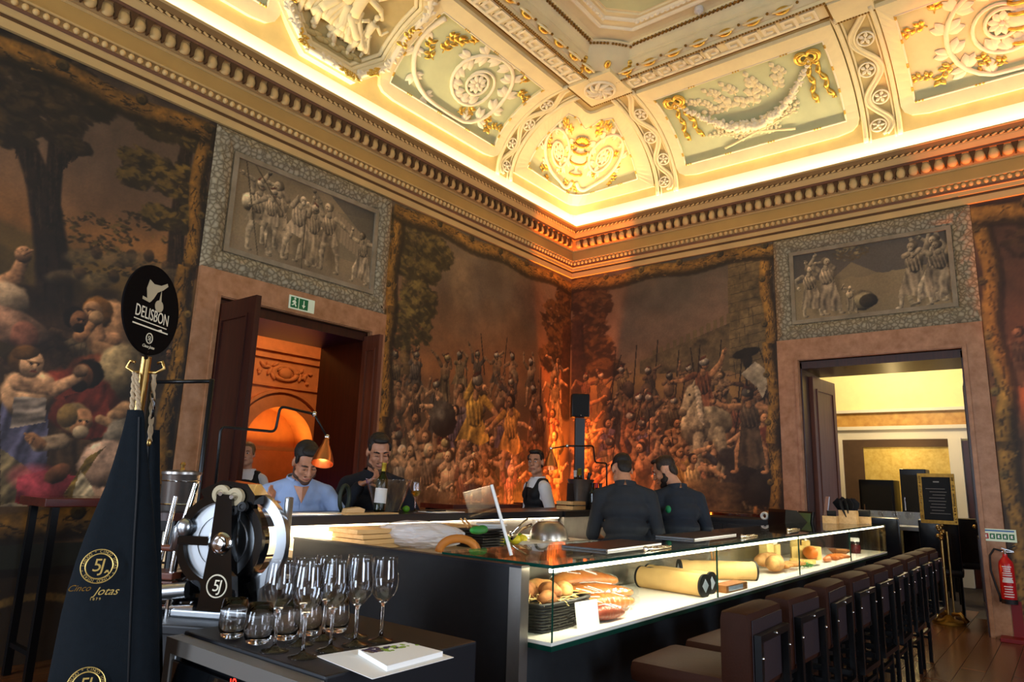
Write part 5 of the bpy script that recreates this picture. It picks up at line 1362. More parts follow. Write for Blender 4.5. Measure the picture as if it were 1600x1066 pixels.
for k in range(5):
    y = .11-.055*k; o = MB().box((-.0045, y, -.012), (.001, .045, .055)).build('pictogram', 'sign_red' if k == 0 else 'sign_green', sg)
    MB().prism([(-.012, -.015), (.012, -.015), (.004, .0), (.012, .012), (-.008, .016)], 0, .001, Matrix.Translation((-.0052, y, -.012)) @ frame((0, -1, 0), (0, 0, 1))).build('symbol', 'label_white', o, world=False)
ex = thing('exit_sign', (3.98, YA-.058, 3.118), 0, 'green running man exit sign with down arrow on the stone lintel', 'sign')
MB().box((0, 0, 0), (.3, .012, .14)).build('plate', 'sign_pale', ex)
for x0_, x1_ in ((-.135, -.045), (-.035, .07)): MB().bb((x0_, -.0075, -.055), (x1_, -.0062, .055)).build('green_field', 'sign_green', ex)
Mx = Matrix.Translation((0, -.0085, 0)) @ RX(PI/2)
m = MB(); m.prism([(-.105, .02), (-.085, .025), (-.07, .0), (-.08, -.01), (-.066, -.03), (-.074, -.045), (-.084, -.03), (-.09, -.014), (-.1, -.03), (-.122, -.036), (-.124, -.026), (-.106, -.018), (-.1, .0), (-.115, -.004), (-.12, .006)], 0, .001, Mx)
m.prism([(-.088+.012*math.cos(a), .04+.012*math.sin(a)) for a in np.linspace(0, 2*PI, 10, endpoint=False)], 0, .001, Mx); m.build('running_man', 'sign_pale', ex)
MB().prism([(.012, .04), (.024, .04), (.024, -.01), (.04, -.01), (.018, -.042), (-.004, -.01), (.012, -.01)], 0, .001, Mx).build('arrow', 'sign_pale', ex)
# ================================================================== the island bar
mat('bar_black', '18181b', .42, var=.15, vscale=30, metal=.2); mat('bar_front', '232629', .5, var=.12, vscale=20); mat('steel', '9c9690', .32, metal=.9, var=.1, vscale=10); mat('counter_top', '1e1e24', .3)
mat('white_lit', 'fff4dc', .6); mat('worktop', 'b59a74', .45, var=.1, vscale=6); mat('led', 'fff0d0', .5, emit='ffe9c4', estr=14)
mat('shelf_white', 'f0ece2', .35); mat('glass_edge', '0b3b30', .12)
pane_mat('case_glass', (.93, .97, .95))
ZT_, CX0, CX1, CY0, CY1, CZ0 = 1.10, 2.20, 8.10, 1.548, 2.12, .828
bar = thing('bar', (2.15, 2.4, 0), 0, 'long dark island bar with black end panel and steel edge', 'bar'); BW = lambda m, n, mt, **k: m.build(n, mt, bar, world=True, **k)
BW(MB().bb((2.135, 1.70, 0), (2.175, 3.095, 1.085)), 'end_panel', 'bar_black'); BW(MB().bb((2.13, 1.64, 0), (2.18, 1.698, 1.085)), 'steel_strip', 'steel')
BW(MB().bb((2.2, 1.76, 0), (8.08, 1.80, .79)), 'front_panel', 'bar_front'); BW(MB().bb((8.04, 1.8, 0), (8.08, 2.9, 1.08)), 'far_panel', 'bar_black')
BW(MB().bb((2.2, 1.8, .76), (8.04, 2.12, .79)), 'case_support', 'bar_black'); BW(MB().bb((2.2, 2.12, 0), (8.04, 2.16, 1.02)), 'inner_panel', 'steel')
BW(MB().bb((2.176, 2.16, .985), (4.25, 3.29, 1.02)), 'worktop', 'worktop'); BW(MB().bb((4.25, 2.16, .985), (8.04, 2.27, 1.02)), 'work_ledge', 'steel')
BW(MB().bb((2.3, 2.5, 0), (4.2, 3.29, .985)), 'cupboards', 'bar_black')
BW(MB().bb((2.13, 1.64, 1.085), (2.18, 3.095, 1.094)), 'end_cap', 'counter_top')
# raised counter at the back
bk = thing('raised_counter', (2.0, 3.5, 0), 0, 'raised dark counter behind the bar with a light under its edge', 'counter'); KW = lambda m, n, mt, **k: m.build(n, mt, bk, world=True, **k)
KZ = 1.18
KW(MB().bb((1.55, 3.30, KZ-.05), (4.82, 3.78, KZ)), 'counter_top', 'counter_top'); KW(MB().bb((1.6, 3.36, 0), (4.82, 3.42, KZ-.05)), 'back_panel', 'bar_black')
KW(MB().bb((1.6, 3.345, .985), (2.95, 3.36, KZ-.06)), 'white_panel', 'white_lit'); KW(MB().bb((2.95, 3.345, .985), (4.82, 3.36, KZ-.06)), 'steel_panel', 'steel')
for z_, mt in ((.955, 'worktop'), (.93, 'chrome'), (.90, 'bar_black'), (.86, 'white_lit')): KW(MB().bb((1.6, 3.3, z_), (2.28, 3.36, z_+.018)), 'shelf_edge', mt)
KW(MB().bb((1.65, 3.325, KZ-.058), (4.8, 3.335, KZ-.05)), 'led_strip', 'led')
light('counter_led_light', 'AREA', (3.2, 3.328, KZ-.06), 9, (1, .87, .62), (3.2, 3.30, KZ-.3), shape='RECTANGLE', size=3.1, size_y=.01)
# service block carrying bucket and bottles
sb = thing('service_block', (5.2, 3.3, 0), 0, 'black service block with steel side carrying bottles and wine bucket', 'counter')
MB().bb((-.37, -.02, 1.13), (.36, .5, KZ)).build('top', 'bar_black', sb); MB().bb((-.36, .0, 0), (.35, .48, 1.13)).build('body', 'steel', sb)
# dark back bar behind the chefs
bb_ = thing('back_bar', (7.6, 2.9, 0), 0, 'low black back bar behind the two cooks', 'counter')
MB().bb((-.25, -.45, 0), (.3, .55, 1.07)).build('body', 'bar_black', bb_); MB().bb((-.28, -.48, 1.07), (.33, .58, 1.1)).build('top', 'bar_black', bb_)
for y in (-.2, .28): MB().bb((-.265, y-.21, .1), (-.25, y+.21, 1.04)).build('door', 'bar_black', bb_)
m = MB(); m.rings([[(-.285-.0+q*math.cos(2*PI*j/10)*0, .05+ (.045+.014*math.cos(2*PI*j/10))*math.cos(t), 1.135+(.045+.014*math.cos(2*PI*j/10))*math.sin(t)) if False else (-.3+.014*math.sin(2*PI*j/10), -.3+(.042+.014*math.cos(2*PI*j/10))*math.cos(t), 1.155+(.042+.014*math.cos(2*PI*j/10))*math.sin(t)) for j in range(10)] for q in (0,) for t in np.linspace(0, 2*PI, 24, endpoint=False)], close_loop=True)
tr = thing('paper_roll', (7.3, 2.5, 1.1), 0, 'small white paper roll standing on the back bar', 'roll'); m = MB(); m.rings([[((.028+.014*math.cos(b_))*math.cos(t)*0+.03*math.sin(b_), (.03+.012*math.cos(b_))*math.cos(t), .043+(.03+.012*math.cos(b_))*math.sin(t)) for b_ in np.linspace(0, 2*PI, 10, endpoint=False)] for t in np.linspace(0, 2*PI, 24, endpoint=False)], close_loop=True); m.build('paper', 'label_white', tr, smooth=True)

# ================================================================== glass display case
dc = thing('display_case', (CX0, CY0, CZ0), 0, 'long low glass display case lit inside along the bar front', 'display case'); CW = lambda m, n, mt, **k: m.build(n, mt, dc, world=True, **k)
CW(MB().bb((CX0, CY0, ZT_-.012), (CX1, CY1+.02, ZT_)), 'top_glass', 'case_glass')
m = MB(); e = .0014
m.bb((CX0, CY0-e, ZT_-.013), (CX1, CY0, ZT_+.0)); m.bb((CX0-e, CY0, ZT_-.013), (CX0, CY1, ZT_)); CW(m, 'glass_edge', 'glass_edge')
joins = [CX0, 3.75, 5.2, 6.64, CX1]
for a, b in zip(joins[:-1], joins[1:]):
    CW(MB().bb((a+.003, CY0, CZ0), (b-.003, CY0+.008, ZT_-.013)), 'front_glass', 'case_glass')
for x in joins[1:-1]: CW(MB().bb((x-.003, CY0, CZ0), (x+.003, CY0+.008, ZT_-.013)), 'glass_joint', 'glass_edge')
CW(MB().bb((CX0, CY0+.009, CZ0), (CX0+.008, CY1, ZT_-.013)), 'end_glass', 'case_glass'); CW(MB().bb((CX1-.008, CY0+.009, CZ0), (CX1, CY1, ZT_-.013)), 'end_glass', 'case_glass')
CW(MB().bb((CX0-.001, CY0-.001, CZ0), (CX0+.009, CY0+.0, ZT_-.014)), 'corner_edge', 'glass_edge')
CW(MB().bb((CX0, CY1, CZ0), (CX1, CY1+.01, ZT_-.013)), 'back_glass', 'case_glass')
CW(MB().bb((CX0-.004, CY0-.004, CZ0-.03), (CX1, CY1, CZ0-.012)), 'base_glass', 'glass_edge'); CW(MB().bb((CX0, CY0, CZ0-.012), (CX1, CY1, CZ0)), 'shelf', 'shelf_white')
CW(MB().bb((CX0+.02, CY0+.012, ZT_-.03), (CX1-.02, CY0+.03, ZT_-.015)), 'led_strip', 'led')
for x in np.arange(2.9, 8.1, 1.3): light('case_led_light', 'AREA', (float(x), CY0+.05, ZT_-.034), 6.5, (1, .88, .66), (float(x), CY0+.2, CZ0), shape='RECTANGLE', size=1.25, size_y=.012)
FS = CZ0   # shelf height

# ---- food in the case
mat('board_wood', 'd8b27a', .5, col2='c49a60', vscale=3, aniso=(1, 12, 12)); mat('bread', 'a86a30', .75, col2='d6a868', vscale=18, bump=.4, bscale=30); mat('bread_dark', '7a4420', .8, col2='a8703a', vscale=16, bump=.4); mat('ham', 'b05a22', .4, col2='d88a44', vscale=9, bump=.2, bscale=14); mat('ham_red', '8a2c1c', .45, col2='b8603c', vscale=10)
mat('wicker', '15120f', .5); mat('cardboard', 'd8b070', .6, var=.08, vscale=12); mat('cheese', 'e8c878', .5, var=.1); mat('parsley', '3c7a30', .6, var=.3, vscale=30); mat('paper_white', 'f4f2ee', .7); mat('jam', '5a0a10', .2); mat('orange_skin', 'd0701c', .5, var=.1)
pane_mat('cellophane', (.97, .97, .97))
bs = thing('bread_basket', (2.45, 1.78, FS), .05, 'black wicker basket with straw and bread at the near end of the glass case', 'basket')
m = MB(); bw, bd, bh = .2, .14, .105
def rrect(w, d, n=40):
    out = []
    for i in range(n):
        a = 2*PI*i/n; c, s_ = math.cos(a), math.sin(a); k = 1/max(abs(c), abs(s_)); q = .35; out.append((w*c*(k*(1-q)+q), d*s_*(k*(1-q)+q)))
    return out
R_ = rrect(bw, bd)
for k in range(9):
    z = .008+k*.0118; q = .88+.12*k/8; m.tube([(x*(q+.012*(-1)**(i+k)), y*(q+.012*(-1)**(i+k)), z) for i, (x, y) in enumerate(R_)], .0062, 5, close=True)
for i in range(0, 40, 2): x, y = R_[i]; m.cyl((x*.88, y*.88, 0), (x, y, bh), .004, n=5)
m.build('woven_side', 'wicker', bs, smooth=2)
m = MB(); m.tube([(x, y, bh) for x, y in R_], .009, 6, close=True); m.build('rim', 'wicker', bs, smooth=2); MB().prism([(x*.87, y*.87) for x, y in R_], 0, .006).build('bottom', 'wicker', bs)
m = MB(); rnd = random.Random(4)
for k in range(70):
    a = rnd.random()*6.28; x, y = rnd.uniform(-.16, .16), rnd.uniform(-.11, .11); l = rnd.uniform(.05, .12); m.cyl((x-l*math.cos(a), y-l*math.sin(a)*.7, .09+rnd.uniform(0, .02)), (x+l*math.cos(a), y+l*math.sin(a)*.7, .1+rnd.uniform(0, .035)), .0016, n=4)
mat('straw', 'd8b878', .7); tag(m.build('straw', 'straw', bs), kind='stuff')
tgc = thing('price_card', (2.56, 1.615, FS), -.08, 'blank white card leaning on the bread basket', 'card'); o = MB().box((0, 0, .05), (.15, .003, .1)).build('card', 'paper_white', tgc); o.rotation_euler = (-.15, 0, 0)
def loaf(name, loc, rz, L, r, mt, lab, cat, grp=None, bumps=3, tilt=0.):
    t = thing(name, loc, rz, lab, cat, grp); m = MB(); n = 14; pts = []; rs = []
    for i in range(n+1):
        q = i/n; pts.append((-L/2+L*q, .02*L*math.sin(q*5), r+tilt*q*L)); rs.append(max(.004, r*math.sin(PI*min(max(q, .02), .98))**.45*(1+.06*math.sin(q*bumps*6))))
    m.tube(pts, rs, 12, flat=.9, up=(0, 0, 1)); m.build('crust', mt, t, smooth=2)
    return t
for k, (x, y, z, a, L, r) in enumerate(((2.36, 1.8, .09, .3, .17, .045), (2.5, 1.83, .085, -.5, .18, .045), (2.43, 1.72, .1, 1.2, .14, .04), (2.56, 1.74, .09, .7, .15, .04), (2.38, 1.69, .085, .1, .13, .035))):
    loaf('bread_roll', (x, y, FS+z), a, L, r, 'bread' if k % 2 else 'bread_dark', 'crusty bread roll lying in straw in the wicker basket', 'bread', 'bread rolls in the basket')
def ham(loc, rz, L, r, lab, mt='ham', z=0.):
    t = thing('wrapped_ham', loc, rz, lab, 'ham'); m = MB(); n = 18; pts = []; rs = []
    for i in range(n+1):
        q = i/n; pts.append((-L/2+L*q, .06*L*math.sin(q*3), r*.95-.3*r*q+z*q)); w = math.sin(PI*min(max(q*.93+.05, .02), .985))**.5; rs.append(r*w*(1-.35*q)+.004)
    m.tube(pts, rs, 14, flat=.85, up=(0, 0, 1)); o = m.build('meat', mt, t, smooth=2)
    m = MB(); m.tube([(p[0]*1.03, p[1], p[2]) for p in pts], [q*1.06+.003*(i % 2) for i, q in enumerate(rs)], 14, flat=.86, up=(0, 0, 1)); m.build('plastic_wrap', 'cellophane', t)
    m = MB(); m.tube([(L/2*1.02, .02*L, r*.5), (L/2+.03, .02*L, r*.5), (L/2+.06, .02*L+.01, r*.6)], [.016, .007, .02], 8); m.build('wrap_knot', 'cellophane', t)
    m = MB(); rn = random.Random(int(L*999))
    for k in range(8):
        i = rn.randrange(2, n-4); a = rn.uniform(.2, 2.6); p = pts[i]; q2 = pts[i+3]; m.tube([(p[0], p[1]+rs[i]*math.cos(a), p[2]+.87*rs[i]*math.sin(a)+.003), (q2[0], q2[1]+rs[i+3]*math.cos(a+.5), q2[2]+.87*rs[i+3]*math.sin(a+.5)+.003)], .0022, 4)
    m.build('wrap_crease', 'paper_white', t)
    return t
ham((2.98, 1.83, FS), -.12, .55, .07, 'long wrapped cured ham lying behind the bread basket')
ham((2.86, 1.70, FS), -.05, .42, .058, 'wrapped ham nearest the front glass beside the white card', 'ham')
ham((3.1, 1.965, FS+.03), -.1, .5, .075, 'large wrapped ham at the back of the glass case near the basket')
ham((2.74, 1.62, FS), -.1, .2, .04, 'small piece of dark red ham in plastic by the white card', 'ham_red')
def tube_box(loc, rz, L, r, lab):
    t = thing('gift_tube', loc, rz, lab, 'tube', None); m = MB(); m.cyl((-L/2, 0, r), (L/2, 0, r), r, n=28); m.build('tube', 'cardboard', t, smooth=True)
    for sx in (-1, 1): m = MB(); m.cyl((sx*L/2, 0, r), (sx*(L/2+.012), 0, r), r*1.05, n=28); c_ = m.build('end_cap', 'rubber', t, smooth=True)
    for sx in (-1, 1): MB().prism([(0, .6*r), (.55*r, 0), (0, -.6*r), (-.55*r, 0)], 0, .001, Matrix.Translation((sx*(L/2+.0125), 0, r)) @ frame((0, sx, 0), (0, 0, 1))).build('cap_label', 'cloth_blue', t)
    MB().box((-L*.36, 0, r*2+.0005), (.03, .04, .001)).build('printed_mark', 'rubber', t)
    return t
tube_box((3.73, 1.81, FS), -1.7, .4, .058, 'cream cardboard tube with black end cap, in front of its twin in the case')
tube_box((3.865, 1.83, FS), -1.7, .4, .058, 'cream cardboard tube behind another one in the case, beside the wrapped hams')
tube_box((4.47, 1.85, FS), -.85, .48, .058, 'long cream cardboard tube lying alone beyond the boxed product')
bx = thing('product_box', (4.08, 1.615, FS), -.03, 'flat dark box with pale blue label lying in the glass case', 'box'); MB().box((0, 0, .02), (.3, .09, .04), bevel=.003).build('box', 'bread_dark', bx); MB().box((-.02, -.0456, .02), (.2, .001, .026)).build('label', 'cloth_blue', bx)
loaf('round_loaf', (5.2, 1.72, FS), .2, .26, .062, 'bread', 'braided golden loaf lying in the case beyond the cardboard tubes', 'bread', bumps=6)
loaf('round_loaf', (5.45, 1.85, FS), -.3, .3, .06, 'bread', 'long pale golden loaf behind the braided one', 'bread', bumps=5)
for k in range(7): loaf('bread_slice', (5.3+.05*k, 1.69+.012*(k % 3), FS+.02), .9+.2*k, .13, .02, 'bread', 'thin slice of bread fanned out in front of the loaves', 'bread', 'fanned bread slices')
ps = thing('parsley_sprig', (5.72, 1.66, FS), 0, 'green parsley sprig on the white shelf of the case', 'herb'); m = MB(); rnd = random.Random(6)
for k in range(40): m.ell((rnd.gauss(0, .04), rnd.gauss(0, .025), .012+.02*rnd.random()), (.014, .01, .004), RZ(rnd.random()*6) @ RX(rnd.random()), n=6, m=4)
m.build('leaves', 'parsley', ps); MB().tube([(-.05, 0, .008), (.0, .01, .012), (.07, 0, .01)], .003, 5).build('stem', 'parsley', ps)
tr2 = thing('cut_cheese', (6.5, 1.88, FS), 0, 'large pale cheese with cut orange face in the lit case', 'cheese'); m = MB(); m.prism([(.0, 0)]+[(.17*math.cos(a), .12*math.sin(a)) for a in np.linspace(-2.0, 2.4, 22)], 0, .1); m.build('cheese', 'cheese', tr2); m = MB(); m.ell((-.08, -.06, .06), (.09, .06, .055), RZ(.5), n=14, m=8); m.build('cut_piece', 'orange_skin', tr2, smooth=2)
for k in range(5): loaf('cured_sausage', (6.35+.11*k, 1.67+.02*(k % 2), FS), .4*k, .16, .024, 'orange_skin' if k % 2 else 'ham', 'small cured sausage lying before the pale cheese', 'sausage', 'small cured sausages in the case')
for k, (x, y, hgt) in enumerate(((5.85, 2.0, .15), (6.1, 2.02, .13), (6.6, 2.0, .16), (6.75, 1.95, .14))):
    t = thing('paper_packet', (x, y, FS), .1*k, 'cream paper packet standing at the back of the case', 'packet', 'paper packets at the back of the case'); MB().box((0, 0, hgt/2), (.16, .07, hgt), bevel=.01).build('packet', 'cheese', t); MB().box((0, 0, hgt+.006), (.15, .02, .014)).build('folded_top', 'paper_white', t)
t = thing('shallow_bowl', (7.2, 1.78, FS), 0, 'shallow wooden bowl of nuts near the jar in the case', 'bowl'); MB().lathe([(.0, .004), (.05, .004), (.09, .04), (.1, .05), (.094, .05), (.05, .012), (0, .012)]).build('bowl', 'bread_dark', t, smooth=True); m = MB(); rnd = random.Random(9)
for k in range(24): m.ell((rnd.gauss(0, .03), rnd.gauss(0, .03), .03+.012*rnd.random()), .012, n=6, m=5)
tag(m.build('nuts', 'bread', t, smooth=2), kind='stuff')
jr = thing('jam_jar', (7.55, 1.72, FS), 0, 'glass jar of dark red jam with white lid in the case', 'jar'); MB().lathe([(.0, .002), (.045, .002), (.048, .02), (.048, .07), (.035, .085)], n=20).build('jam', 'jam', jr, smooth=True); MB().lathe([(0, .0), (.05, 0), (.052, .02), (.052, .08), (.038, .1), (.038, .115), (.034, .115), (.034, .1), (.047, .078), (.047, .02), (.044, .004), (0, .004)], n=20, caps=False).build('glass', 'cellophane', jr, smooth=True); MB().lathe([(0, .112), (.042, .112), (.042, .14), (.03, .146), (0, .146)], n=20).build('lid', 'paper_white', jr, smooth=True)

pl = thing('cheese_plate', (5.98, 1.76, FS), .1, 'white plate with pale cheese wedges between the loaf and the large cheese', 'plate'); MB().lathe([(0, 0), (.09, 0), (.13, .012), (.135, .016), (.09, .008), (0, .008)], n=32, caps=False).build('plate', 'shelf_white', pl, smooth=True)
for k in range(6):
    a = k*1.05; MB().prism([(.02*math.cos(a), .02*math.sin(a)), (.1*math.cos(a-.3), .1*math.sin(a-.3)), (.1*math.cos(a+.3), .1*math.sin(a+.3))], .009, .03+.008*(k % 2)).build('cheese_wedge', 'cheese', pl)
hb = thing('ham_board', (5.0, 1.93, FS), -.1, 'small wooden board heaped with sliced ham behind the braided loaf', 'board'); MB().box((0, 0, .008), (.34, .18, .016), bevel=.003).build('board', 'board_wood', hb); m = MB(); rnd = random.Random(21)
for k in range(34): m.ell((rnd.gauss(0, .07), rnd.gauss(0, .035), .024+.03*rnd.random()), (.03, .02, .004), RZ(rnd.random()*6) @ RX(rnd.uniform(-.5, .5)), n=8, m=4)
tag(m.build('ham_slices', 'ham_red', hb, smooth=2), kind='stuff')
sc_ = thing('stick_glass', (4.86, 2.03, FS), 0, 'small glass of thin breadsticks at the back of the case', 'glass'); MB().lathe([(0, 0), (.03, 0), (.036, .09), (.033, .09), (.027, .006), (0, .006)], n=20, caps=False).build('glass', 'cellophane', sc_, smooth=True)
for k in range(5): MB().cyl((.01*math.cos(k), .01*math.sin(k), .01), (.03*math.cos(k*1.3), .03*math.sin(k*1.3), .17+.02*(k % 2)), .004, n=6).build('breadstick', 'bread', sc_)

# ---- things lying on the glass top
mat('slate', '1e1a1c', .3, var=.2)
for k, (x, y, L, rz, lab) in enumerate(((3.15, 1.84, .62, .05, 'dark slate board lying on the glass top at the bar end'), (4.3, 1.9, .75, .04, 'dark slate board lying on the glass top before the cooks'))):
    t = thing('slate_board', (x, y, ZT_), rz, lab, 'board'); MB().box((0, 0, .006), (L, .24, .012), bevel=.002).build('board', 'slate', t); MB().box((0, -.122, .005), (L*.96, .003, .008)).build('pale_edge', 'paper_white', t)
for k, (x, y, rz, lab) in enumerate(((3.22, 1.63, .12, 'thin metal tongs on the glass top beside the near slate board'), (4.6, 1.68, .1, 'thin metal tongs on the glass top between the slate boards'), (5.75, 1.75, .08, 'thin metal tongs on the glass top past the slate boards'))):
    t = thing('tongs', (x, y, ZT_), rz, lab, 'tongs')
    for sy in (-1, 1): MB().tube([(-.17, sy*.004, .012), (-.05, sy*.018, .008), (.12, sy*.022, .006), (.16, sy*.008, .006)], .0045, 6).build('arm', 'chrome', t, smooth=2)
    MB().ell((-.175, 0, .012), .012, n=10, m=8).build('hinge', 'chrome', t, smooth=2)
# acrylic menu holder leaning at the bar's near corner
pane_mat('acrylic', (.86, .86, .88))
mh = thing('menu_holder', (2.23, 1.86, 1.094), 0, 'clear acrylic menu holder leaning back on the bar corner', 'menu holder'); a, b = at(768, 758, D=2.83), at(799, 868, D=2.72)
m = MB(); ax_ = (a-b).normalized(); sd = Vector((.25, .97, 0)).normalized()
vs = []
for q in (0, .012):
    o_ = Vector((-q, 0, 0))
    vs += [b-sd*.0+o_, b+sd*.22+o_, a+sd*.22+o_, a-sd*.0+o_]
m.add(vs, [(0, 1, 2, 3), (7, 6, 5, 4), (0, 4, 5, 1), (1, 5, 6, 2), (2, 6, 7, 3), (3, 7, 4, 0)]); m.build('sheet', 'acrylic', mh, world=True)
m = MB(); m.bb((2.2, 1.82, 1.094), (2.36, 2.06, 1.1)); m.build('foot', 'acrylic', mh, world=True); MB().tube([b, a], .007, 6).build('polished_edge', 'label_white', mh, world=True)
# ---- things on the inner worktop (1.02 m)
WZ = 1.02
mat('plastic_green', '2f9a3c', .5); mat('plastic_black', '0c0c0e', .4); mat('tub_white', 'e8e6dc', .4); mat('lemon', 'd8c830', .5); mat('lime', '4a8010', .5); mat('wood_orange', 'b8722c', .5)
ORD = ('lowest', 'second', 'third', 'fourth', 'fifth', 'sixth', 'seventh', 'eighth', 'ninth')
for k in range(4):
    c = at(606, 846, z=WZ); t = thing('cutting_board', (c.x+.01*((k*7) % 3)-.02, min(c.y, 3.12), WZ+.026*k), .04*((k*5) % 3)-.03, ORD[k]+' wooden board from the bottom of the stack behind the plastic bag', 'board', 'stacked wooden boards on the worktop'); MB().box((0, 0, .013), (.95, .26, .024), bevel=.003).build('board', 'board_wood', t)
pb = thing('plastic_bag', (0, 0, 0), 0, 'crumpled clear plastic bag lying on the worktop before the boards', 'bag'); c = at(640, 850, z=WZ+.01); pb.matrix_basis = Matrix.Translation((c.x-.03, c.y-.1, WZ)) @ RZ(-1.1)
bm = bmesh.new(); bmesh.ops.create_icosphere(bm, subdivisions=5, radius=1)
rn = np.random.default_rng(5); K = rn.normal(0, 1, (24, 3)); ph = rn.random(24)*6
for v in bm.verts:
    p = np.array(v.co); d = sum(abs(math.sin(float(K[i]@p)*(3+.35*i)+ph[i]))*(.16/(1+.13*i)) for i in range(24))/2.2
    v.co *= .82+.5*d; v.co.x *= .25; v.co.y *= .13; v.co.z = v.co.z*.07+.07
me = bpy.data.meshes.new('crumpled_film'); bm.to_mesh(me); bm.free()
def film_mat():
    m_ = bpy.data.materials.new('film'); m_.use_nodes = True; MATS['film'] = m_; nt = m_.node_tree; b = nt.nodes['Principled BSDF']; b.inputs['Base Color'].default_value = (.8, .79, .82, 1); b.inputs['Roughness'].default_value = .2; b.inputs['Alpha'].default_value = .6; return m_
me.materials.append(film_mat()); o = bpy.data.objects.new('crumpled_film', me); COL.objects.link(o); o.parent = pb
wr = thing('wooden_hoop', (0, 0, 0), 0, 'curved orange wooden hoop lying behind the bar end panel', 'hoop'); c = at(716, 861, z=WZ+.02); wr.matrix_basis = Matrix.Translation((c.x, c.y, WZ)) @ RZ(-.9)
m = MB(); m.tube([(.1*math.cos(t), 0, .012+.07*math.sin(t)) for t in np.linspace(0, PI, 14)], .022, 8); m.build('hoop', 'wood_orange', wr, smooth=2)
c = at(737, 857, z=WZ)
for k in range(7): t = thing('black_tray', (c.x+.12, c.y+.04+.002*(k % 2), WZ+.0155*k), .02*k, ORD[k]+' black plastic tray from the bottom of the pile beside the white tub', 'tray', 'piled black plastic trays'); MB().box((0, 0, .006), (.2, .2, .011), bevel=.003).build('tray', 'plastic_black', t)
c = at(770, 856, z=WZ); t = thing('food_tub', (c.x+.1, c.y+.1, WZ), 0, 'white plastic tub beside the piled black trays', 'tub'); MB().lathe([(0, 0), (.06, 0), (.08, .12), (.088, .12), (.088, .128), (.076, .128), (.057, .006), (0, .006)], n=24, caps=False).build('tub', 'tub_white', t, smooth=True); MB().lathe([(.06, .118), (.096, .118), (.096, .13), (.06, .132), (0, .132)], n=24, caps=False).build('lid', 'tub_white', t, smooth=True)
c = at(750, 832, z=WZ+.12); t = thing('green_whisk_toy', (c.x-.02, c.y, WZ+.109), 0, 'bright green rubber spatula lying on the black trays', 'spatula'); t.name = 'green_spatula'; m = MB(); m.ell((0, 0, .022), (.05, .035, .022), n=14, m=8); m.ell((.05, .01, .024), (.03, .03, .022), n=14, m=8); m.build('blade', 'plastic_green', t, smooth=2)
for q in (-.03, .0): MB().cyl((-.02+q, .02, .035), (-.05+q, .05, .08), .005, n=6).build('handle', 'bread', t)
for k, (px, py, mt, nm) in enumerate(((776, 848, 'lemon', 'lemon'), (786, 846, 'lime', 'lime'), (852-50, 846, 'lemon', 'lemon'), (808, 843, 'lime', 'lime'), (814, 846, 'lemon', 'lemon'))):
    c = at(px, py, z=WZ+.03); t = thing(nm, (c.x+.12, c.y+.08, WZ), k, '%s lying on the worktop beside the tap' % ('whole yellow lemon' if nm == 'lemon' else 'whole green lime'), nm, 'citrus by the tap'); MB().ell((0, 0, .03), (.038, .03, .03), n=12, m=8).build('peel', mt, t, smooth=2); MB().ell((.037, 0, .03), .007, n=6, m=5).build('tip', mt, t, smooth=2)
c = at(800, 846, z=WZ); fc = thing('mixer_tap', (c.x, c.y, WZ), 0, 'chrome mixer tap with angled spout and lever on the worktop', 'tap'); a = at(800, 842, D=3.7); b = at(830, 820, D=3.9); a2 = at(797, 835, D=3.7); b2 = at(824, 811, D=3.9)
MB().tube([(c.x, c.y, WZ), (c.x, c.y, WZ+.05), a, (a+b)/2+Vector((0, 0, .012)), b, b+Vector((0, 0, -.015))], .009, 8).build('spout', 'chrome', fc, world=True, smooth=2); MB().tube([(c.x, c.y, WZ+.05), a2, b2], [.008, .006, .006], 8).build('lever', 'chrome', fc, world=True, smooth=2); MB().cyl((c.x, c.y, WZ), (c.x, c.y, WZ+.06), .02).build('base', 'chrome', fc, world=True, smooth=True)
c = at(815, 843, z=WZ); t = thing('tumbler', (c.x+.25, c.y+.05, WZ), 0, 'clear water glass standing behind the chrome tap', 'glass'); MB().lathe([(0, .0), (.032, 0), (.042, .13), (.039, .13), (.029, .008), (0, .008)], n=20, caps=False).build('glass', 'cellophane', t, smooth=True)
c = at(853, 846, z=WZ+.02); t = thing('chopping_board', (c.x+.1, c.y+.02, WZ), -.1, 'white plastic chopping board under the steel bowl', 'board'); MB().box((0, 0, .012), (.52, .34, .024), bevel=.004).build('board', 'shelf_white', t)
t = thing('mixing_bowl', (c.x+.1, c.y+.05, WZ+.024), 0, 'steel mixing bowl turned upside down on the white board', 'bowl'); MB().lathe([(.13, .0), (.125, .0), (.12, .03), (.1, .08), (.07, .105), (.0, .11)][::-1]+[(.127, .0), (.125, .03), (.104, .083), (.072, .11), (.0, .115)], n=32, caps=False).build('bowl', 'steel', t, smooth=True); MB().lathe([(.127, 0), (.135, .0), (.135, .004), (.127, .004)], n=32, caps=False).build('rim', 'chrome', t, smooth=True)
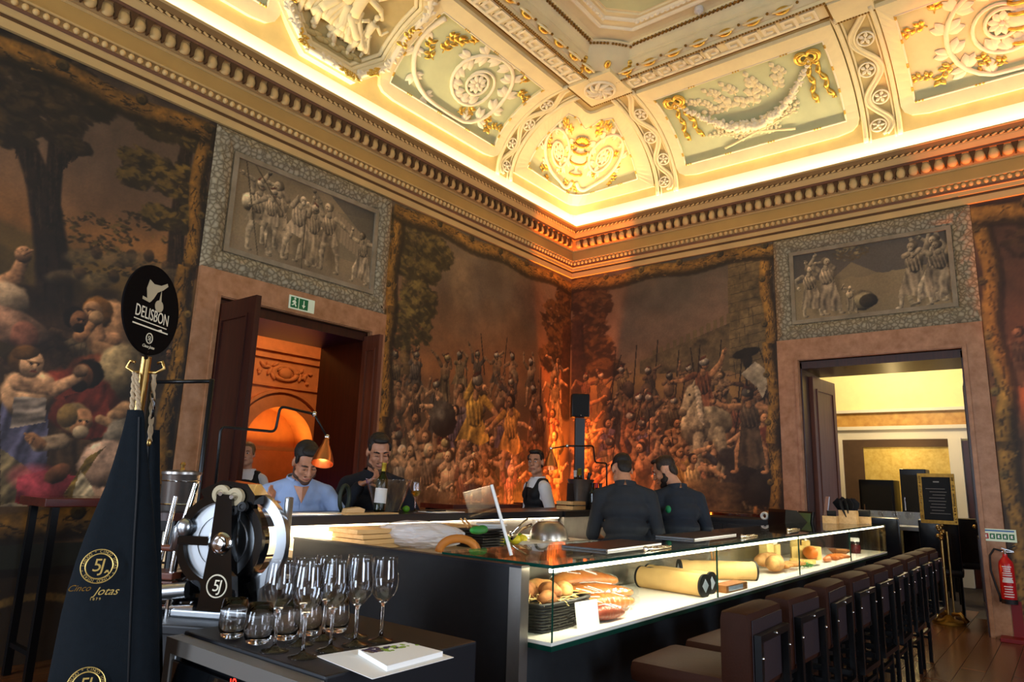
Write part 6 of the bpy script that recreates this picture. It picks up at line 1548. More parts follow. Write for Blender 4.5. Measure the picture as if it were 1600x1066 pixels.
# ================================================================== foreground: wine cooler with glasses, slicer, ham bags
mat('cooler_black', '0a0c13', .45, spec=.35); pane_mat('thin_glass', (.975, .98, .985), .055); mat('cooler_trim', '6f6a64', .45, metal=.5); mat('red_led', 'ff2010', .5, emit='ff2818', estr=4); mat('bag_cloth', '0c1217', .95, var=.12, vscale=60, bump=.15, bscale=300, spec=.2)
mat('gold_print', 'd8b868', .35, metal=.6); mat('cream_print', 'e8dcc0', .6); mat('rope', 'a89070', .9, bump=.4, bscale=120); mat('black_gloss', '08090b', .1, coat=.6); mat('copper', 'd08454', .3, metal=1.); mat('wine_green', '20280a', .12, trans=.5); mat('bottle_dark', '0c0f08', .1, coat=.5); mat('foil_gold', '9c8428', .4, metal=.6); mat('foil_red', 'a01018', .35, metal=.3); mat('wine_white', 'c8a030', .1, trans=.7); mat('aluminium', 'b8bcc0', .3, metal=1.); mat('stone_beige', 'b0a080', .8); mat('handle_brown', '5c2c1a', .35, coat=.3); mat('knob_orange', 'c04a10', .3, coat=.4)
CT = .98
wc = thing('wine_cooler', (1.2, 1.62, 0), 0, 'black wine cooler with red digits and grey trimmed door carrying the glasses', 'wine cooler'); WW = lambda m, n, mt, **k: m.build(n, mt, wc, world=True, **k)
WW(MB().box((1.245, 1.6, CT/2), (.49, .62, CT), bevel=.006), 'body', 'cooler_black'); dr = WW(MB().box((.978, 1.6, .47), (.036, .62, .9), bevel=.004), 'door', 'black_gloss')
m = MB(); m.bb((.955, 1.29, .935), (.998, 1.91, .972)); m.bb((.955, 1.88, .03), (.968, 1.91, .935)); m.bb((.955, 1.29, .03), (.968, 1.32, .935)); m.build('door_trim', 'cooler_trim', dr, world=True)
m = MB(); sgs = {'1': 'bc', '6': 'acdefg', '8': 'abcdefg'}
def digit(m, ch, y, z, w=.012, h=.024, t=.003):
    P = {'a': ((0, h), (w, h)), 'b': ((w, h), (w, h/2)), 'c': ((w, h/2), (w, 0)), 'd': ((0, 0), (w, 0)), 'e': ((0, h/2), (0, 0)), 'f': ((0, h), (0, h/2)), 'g': ((0, h/2), (w, h/2))}
    for s_ in sgs[ch]:
        (a0, b0), (a1, b1) = P[s_]; m.bb((.9585, y-a0-t/2, z+b0-t/2), (.9595, y-a1+t/2, z+b1+t/2))
digit(m, '1', 1.60, .905); digit(m, '8', 1.578, .905); WW(m, 'digits', 'red_led')
def wine_glass(loc, label, group=None, wine=False, name='wine_glass', k=1., mt='glass_clear'):
    t = thing(name, loc, 0, label, 'wine glass', group)
    stem_ = [(.0, .0), (.034, .0), (.035, .0015), (.03, .004), (.012, .008), (.005, .014), (.004, .03), (.004, .085), (.006, .094), (.012, .099), (0, .099)]
    bowl = [(.012, .099), (.018, .103), (.031, .12), (.037, .14), (.038, .155), (.036, .178), (.0325, .205), (.0315, .212), (.0307, .212), (.0318, .204), (.0352, .178), (.0372, .155), (.0362, .14), (.030, .121), (.017, .1055), (.0, .1)]
    MB().lathe([(r*k, z*k) for r, z in stem_], n=28, caps=False).build('stem', 'glass_clear' if mt == 'glass_clear' else mt, t, smooth=2)
    MB().lathe([(r*k, z*k) for r, z in bowl], n=28, caps=False).build('bowl', 'thin_glass' if mt == 'glass_clear' else mt, t, smooth=2)
    if wine: MB().lathe([(0, .1015), (.0168, .107), (.0295, .122), (.0355, .14), (0, .1401)], n=28, caps=False).build('wine', 'wine_white', t, smooth=True)
    return t
def tumbler(loc):
    t = thing('stemless_glass', loc, 0, 'empty stemless tumbler on the wine cooler behind the stemmed glasses', 'glass', 'stemless tumblers on the wine cooler')
    prof_ = [(0, 0), (.022, 0), (.03, .006), (.036, .025), (.037, .04), (.034, .07), (.0295, .096), (.0285, .096), (.033, .07), (.0355, .04), (.034, .027), (.027, .013), (0, .012)]
    MB().lathe(prof_, n=28, caps=False).build('glass', 'glass_clear', t, smooth=2); return t
g0 = None
for (x, y) in ((1.045, 1.553), (1.06, 1.46), (1.128, 1.568), (1.145, 1.468), (1.205, 1.578), (1.225, 1.472), (1.286, 1.548), (1.302, 1.462)):
    if g0 is None: g0 = wine_glass((x, y, CT), 'empty stemmed wine glass in the cluster on the wine cooler', 'stemmed wine glasses on the cooler')
    else: c = copy_tree(g0); c.matrix_basis = Matrix.Translation((x, y, CT))
t0 = None
for (x, y) in ((1.05, 1.755), (1.06, 1.652), (1.135, 1.648), (1.21, 1.654), (1.285, 1.63)):
    if t0 is None: t0 = tumbler((x, y, CT))
    else: c = copy_tree(t0); c.matrix_basis = Matrix.Translation((x, y, CT))
# leaflets
lf = thing('leaflet_sheet', (1.2, 1.3, CT), 0, 'white paper sheet hanging over the cooler edge under the booklet', 'leaflet'); c = [at(494, 1026, z=CT+.001), at(582, 1062, z=CT+.001), at(709, 1028, z=CT+.001), at(632, 1004, z=CT+.001)]
m = MB(); m.add([p+Vector((0, 0, h)) for h in (0, .0012) for p in c], [(3, 2, 1, 0), (4, 5, 6, 7), (0, 1, 5, 4), (1, 2, 6, 5), (2, 3, 7, 6), (3, 0, 4, 7)]); m.build('paper', 'paper_white', lf, world=True)
bk2 = thing('leaflet_stack', (1.25, 1.33, CT), 0, 'thick white booklet printed with grapes and vine leaves lying on the sheet', 'booklet')
c = [at(560, 1015, z=CT+.014), at(605, 1041, z=CT+.014), at(692, 1018, z=CT+.014), at(640, 1005, z=CT+.014)]
m = MB(); m.add([p+Vector((0, 0, h)) for h in (-.0115, 0) for p in c], [(3, 2, 1, 0), (4, 5, 6, 7), (0, 1, 5, 4), (1, 2, 6, 5), (2, 3, 7, 6), (3, 0, 4, 7)]); m.build('pages', 'paper_white', bk2, world=True)
mat('print_green', '8aa838', .7); mat('print_grape', '38284a', .7); mat('print_brown', '6a5038', .7)
rnd = random.Random(12)
for nm, mt, n_, lo, hi in (('printed_leaves', 'print_green', 16, .35, 1.), ('printed_grapes', 'print_grape', 22, .05, .65), ('printed_wood', 'print_brown', 8, .0, .35)):
    m = MB()
    for k in range(n_):
        q = rnd.uniform(lo, hi); p = c[0].lerp(c[3], q).lerp(c[1].lerp(c[2], q), rnd.uniform(.03, .28 if nm != 'printed_leaves' else .36)); r = rnd.uniform(.004, .009)
        m.prism([(p.x+r*math.cos(a)*rnd.uniform(.7, 1.2), p.y+r*math.sin(a)) for a in np.linspace(0, 2*PI, 8, endpoint=False)], p.z+.0002, p.z+.0005+.0002*rnd.random())
    tag(m.build(nm, mt, bk2, world=True), kind='stuff')

# ---- flywheel slicer on its black pedestal
pd = thing('slicer_stand', (1.31, 2.25, 0), math.radians(-60), 'black steel stand under the meat slicer', 'stand')
MB().box((0, 0, .46), (.4, .34, .9), bevel=.01).build('cabinet', 'bar_black', pd); MB().box((0, 0, .925), (.5, .42, .03), bevel=.006).build('top_plate', 'bar_black', pd)
sl = thing('meat_slicer', (1.3, 2.22, .94), math.radians(-60.6), 'black and chrome flywheel meat slicer with round blade and gold emblem', 'slicer')
MB().box((.02, .05, .012), (.34, .26, .024), bevel=.006).build('base_plate', 'aluminium', sl); 
m = MB(); m.prism([(-.2, .024), (.11, .024), (.09, .12), (.02, .15), (-.14, .15), (-.2, .11)], .0, .2, Matrix.Translation((0, .2, 0)) @ RX(PI/2)); m.build('body', 'black_gloss', sl)
m = MB(); m.prism([(-.05, .0), (.075, .0), (.045, .2), (.03, .36), (-.025, .36), (-.03, .2)], 0, .035, Matrix.Translation((0, -.06, .03)) @ RX(PI/2)); o = m.build('tower', 'black_gloss', sl)
BC = Vector((-.04, 0, .235))
m = MB(); Rb = .152; 
def ring_xz(m, c, r0, r1, y0, y1, n=48, a0=0, a1=2*PI):
    full = abs(a1-a0-2*PI) < 1e-3; A = np.linspace(a0, a1, n, endpoint=not full)
    m.rings([[(c.x+r*math.cos(a), y, c.z+r*math.sin(a)) for r, y in ((r0, y0), (r1, y0), (r1, y1), (r0, y1))] for a in A], True, full)
ring_xz(m, BC, .128, .156, -.03, .02); m.build('blade_guard', 'black_gloss', sl, smooth=True)
m = MB(); ring_xz(m, BC, .004, .13, -.012, -.004); m.build('blade', 'aluminium', sl, smooth=True)
m = MB(); ring_xz(m, BC, .085, .092, -.016, -.006); m.build('blade_step', 'aluminium', sl, smooth=True)
m = MB(); m.box(BC+Vector((-.07, -.03, .0)), (.15, .02, .03), bevel=.004); m.box(BC+Vector((.03, -.035, .09)), (.045, .03, .17), bevel=.006); m.build('spoke', 'black_gloss', sl)
m = MB(); m.lathe([(.0, 0), (.05, 0), (.05, .02), (.03, .045), (0, .05)], n=24, M=RX(PI/2)); o = m.build('hub', 'black_gloss', sl, smooth=True); o.location = BC+Vector((.025, -.035, 0))
m = MB(); m.lathe([(.0, 0), (.036, 0), (.036, .01), (.028, .018), (.02, .02), (.018, .03), (0, .032)], n=24, M=RX(PI/2)); o = m.build('hub_cap', 'chrome', sl, smooth=True); o.location = BC+Vector((.05, -.085, 0))
m = MB(); ring_xz(m, BC+Vector((.05, .03, 0)), .14, .175, 0, .03, 30, -1.3, 1.25); m.build('gauge_plate', 'aluminium', sl, smooth=True); MB().box(BC+Vector((.2, .045, .0)), (.02, .03, .3), bevel=.006).build('plate_edge', 'aluminium', sl)
MB().box(BC+Vector((.13, .06, -.16)), (.05, .12, .13), bevel=.008).build('plate_bracket', 'aluminium', sl)
m = MB(); m.prism([(-.07, 0), (.1, 0), (.1, .03), (.07, .065), (-.02, .075), (-.1, .04)], 0, .09, Matrix.Translation(BC+Vector((.03, .03, .125))) @ RX(PI/2)); m.build('sharpener_cover', 'black_gloss', sl)
for dx, dz, r, mt in ((.02, .155, .03, 'stone_beige'), (.07, .148, .029, 'stone_beige'), (.07, .105, .017, 'rubber'), (.1, .118, .016, 'rubber')):
    m = MB(); m.lathe([(0, 0), (r, 0), (r, .018), (r*.5, .02), (r*.4, .016), (0, .016)], n=20, M=RX(PI/2)); o = m.build('sharpening_stone' if mt != 'rubber' else 'sharpener_knob', mt, sl, smooth=True); o.location = BC+Vector((dx, -.065, dz))
m = MB(); m.cyl(BC+Vector((.03, -.1, .157)), BC+Vector((.03, -.06, .157)), .007); m.cyl(BC+Vector((.07, -.1, .148)), BC+Vector((.07, -.06, .148)), .007); m.build('stone_spindle', 'chrome', sl)
# meat carriage with chrome rods, wooden grip
LQ = lambda px, py, dy=0.: None
for a, b, r, nm in (((-.19, -.02, .24), (-.165, .0, .42), .011, 'guide_rod'), ((-.255, -.02, .13), (-.23, -.01, .375), .008, 'guide_rod'), ((-.20, -.02, .12), (-.19, -.02, .26), .013, 'guide_rod')):
    MB().cyl(a, b, r, n=12).build(nm, 'chrome', sl, smooth=True)
m = MB(); m.tube([(-.2, -.02, .2), (-.19, -.025, .27), (-.165, -.02, .285)], [.018, .02, .026], 10); m.ell((-.17, -.03, .275), (.03, .02, .03)); m.build('meat_clamp', 'aluminium', sl, smooth=2)
MB().cyl((-.28, -.02, .205), (-.19, -.02, .205), .011, n=10).build('clamp_bar', 'handle_brown', sl, smooth=True)
MB().box((-.245, .0, .118), (.13, .1, .022), bevel=.004).build('carriage_plate', 'handle_brown', sl); MB().box((-.25, .02, .075), (.12, .1, .05), bevel=.006).build('carriage_block', 'handle_brown', sl)
m = MB(); m.cyl((-.2, -.07, .072), (-.12, -.05, .08), .026, n=16); m.build('crank', 'aluminium', sl, smooth=True); m = MB(); m.ell((-.205, -.075, .072), (.02, .03, .03)); m.build('crank_knob', 'knob_orange', sl, smooth=2)
for a, b, r in (((-.17, -.06, .06), (-.17, -.06, -.0), .012), ((-.24, -.05, .05), (-.24, -.05, .0), .014), ((-.24, -.06, .02), (-.08, -.06, .03), .01)): MB().cyl(a, b, r, n=10).build('feed_shaft', 'chrome', sl, smooth=True)
m = MB(); m.box((-.2, .04, .02), (.2, .16, .05), bevel=.01); m.build('carriage_base', 'black_gloss', sl)
Mt = Matrix.Translation((.012, -.0965, .105)) @ RX(PI/2)
text_obj('5J', .05, 'cream_print', 'emblem_letters', sl, Mt, shear=.15, spacing=.8)
m = MB(); m.tube([(.012+.034*math.cos(a), -.0962, .105+.034*math.sin(a)) for a in np.linspace(0, 2*PI, 32, endpoint=False)], .0024, 5, close=True); m.build('emblem_ring', 'cream_print', sl)

# ---- stand with a round sign, hung with two ham bags
hs = thing('sign_stand', (.79, 1.885, 0), 0, 'gilt pole stand topped by a round black sign with a ham emblem', 'sign stand'); HW = lambda m, n, mt, **k: m.build(n, mt, hs, world=True, **k)
pt, pb_ = Vector((.784, 1.859, 1.69)), Vector((.80, 1.90, 1.5))
HW(MB().tube([pt, pb_, Vector((.81, 1.92, 1.3)), Vector((.82, 1.93, .02))], .0125, 12), 'pole', 'brass', smooth=True); HW(MB().lathe([(.18, 0), (.18, .012), (.03, .03), (.02, .04)], (.82, 1.93, 0)), 'base', 'black_metal', smooth=True)
for d in (-1, 1):
    q = Vector((.789, 1.868, 1.65)); e = q+Vector((.62, -.78, 0))*(.03*d); HW(MB().tube([q, e, e+Vector((.62, -.78, 0))*(.02*d)+Vector((0, 0, .012)), e+Vector((.62, -.78, 0))*(.012*d)+Vector((0, 0, .03)), e+Vector((0, 0, .026))], .004, 8), 'hook', 'brass', smooth=2)
dcn = at(237, 485, D=1.8); Rr = .118
vd = Vector((0, 0, CAM_H))-dcn; vd.z = 0; vd.normalize(); nrm = Matrix.Rotation(math.radians(56), 3, 'Z') @ vd
lx = Vector((0, 0, 1)).cross(nrm); Md = Matrix.Translation(dcn) @ frame(lx, (0, 0, 1))
m = MB(); m.lathe([(0, -.004), (Rr-.002, -.004), (Rr, -.002), (Rr, .002), (Rr-.002, .004), (0, .004)], n=48); m.v = [tuple(Md @ Vector(v)) for v in m.v]; mat('sign_black', '0a0605', .9, spec=.1); ds = HW(m, 'sign_disc', 'sign_black', smooth=True)
Hi = hs.matrix_basis.inverted()
text_obj('DELISBON', .039, 'cream_print', 'sign_name', hs, Hi @ Md @ Matrix.Translation((0, -.015, .0048)) @ Matrix.Scale(.8, 4, (1, 0, 0)) @ Matrix.Scale(1.1, 4, (0, 1, 0)))
text_obj('PORTUGUESE EXPERIENCE', .008, 'brass', 'sign_subtitle', hs, Hi @ Md @ Matrix.Translation((0, -.039, .0048))) if False else None
m = MB(); m.prism([(-.075, -.05), (.075, -.05), (.075, -.0465), (-.075, -.0465)], .0041, .0048); m.prism([(.03, -.0465), (.05, -.0465), (.045, -.042)], .0041, .0048); m.prism([(-.072, -.037), (.068, -.037), (.068, -.0345), (-.072, -.0345)], .0041, .0044); m.v = [tuple(Md @ Vector(v)) for v in m.v]; HW(m, 'sign_rule', 'cream_print')
m = MB(); m.prism([(-.03, .02), (-.038, .05), (-.03, .075), (-.01, .068), (.02, .072), (.045, .085), (.05, .078), (.03, .062), (.008, .05), (-.005, .03), (-.015, .02)], .0041, .0048); m.prism([(-.05, .018), (-.02, .016), (-.012, .022), (-.05, .026)], .0041, .005)
m.prism([(.018, .022), (.024, .06), (.03, .022)], .0041, .005); m.prism([(.012+.018*math.cos(a)+.01, .016+.016*math.sin(a)) for a in np.linspace(0, 2*PI, 14, endpoint=False)], .0041, .0052); m.v = [tuple(Md @ Vector(v)) for v in m.v]; HW(m, 'sign_ham_emblem', 'stone_beige')
m = MB(); m.tube([Md @ Vector((.013*math.cos(a), -.075+.013*math.sin(a), .0045)) for a in np.linspace(0, 2*PI, 20, endpoint=False)], .0014, 5, close=True); HW(m, 'sign_seal', 'cream_print'); text_obj('5J', .017, 'cream_print', 'sign_seal_letters', hs, Hi @ Md @ Matrix.Translation((0, -.0755, .0046)))
text_obj('Cinco Jotas', .011, 'cream_print', 'sign_seal_name', hs, Hi @ Md @ Matrix.Translation((0, -.097, .0046)), shear=.4)
HW(MB().tube([pt-Vector((0, 0, .01)), dcn-Vector((0, 0, Rr-.01))], .006, 8), 'sign_stem', 'black_metal')
def ham_bag(name, rows, dpt, label, tilt=0.):
    """rows: (py, px left, px right); the cloth hangs at depth dpt"""
    t = thing(name, tuple(at((rows[-1][1]+rows[-1][2])/2, rows[-1][0], D=dpt)), 0, label, 'bag')
    m = MB(); R = []; n = 28
    vx = Vector((.62, -.78, 0)); vy = Vector((-.6, -.8, 0)).normalized()
    for i, (py, l, r) in enumerate(rows):
        a, b = at(l, py, D=dpt), at(r, py, D=dpt); c = (a+b)/2; h = (b-a).length/2; th = min(.055, h*.42)
        R.append([c+vx*(h*math.copysign(abs(math.cos(q))**.8, math.cos(q)))+vy*(th*math.sin(q)*(1+.1*math.sin(5*q+i*.5))) for q in np.linspace(0, 2*PI, n, endpoint=False)])
    m.rings(R); o = m.build('cloth', 'bag_cloth', t, world=True, smooth=2)
    return t, R, vx, vy
rowsA = [(641, 199, 224), (652, 197, 226), (680, 190, 228), (720, 178, 232), (760, 165, 236), (800, 148, 240), (840, 132, 243), (880, 118, 246), (920, 106, 248), (960, 96, 249), (1010, 86, 250), (1070, 74, 251), (1140, 70, 252)]
b1, RA, vx, vy = ham_bag('ham_bag', rowsA, 1.74, 'black cloth ham bag with gold round emblem hung by rope on the gilt pole')
rowsB = [(672, 230, 250), (690, 228, 250), (740, 224, 250), (800, 224, 251), (860, 224, 252), (920, 222, 253), (1000, 222, 254), (1140, 220, 256)]
b2, RB, _, _ = ham_bag('ham_bag', rowsB, 1.86, 'narrow black cloth ham bag hanging behind the one with the gold emblem')
def seam(t, pts): MB().tube(pts, .0022, 5).build('seam', 'rubber', t, world=True)
seam(b1, [RA[i][5]+vy*.002 for i in range(1, len(RA))]); seam(b2, [RB[i][9]+vy*.002 for i in range(len(RB))])
def cord(t, a, b, r=.006, name='rope_handle', n=14):
    pts = [a.lerp(b, k/n) for k in range(n+1)]; m = MB()
    for ph_ in (0, PI): m.tube([p+Vector((math.cos(k*1.3+ph_), math.sin(k*1.3+ph_), 0))*r*.5 for k, p in enumerate(pts)], r*.7, 6)
    m.build(name, 'rope', t, world=True, smooth=2)
cord(b1, at(210, 582, D=1.78), at(206, 645, D=1.75)); cord(b1, at(213, 584, D=1.78), at(217, 642, D=1.75)); cord(b2, at(241, 585, D=1.8), at(234, 690, D=1.85))
m = MB(); m.ell(at(233, 692, D=1.84), (.006, .006, .01)); m.build('metal_eyelet', 'brass', b2, world=True, smooth=2)
pn = thing('pen', tuple(at(238, 640, D=1.8)), 0, 'dark pen on a cord hanging beside the rope of the ham bag', 'pen'); MB().tube([at(237, 615, D=1.79), at(241, 630, D=1.79), at(239, 650, D=1.79), at(236, 655, D=1.79)], [.003, .004, .004, .001], 8).build('barrel', 'black_gloss', pn, world=True, smooth=2); MB().cyl(at(239, 622, D=1.786), at(239, 640, D=1.786), .0018, n=6).build('clip', 'chrome', pn, world=True)
def emblem(t, px, py, dpt, k, words=True):
    c = at(px, py, D=dpt); nn = (Vector((0, 0, CAM_H))-c).normalized(); nn = (nn+vy*.8).normalized(); x = Vector((0, 0, 1)).cross(nn).normalized(); M = Matrix.Translation(c) @ frame(x, nn.cross(x)); Ti = t.matrix_basis.inverted()
    for r, w in ((.039, .0012), (.029, .0016)):
        m = MB(); m.tube([M @ Vector((r*k*math.cos(a), r*k*math.sin(a), .0)) for a in np.linspace(0, 2*PI, 40, endpoint=False)], w, 5, close=True); m.build('emblem_ring', 'gold_print', t, world=True)
    text_obj('5J', .042*k, 'gold_print', 'emblem_letters', t, Ti @ M @ Matrix.Translation((-.002, .001, .0)), shear=.12, spacing=.8, depth=.0006)
    s_ = 'CINCO JOTAS * CINCO JOTAS * JABUGO * '
    for i, ch in enumerate(s_):
        a = PI*.5-2*PI*i/len(s_)
        if ch != ' ': text_obj(ch, .0088*k, 'gold_print', 'emblem_rim_letter', t, Ti @ M @ RZ(a-PI/2) @ Matrix.Translation((0, .034*k, 0)), depth=.0005)
    m = MB(); m.prism([(.012*k, -.016*k), (.016*k, -.009*k), (.021*k, -.009*k), (.023*k, -.016*k), (.021*k, -.016*k), (.019*k, -.013*k), (.015*k, -.016*k)], 0, .001); m.v = [tuple(M @ Vector(v)) for v in m.v]; m.build('emblem_pig', 'gold_print', t, world=True)
    if words:
        text_obj('Cinco', .02, 'gold_dark', 'script_name', t, Ti @ M @ Matrix.Translation((-.036, -.05, -.0)), shear=.5, depth=.0005); text_obj('Jotas', .026, 'gold_print', 'script_name', t, Ti @ M @ Matrix.Translation((.022, -.058, .0)), shear=.5, depth=.0006); text_obj('1879', .0085, 'gold_print', 'year', t, Ti @ M @ Matrix.Translation((.002, -.075, .0)), spacing=1.5, depth=.0005)
emblem(b1, 155, 885, 1.665, 1.0); emblem(b1, 134, 1072, 1.66, 1.05, False)

# ---- champagne bucket, black metal rail, wall table at the left
ib = thing('ice_bucket', tuple(at(277, 800, D=2.9)), 0, 'engraved silver ice bucket with knobbed lid behind the slicer', 'ice bucket'); m = MB(); m.lathe([(0, 0), (.062, 0), (.07, .01), (.074, .15), (.078, .155), (.0, .155)], n=32); m.build('bucket', 'steel', ib, smooth=True)
m = MB(); m.lathe([(.079, .155), (.079, .165), (.06, .17), (.02, .174), (0, .175)], n=32); m.build('lid', 'steel', ib, smooth=True); m = MB(); m.lathe([(.012, .174), (.006, .182), (.009, .19), (.012, .196), (.006, .206), (0, .207)], n=14); m.build('knob', 'brass', ib, smooth=True)
for z in (.03, .125): MB().lathe([(.0745, z), (.0775, z+.003), (.0745, z+.006)], n=32, caps=False).build('band', 'chrome', ib, smooth=True)
ibt = thing('bucket_table', (1.46, 2.96, 0), 0, 'dark pedestal table under the silver ice bucket', 'table'); zt = at(277, 800, D=2.9).z; MB().lathe([(0, zt-.03), (.12, zt-.03), (.12, zt), (0, zt)], n=28).build('top', 'wood_dark', ibt, smooth=True); MB().lathe([(.03, .02), (.025, .1), (.025, zt-.03)], n=14).build('column', 'black_metal', ibt, smooth=True); MB().lathe([(0, 0), (.12, 0), (.11, .015), (.03, .03), (0, .03)], n=24).build('foot', 'black_metal', ibt, smooth=True)
rl = thing('hanging_rail', (1.62, 3.1, 0), 0, 'thin black metal rail frame rising behind the ice bucket', 'rail'); a, b, c = at(238, 597, D=3.25), at(331, 596, D=3.2), at(306, 806, D=3.2)
m = MB(); m.tube([(c.x+.02, c.y, 0), c, b+Vector((0, 0, .01))], .012, 8); m.build('upright', 'black_metal', rl, world=True, smooth=2); MB().tube([a, b], .009, 8).build('crossbar', 'black_metal', rl, world=True, smooth=2); MB().tube([Vector((a.x+.05, a.y+.05, 0)), a], .012, 8).build('upright', 'black_metal', rl, world=True, smooth=2)
mat('mahogany', '45180f', .2, col2='5c2416', vscale=3, aniso=(1, 8, 8), coat=.4)
wt = thing('wall_table', (2.35, 5.62, 0), 0, 'high mahogany table on thin black legs against the painted wall', 'table'); MB().box((0, 0, 1.165), (1.2, .5, .06), bevel=.006).build('table_top', 'mahogany', wt)
for sx in (-.52, .52):
    for sy in (-.2, .2): MB().box((sx, sy, .57), (.045, .045, 1.14)).build('leg', 'black_metal', wt)
for sx in (-.52, .52): MB().box((sx, 0, .2), (.03, .36, .03)).build('stretcher', 'black_metal', wt)

# ---- arm lamps with copper shades
def arm_lamp(path, sh_top, sh_dir, size, base, label, energy):
    t = thing('arm_lamp', base, 0, label, 'lamp'); b = Vector(base)
    MB().lathe([(.05, 0), (.05, .012), (.02, .02), (.012, .03)], n=20).build('base', 'black_metal', t, smooth=True)
    pts = []
    P = [Vector(p) for p in path]
    for i, p in enumerate(P):         # rounded bends
        if 0 < i < len(P)-1:
            a, c = (P[i-1]-p), (P[i+1]-p); r = min(.03, a.length/2, c.length/2); s0, s1 = p+a.normalized()*r, p+c.normalized()*r
            pts += [s0.lerp(p, q).lerp(p.lerp(s1, q), q) for q in (0, .25, .5, .75, 1)]
        else: pts.append(p)
    MB().tube(pts, .0075, 8).build('arm', 'black_metal', t, world=True, smooth=2)
    j = Vector(path[-1]); MB().tube([j, sh_top], .006, 8).build('shade_rod', 'black_metal', t, world=True, smooth=2)
    for q in (j, sh_top): MB().ell(q, .016, n=10, m=8).build('joint', 'chrome', t, world=True, smooth=2)
    d = Vector(sh_dir).normalized(); d = (d+(Vector((0, 0, CAM_H))-Vector(sh_top)).normalized()*.3).normalized(); M = d.to_track_quat('Z', 'Y').to_matrix().to_4x4()
    prof_ = [(.012, 0), (.016, .02), (.02, .03), (.022, .05), (.04, .09), (.055, .13), (.064, .165), (.066, .18), (.064, .18), (.062, .165), (.053, .13), (.038, .09), (.02, .05), (.012, .03)]
    MB().lathe([(r*size, z*size) for r, z in prof_], sh_top, n=32, M=M, caps=False).build('shade', 'copper', t, world=True, smooth=True)
    m = MB(); m.ell(Vector(sh_top)+d*(.115*size), .026*size, n=12, m=8); mat('bulb', 'fff0d0', .5, emit='ffd9a0', estr=25); m.build('bulb', 'bulb', t, world=True, smooth=2)
    light('lamp_light', 'SPOT', Vector(sh_top)+d*(.15*size), energy, (1, .78, .5), Vector(sh_top)+d, spot_size=math.radians(110), spot_blend=.6, shadow_soft_size=.03)
    return t
y1_ = 3.42
arm_lamp([at(333, 800, y=y1_), at(345, 667, y=y1_), at(430, 675, y=y1_), at(438, 635, y=y1_), at(491, 647, y=y1_)], at(511, 683, y=y1_-.03), at(504, 722, y=y1_-.04)-at(511, 683, y=y1_-.03), .95, (at(333, 800, y=y1_).x, y1_, KZ), 'black arm lamp with copper shade over the raised counter by the man in blue', 9)
y2_ = 3.45
arm_lamp([at(948, 800, y=y2_), at(948, 724, y=y2_), at(930, 723, y=y2_), at(927, 697, y=y2_), at(886, 697, y=y2_)], at(861, 701, y=y2_), (0, 0, -1), .95, (at(948, 800, y=y2_).x, y2_, KZ), 'black arm lamp with copper shade over the service block with the bottles', 9)
# ---- speaker on a black column
sp_ = at(904, 800, D=7.6); sk = thing('column_speaker', (sp_.x, sp_.y, 0), math.radians(-50), 'black loudspeaker on a square black column in front of the corner', 'speaker'); mat('speaker_cloth', '0b0b0d', .8, bump=.3, bscale=300); mat('column_grey', '2a2c30', .5)
MB().box((0, 0, .02), (.36, .36, .04)).build('base', 'black_metal', sk); MB().box((0, 0, 1.08), (.105, .105, 2.1)).build('column', 'column_grey', sk); MB().box((0, -.0, 2.27), (.2, .2, .265), bevel=.02).build('cabinet', 'black_metal', sk, smooth=True); MB().box((0, -.098, 2.27), (.18, .02, .24), bevel=.008).build('grille', 'speaker_cloth', sk, smooth=True); MB().ell((0, -.11, 2.155), .008).build('badge', 'chrome', sk)
# ---- bottles
def bottle(name, loc, label, mt='bottle_dark', foil='foil_red', lab=True, h=.31, tilt=None, group=None):
    t = thing(name, loc, 0, label, 'bottle', group); k = h/.31
    prof_ = [(0, .004), (.03, 0), (.037, .006), (.0375, .18), (.034, .2), (.018, .23), (.0145, .245), (.014, .29), (.016, .292), (.016, .302), (0, .303)]
    MB().lathe([(r, z*k) for r, z in prof_], n=24).build('glass', mt, t, smooth=True)
    MB().lathe([(.0152, .25*k), (.0152, .29*k), (.017, .292*k), (.017, .304*k), (0, .305*k)], n=18).build('capsule', foil, t, smooth=True)
    if lab: MB().lathe([(.0379, .05*k), (.0381, .052*k), (.0381, .14*k), (.0379, .142*k)], n=24, caps=False).build('label', 'paper_white', t, smooth=True)
    if tilt: t.matrix_basis = t.matrix_basis @ tilt
    return t
yb = 3.5
p = at(590, 806, y=yb)
cb_ = thing('clear_bucket', (at(604, 800, y=yb).x, yb+.0, KZ), 0, 'clear acrylic wine bucket holding a white wine bottle on the raised counter', 'wine bucket')
pane_mat('clear_acrylic', (.9, .91, .92), .1); m = MB(); m.lathe([(0, 0), (.075, 0), (.08, .004), (.115, .1), (.15, .21), (.147, .21), (.112, .1), (.077, .01), (0, .008)], n=36, caps=False); m.build('wall', 'glass_clear', cb_, smooth=True); MB().lathe([(.147, .209), (.150, .209), (.150, .2115), (.147, .2115)], n=36, caps=False).build('rim', 'glass_clear', cb_, smooth=True)
bottle('wine_bottle', (at(592, 803, y=yb).x, yb, KZ+.012), 'green wine bottle with white label leaning in the clear bucket', 'wine_green', 'foil_gold', True, .31, RY(.06))
wine_glass((at(648, 800, y=3.55).x, 3.55, KZ), 'stemmed glass of golden white wine beside the clear bucket', wine=True, k=.95)
t = thing('lime', (at(631, 800, y=3.5).x, 3.48, KZ), 0, 'bright green lime on the counter between bucket and wine glass', 'lime'); MB().ell((0, 0, .022), (.028, .022, .022), n=12, m=8).build('peel', 'lime', t, smooth=2); MB().ell((.028, 0, .022), .005, n=6, m=4).build('tip', 'lime', t, smooth=2)
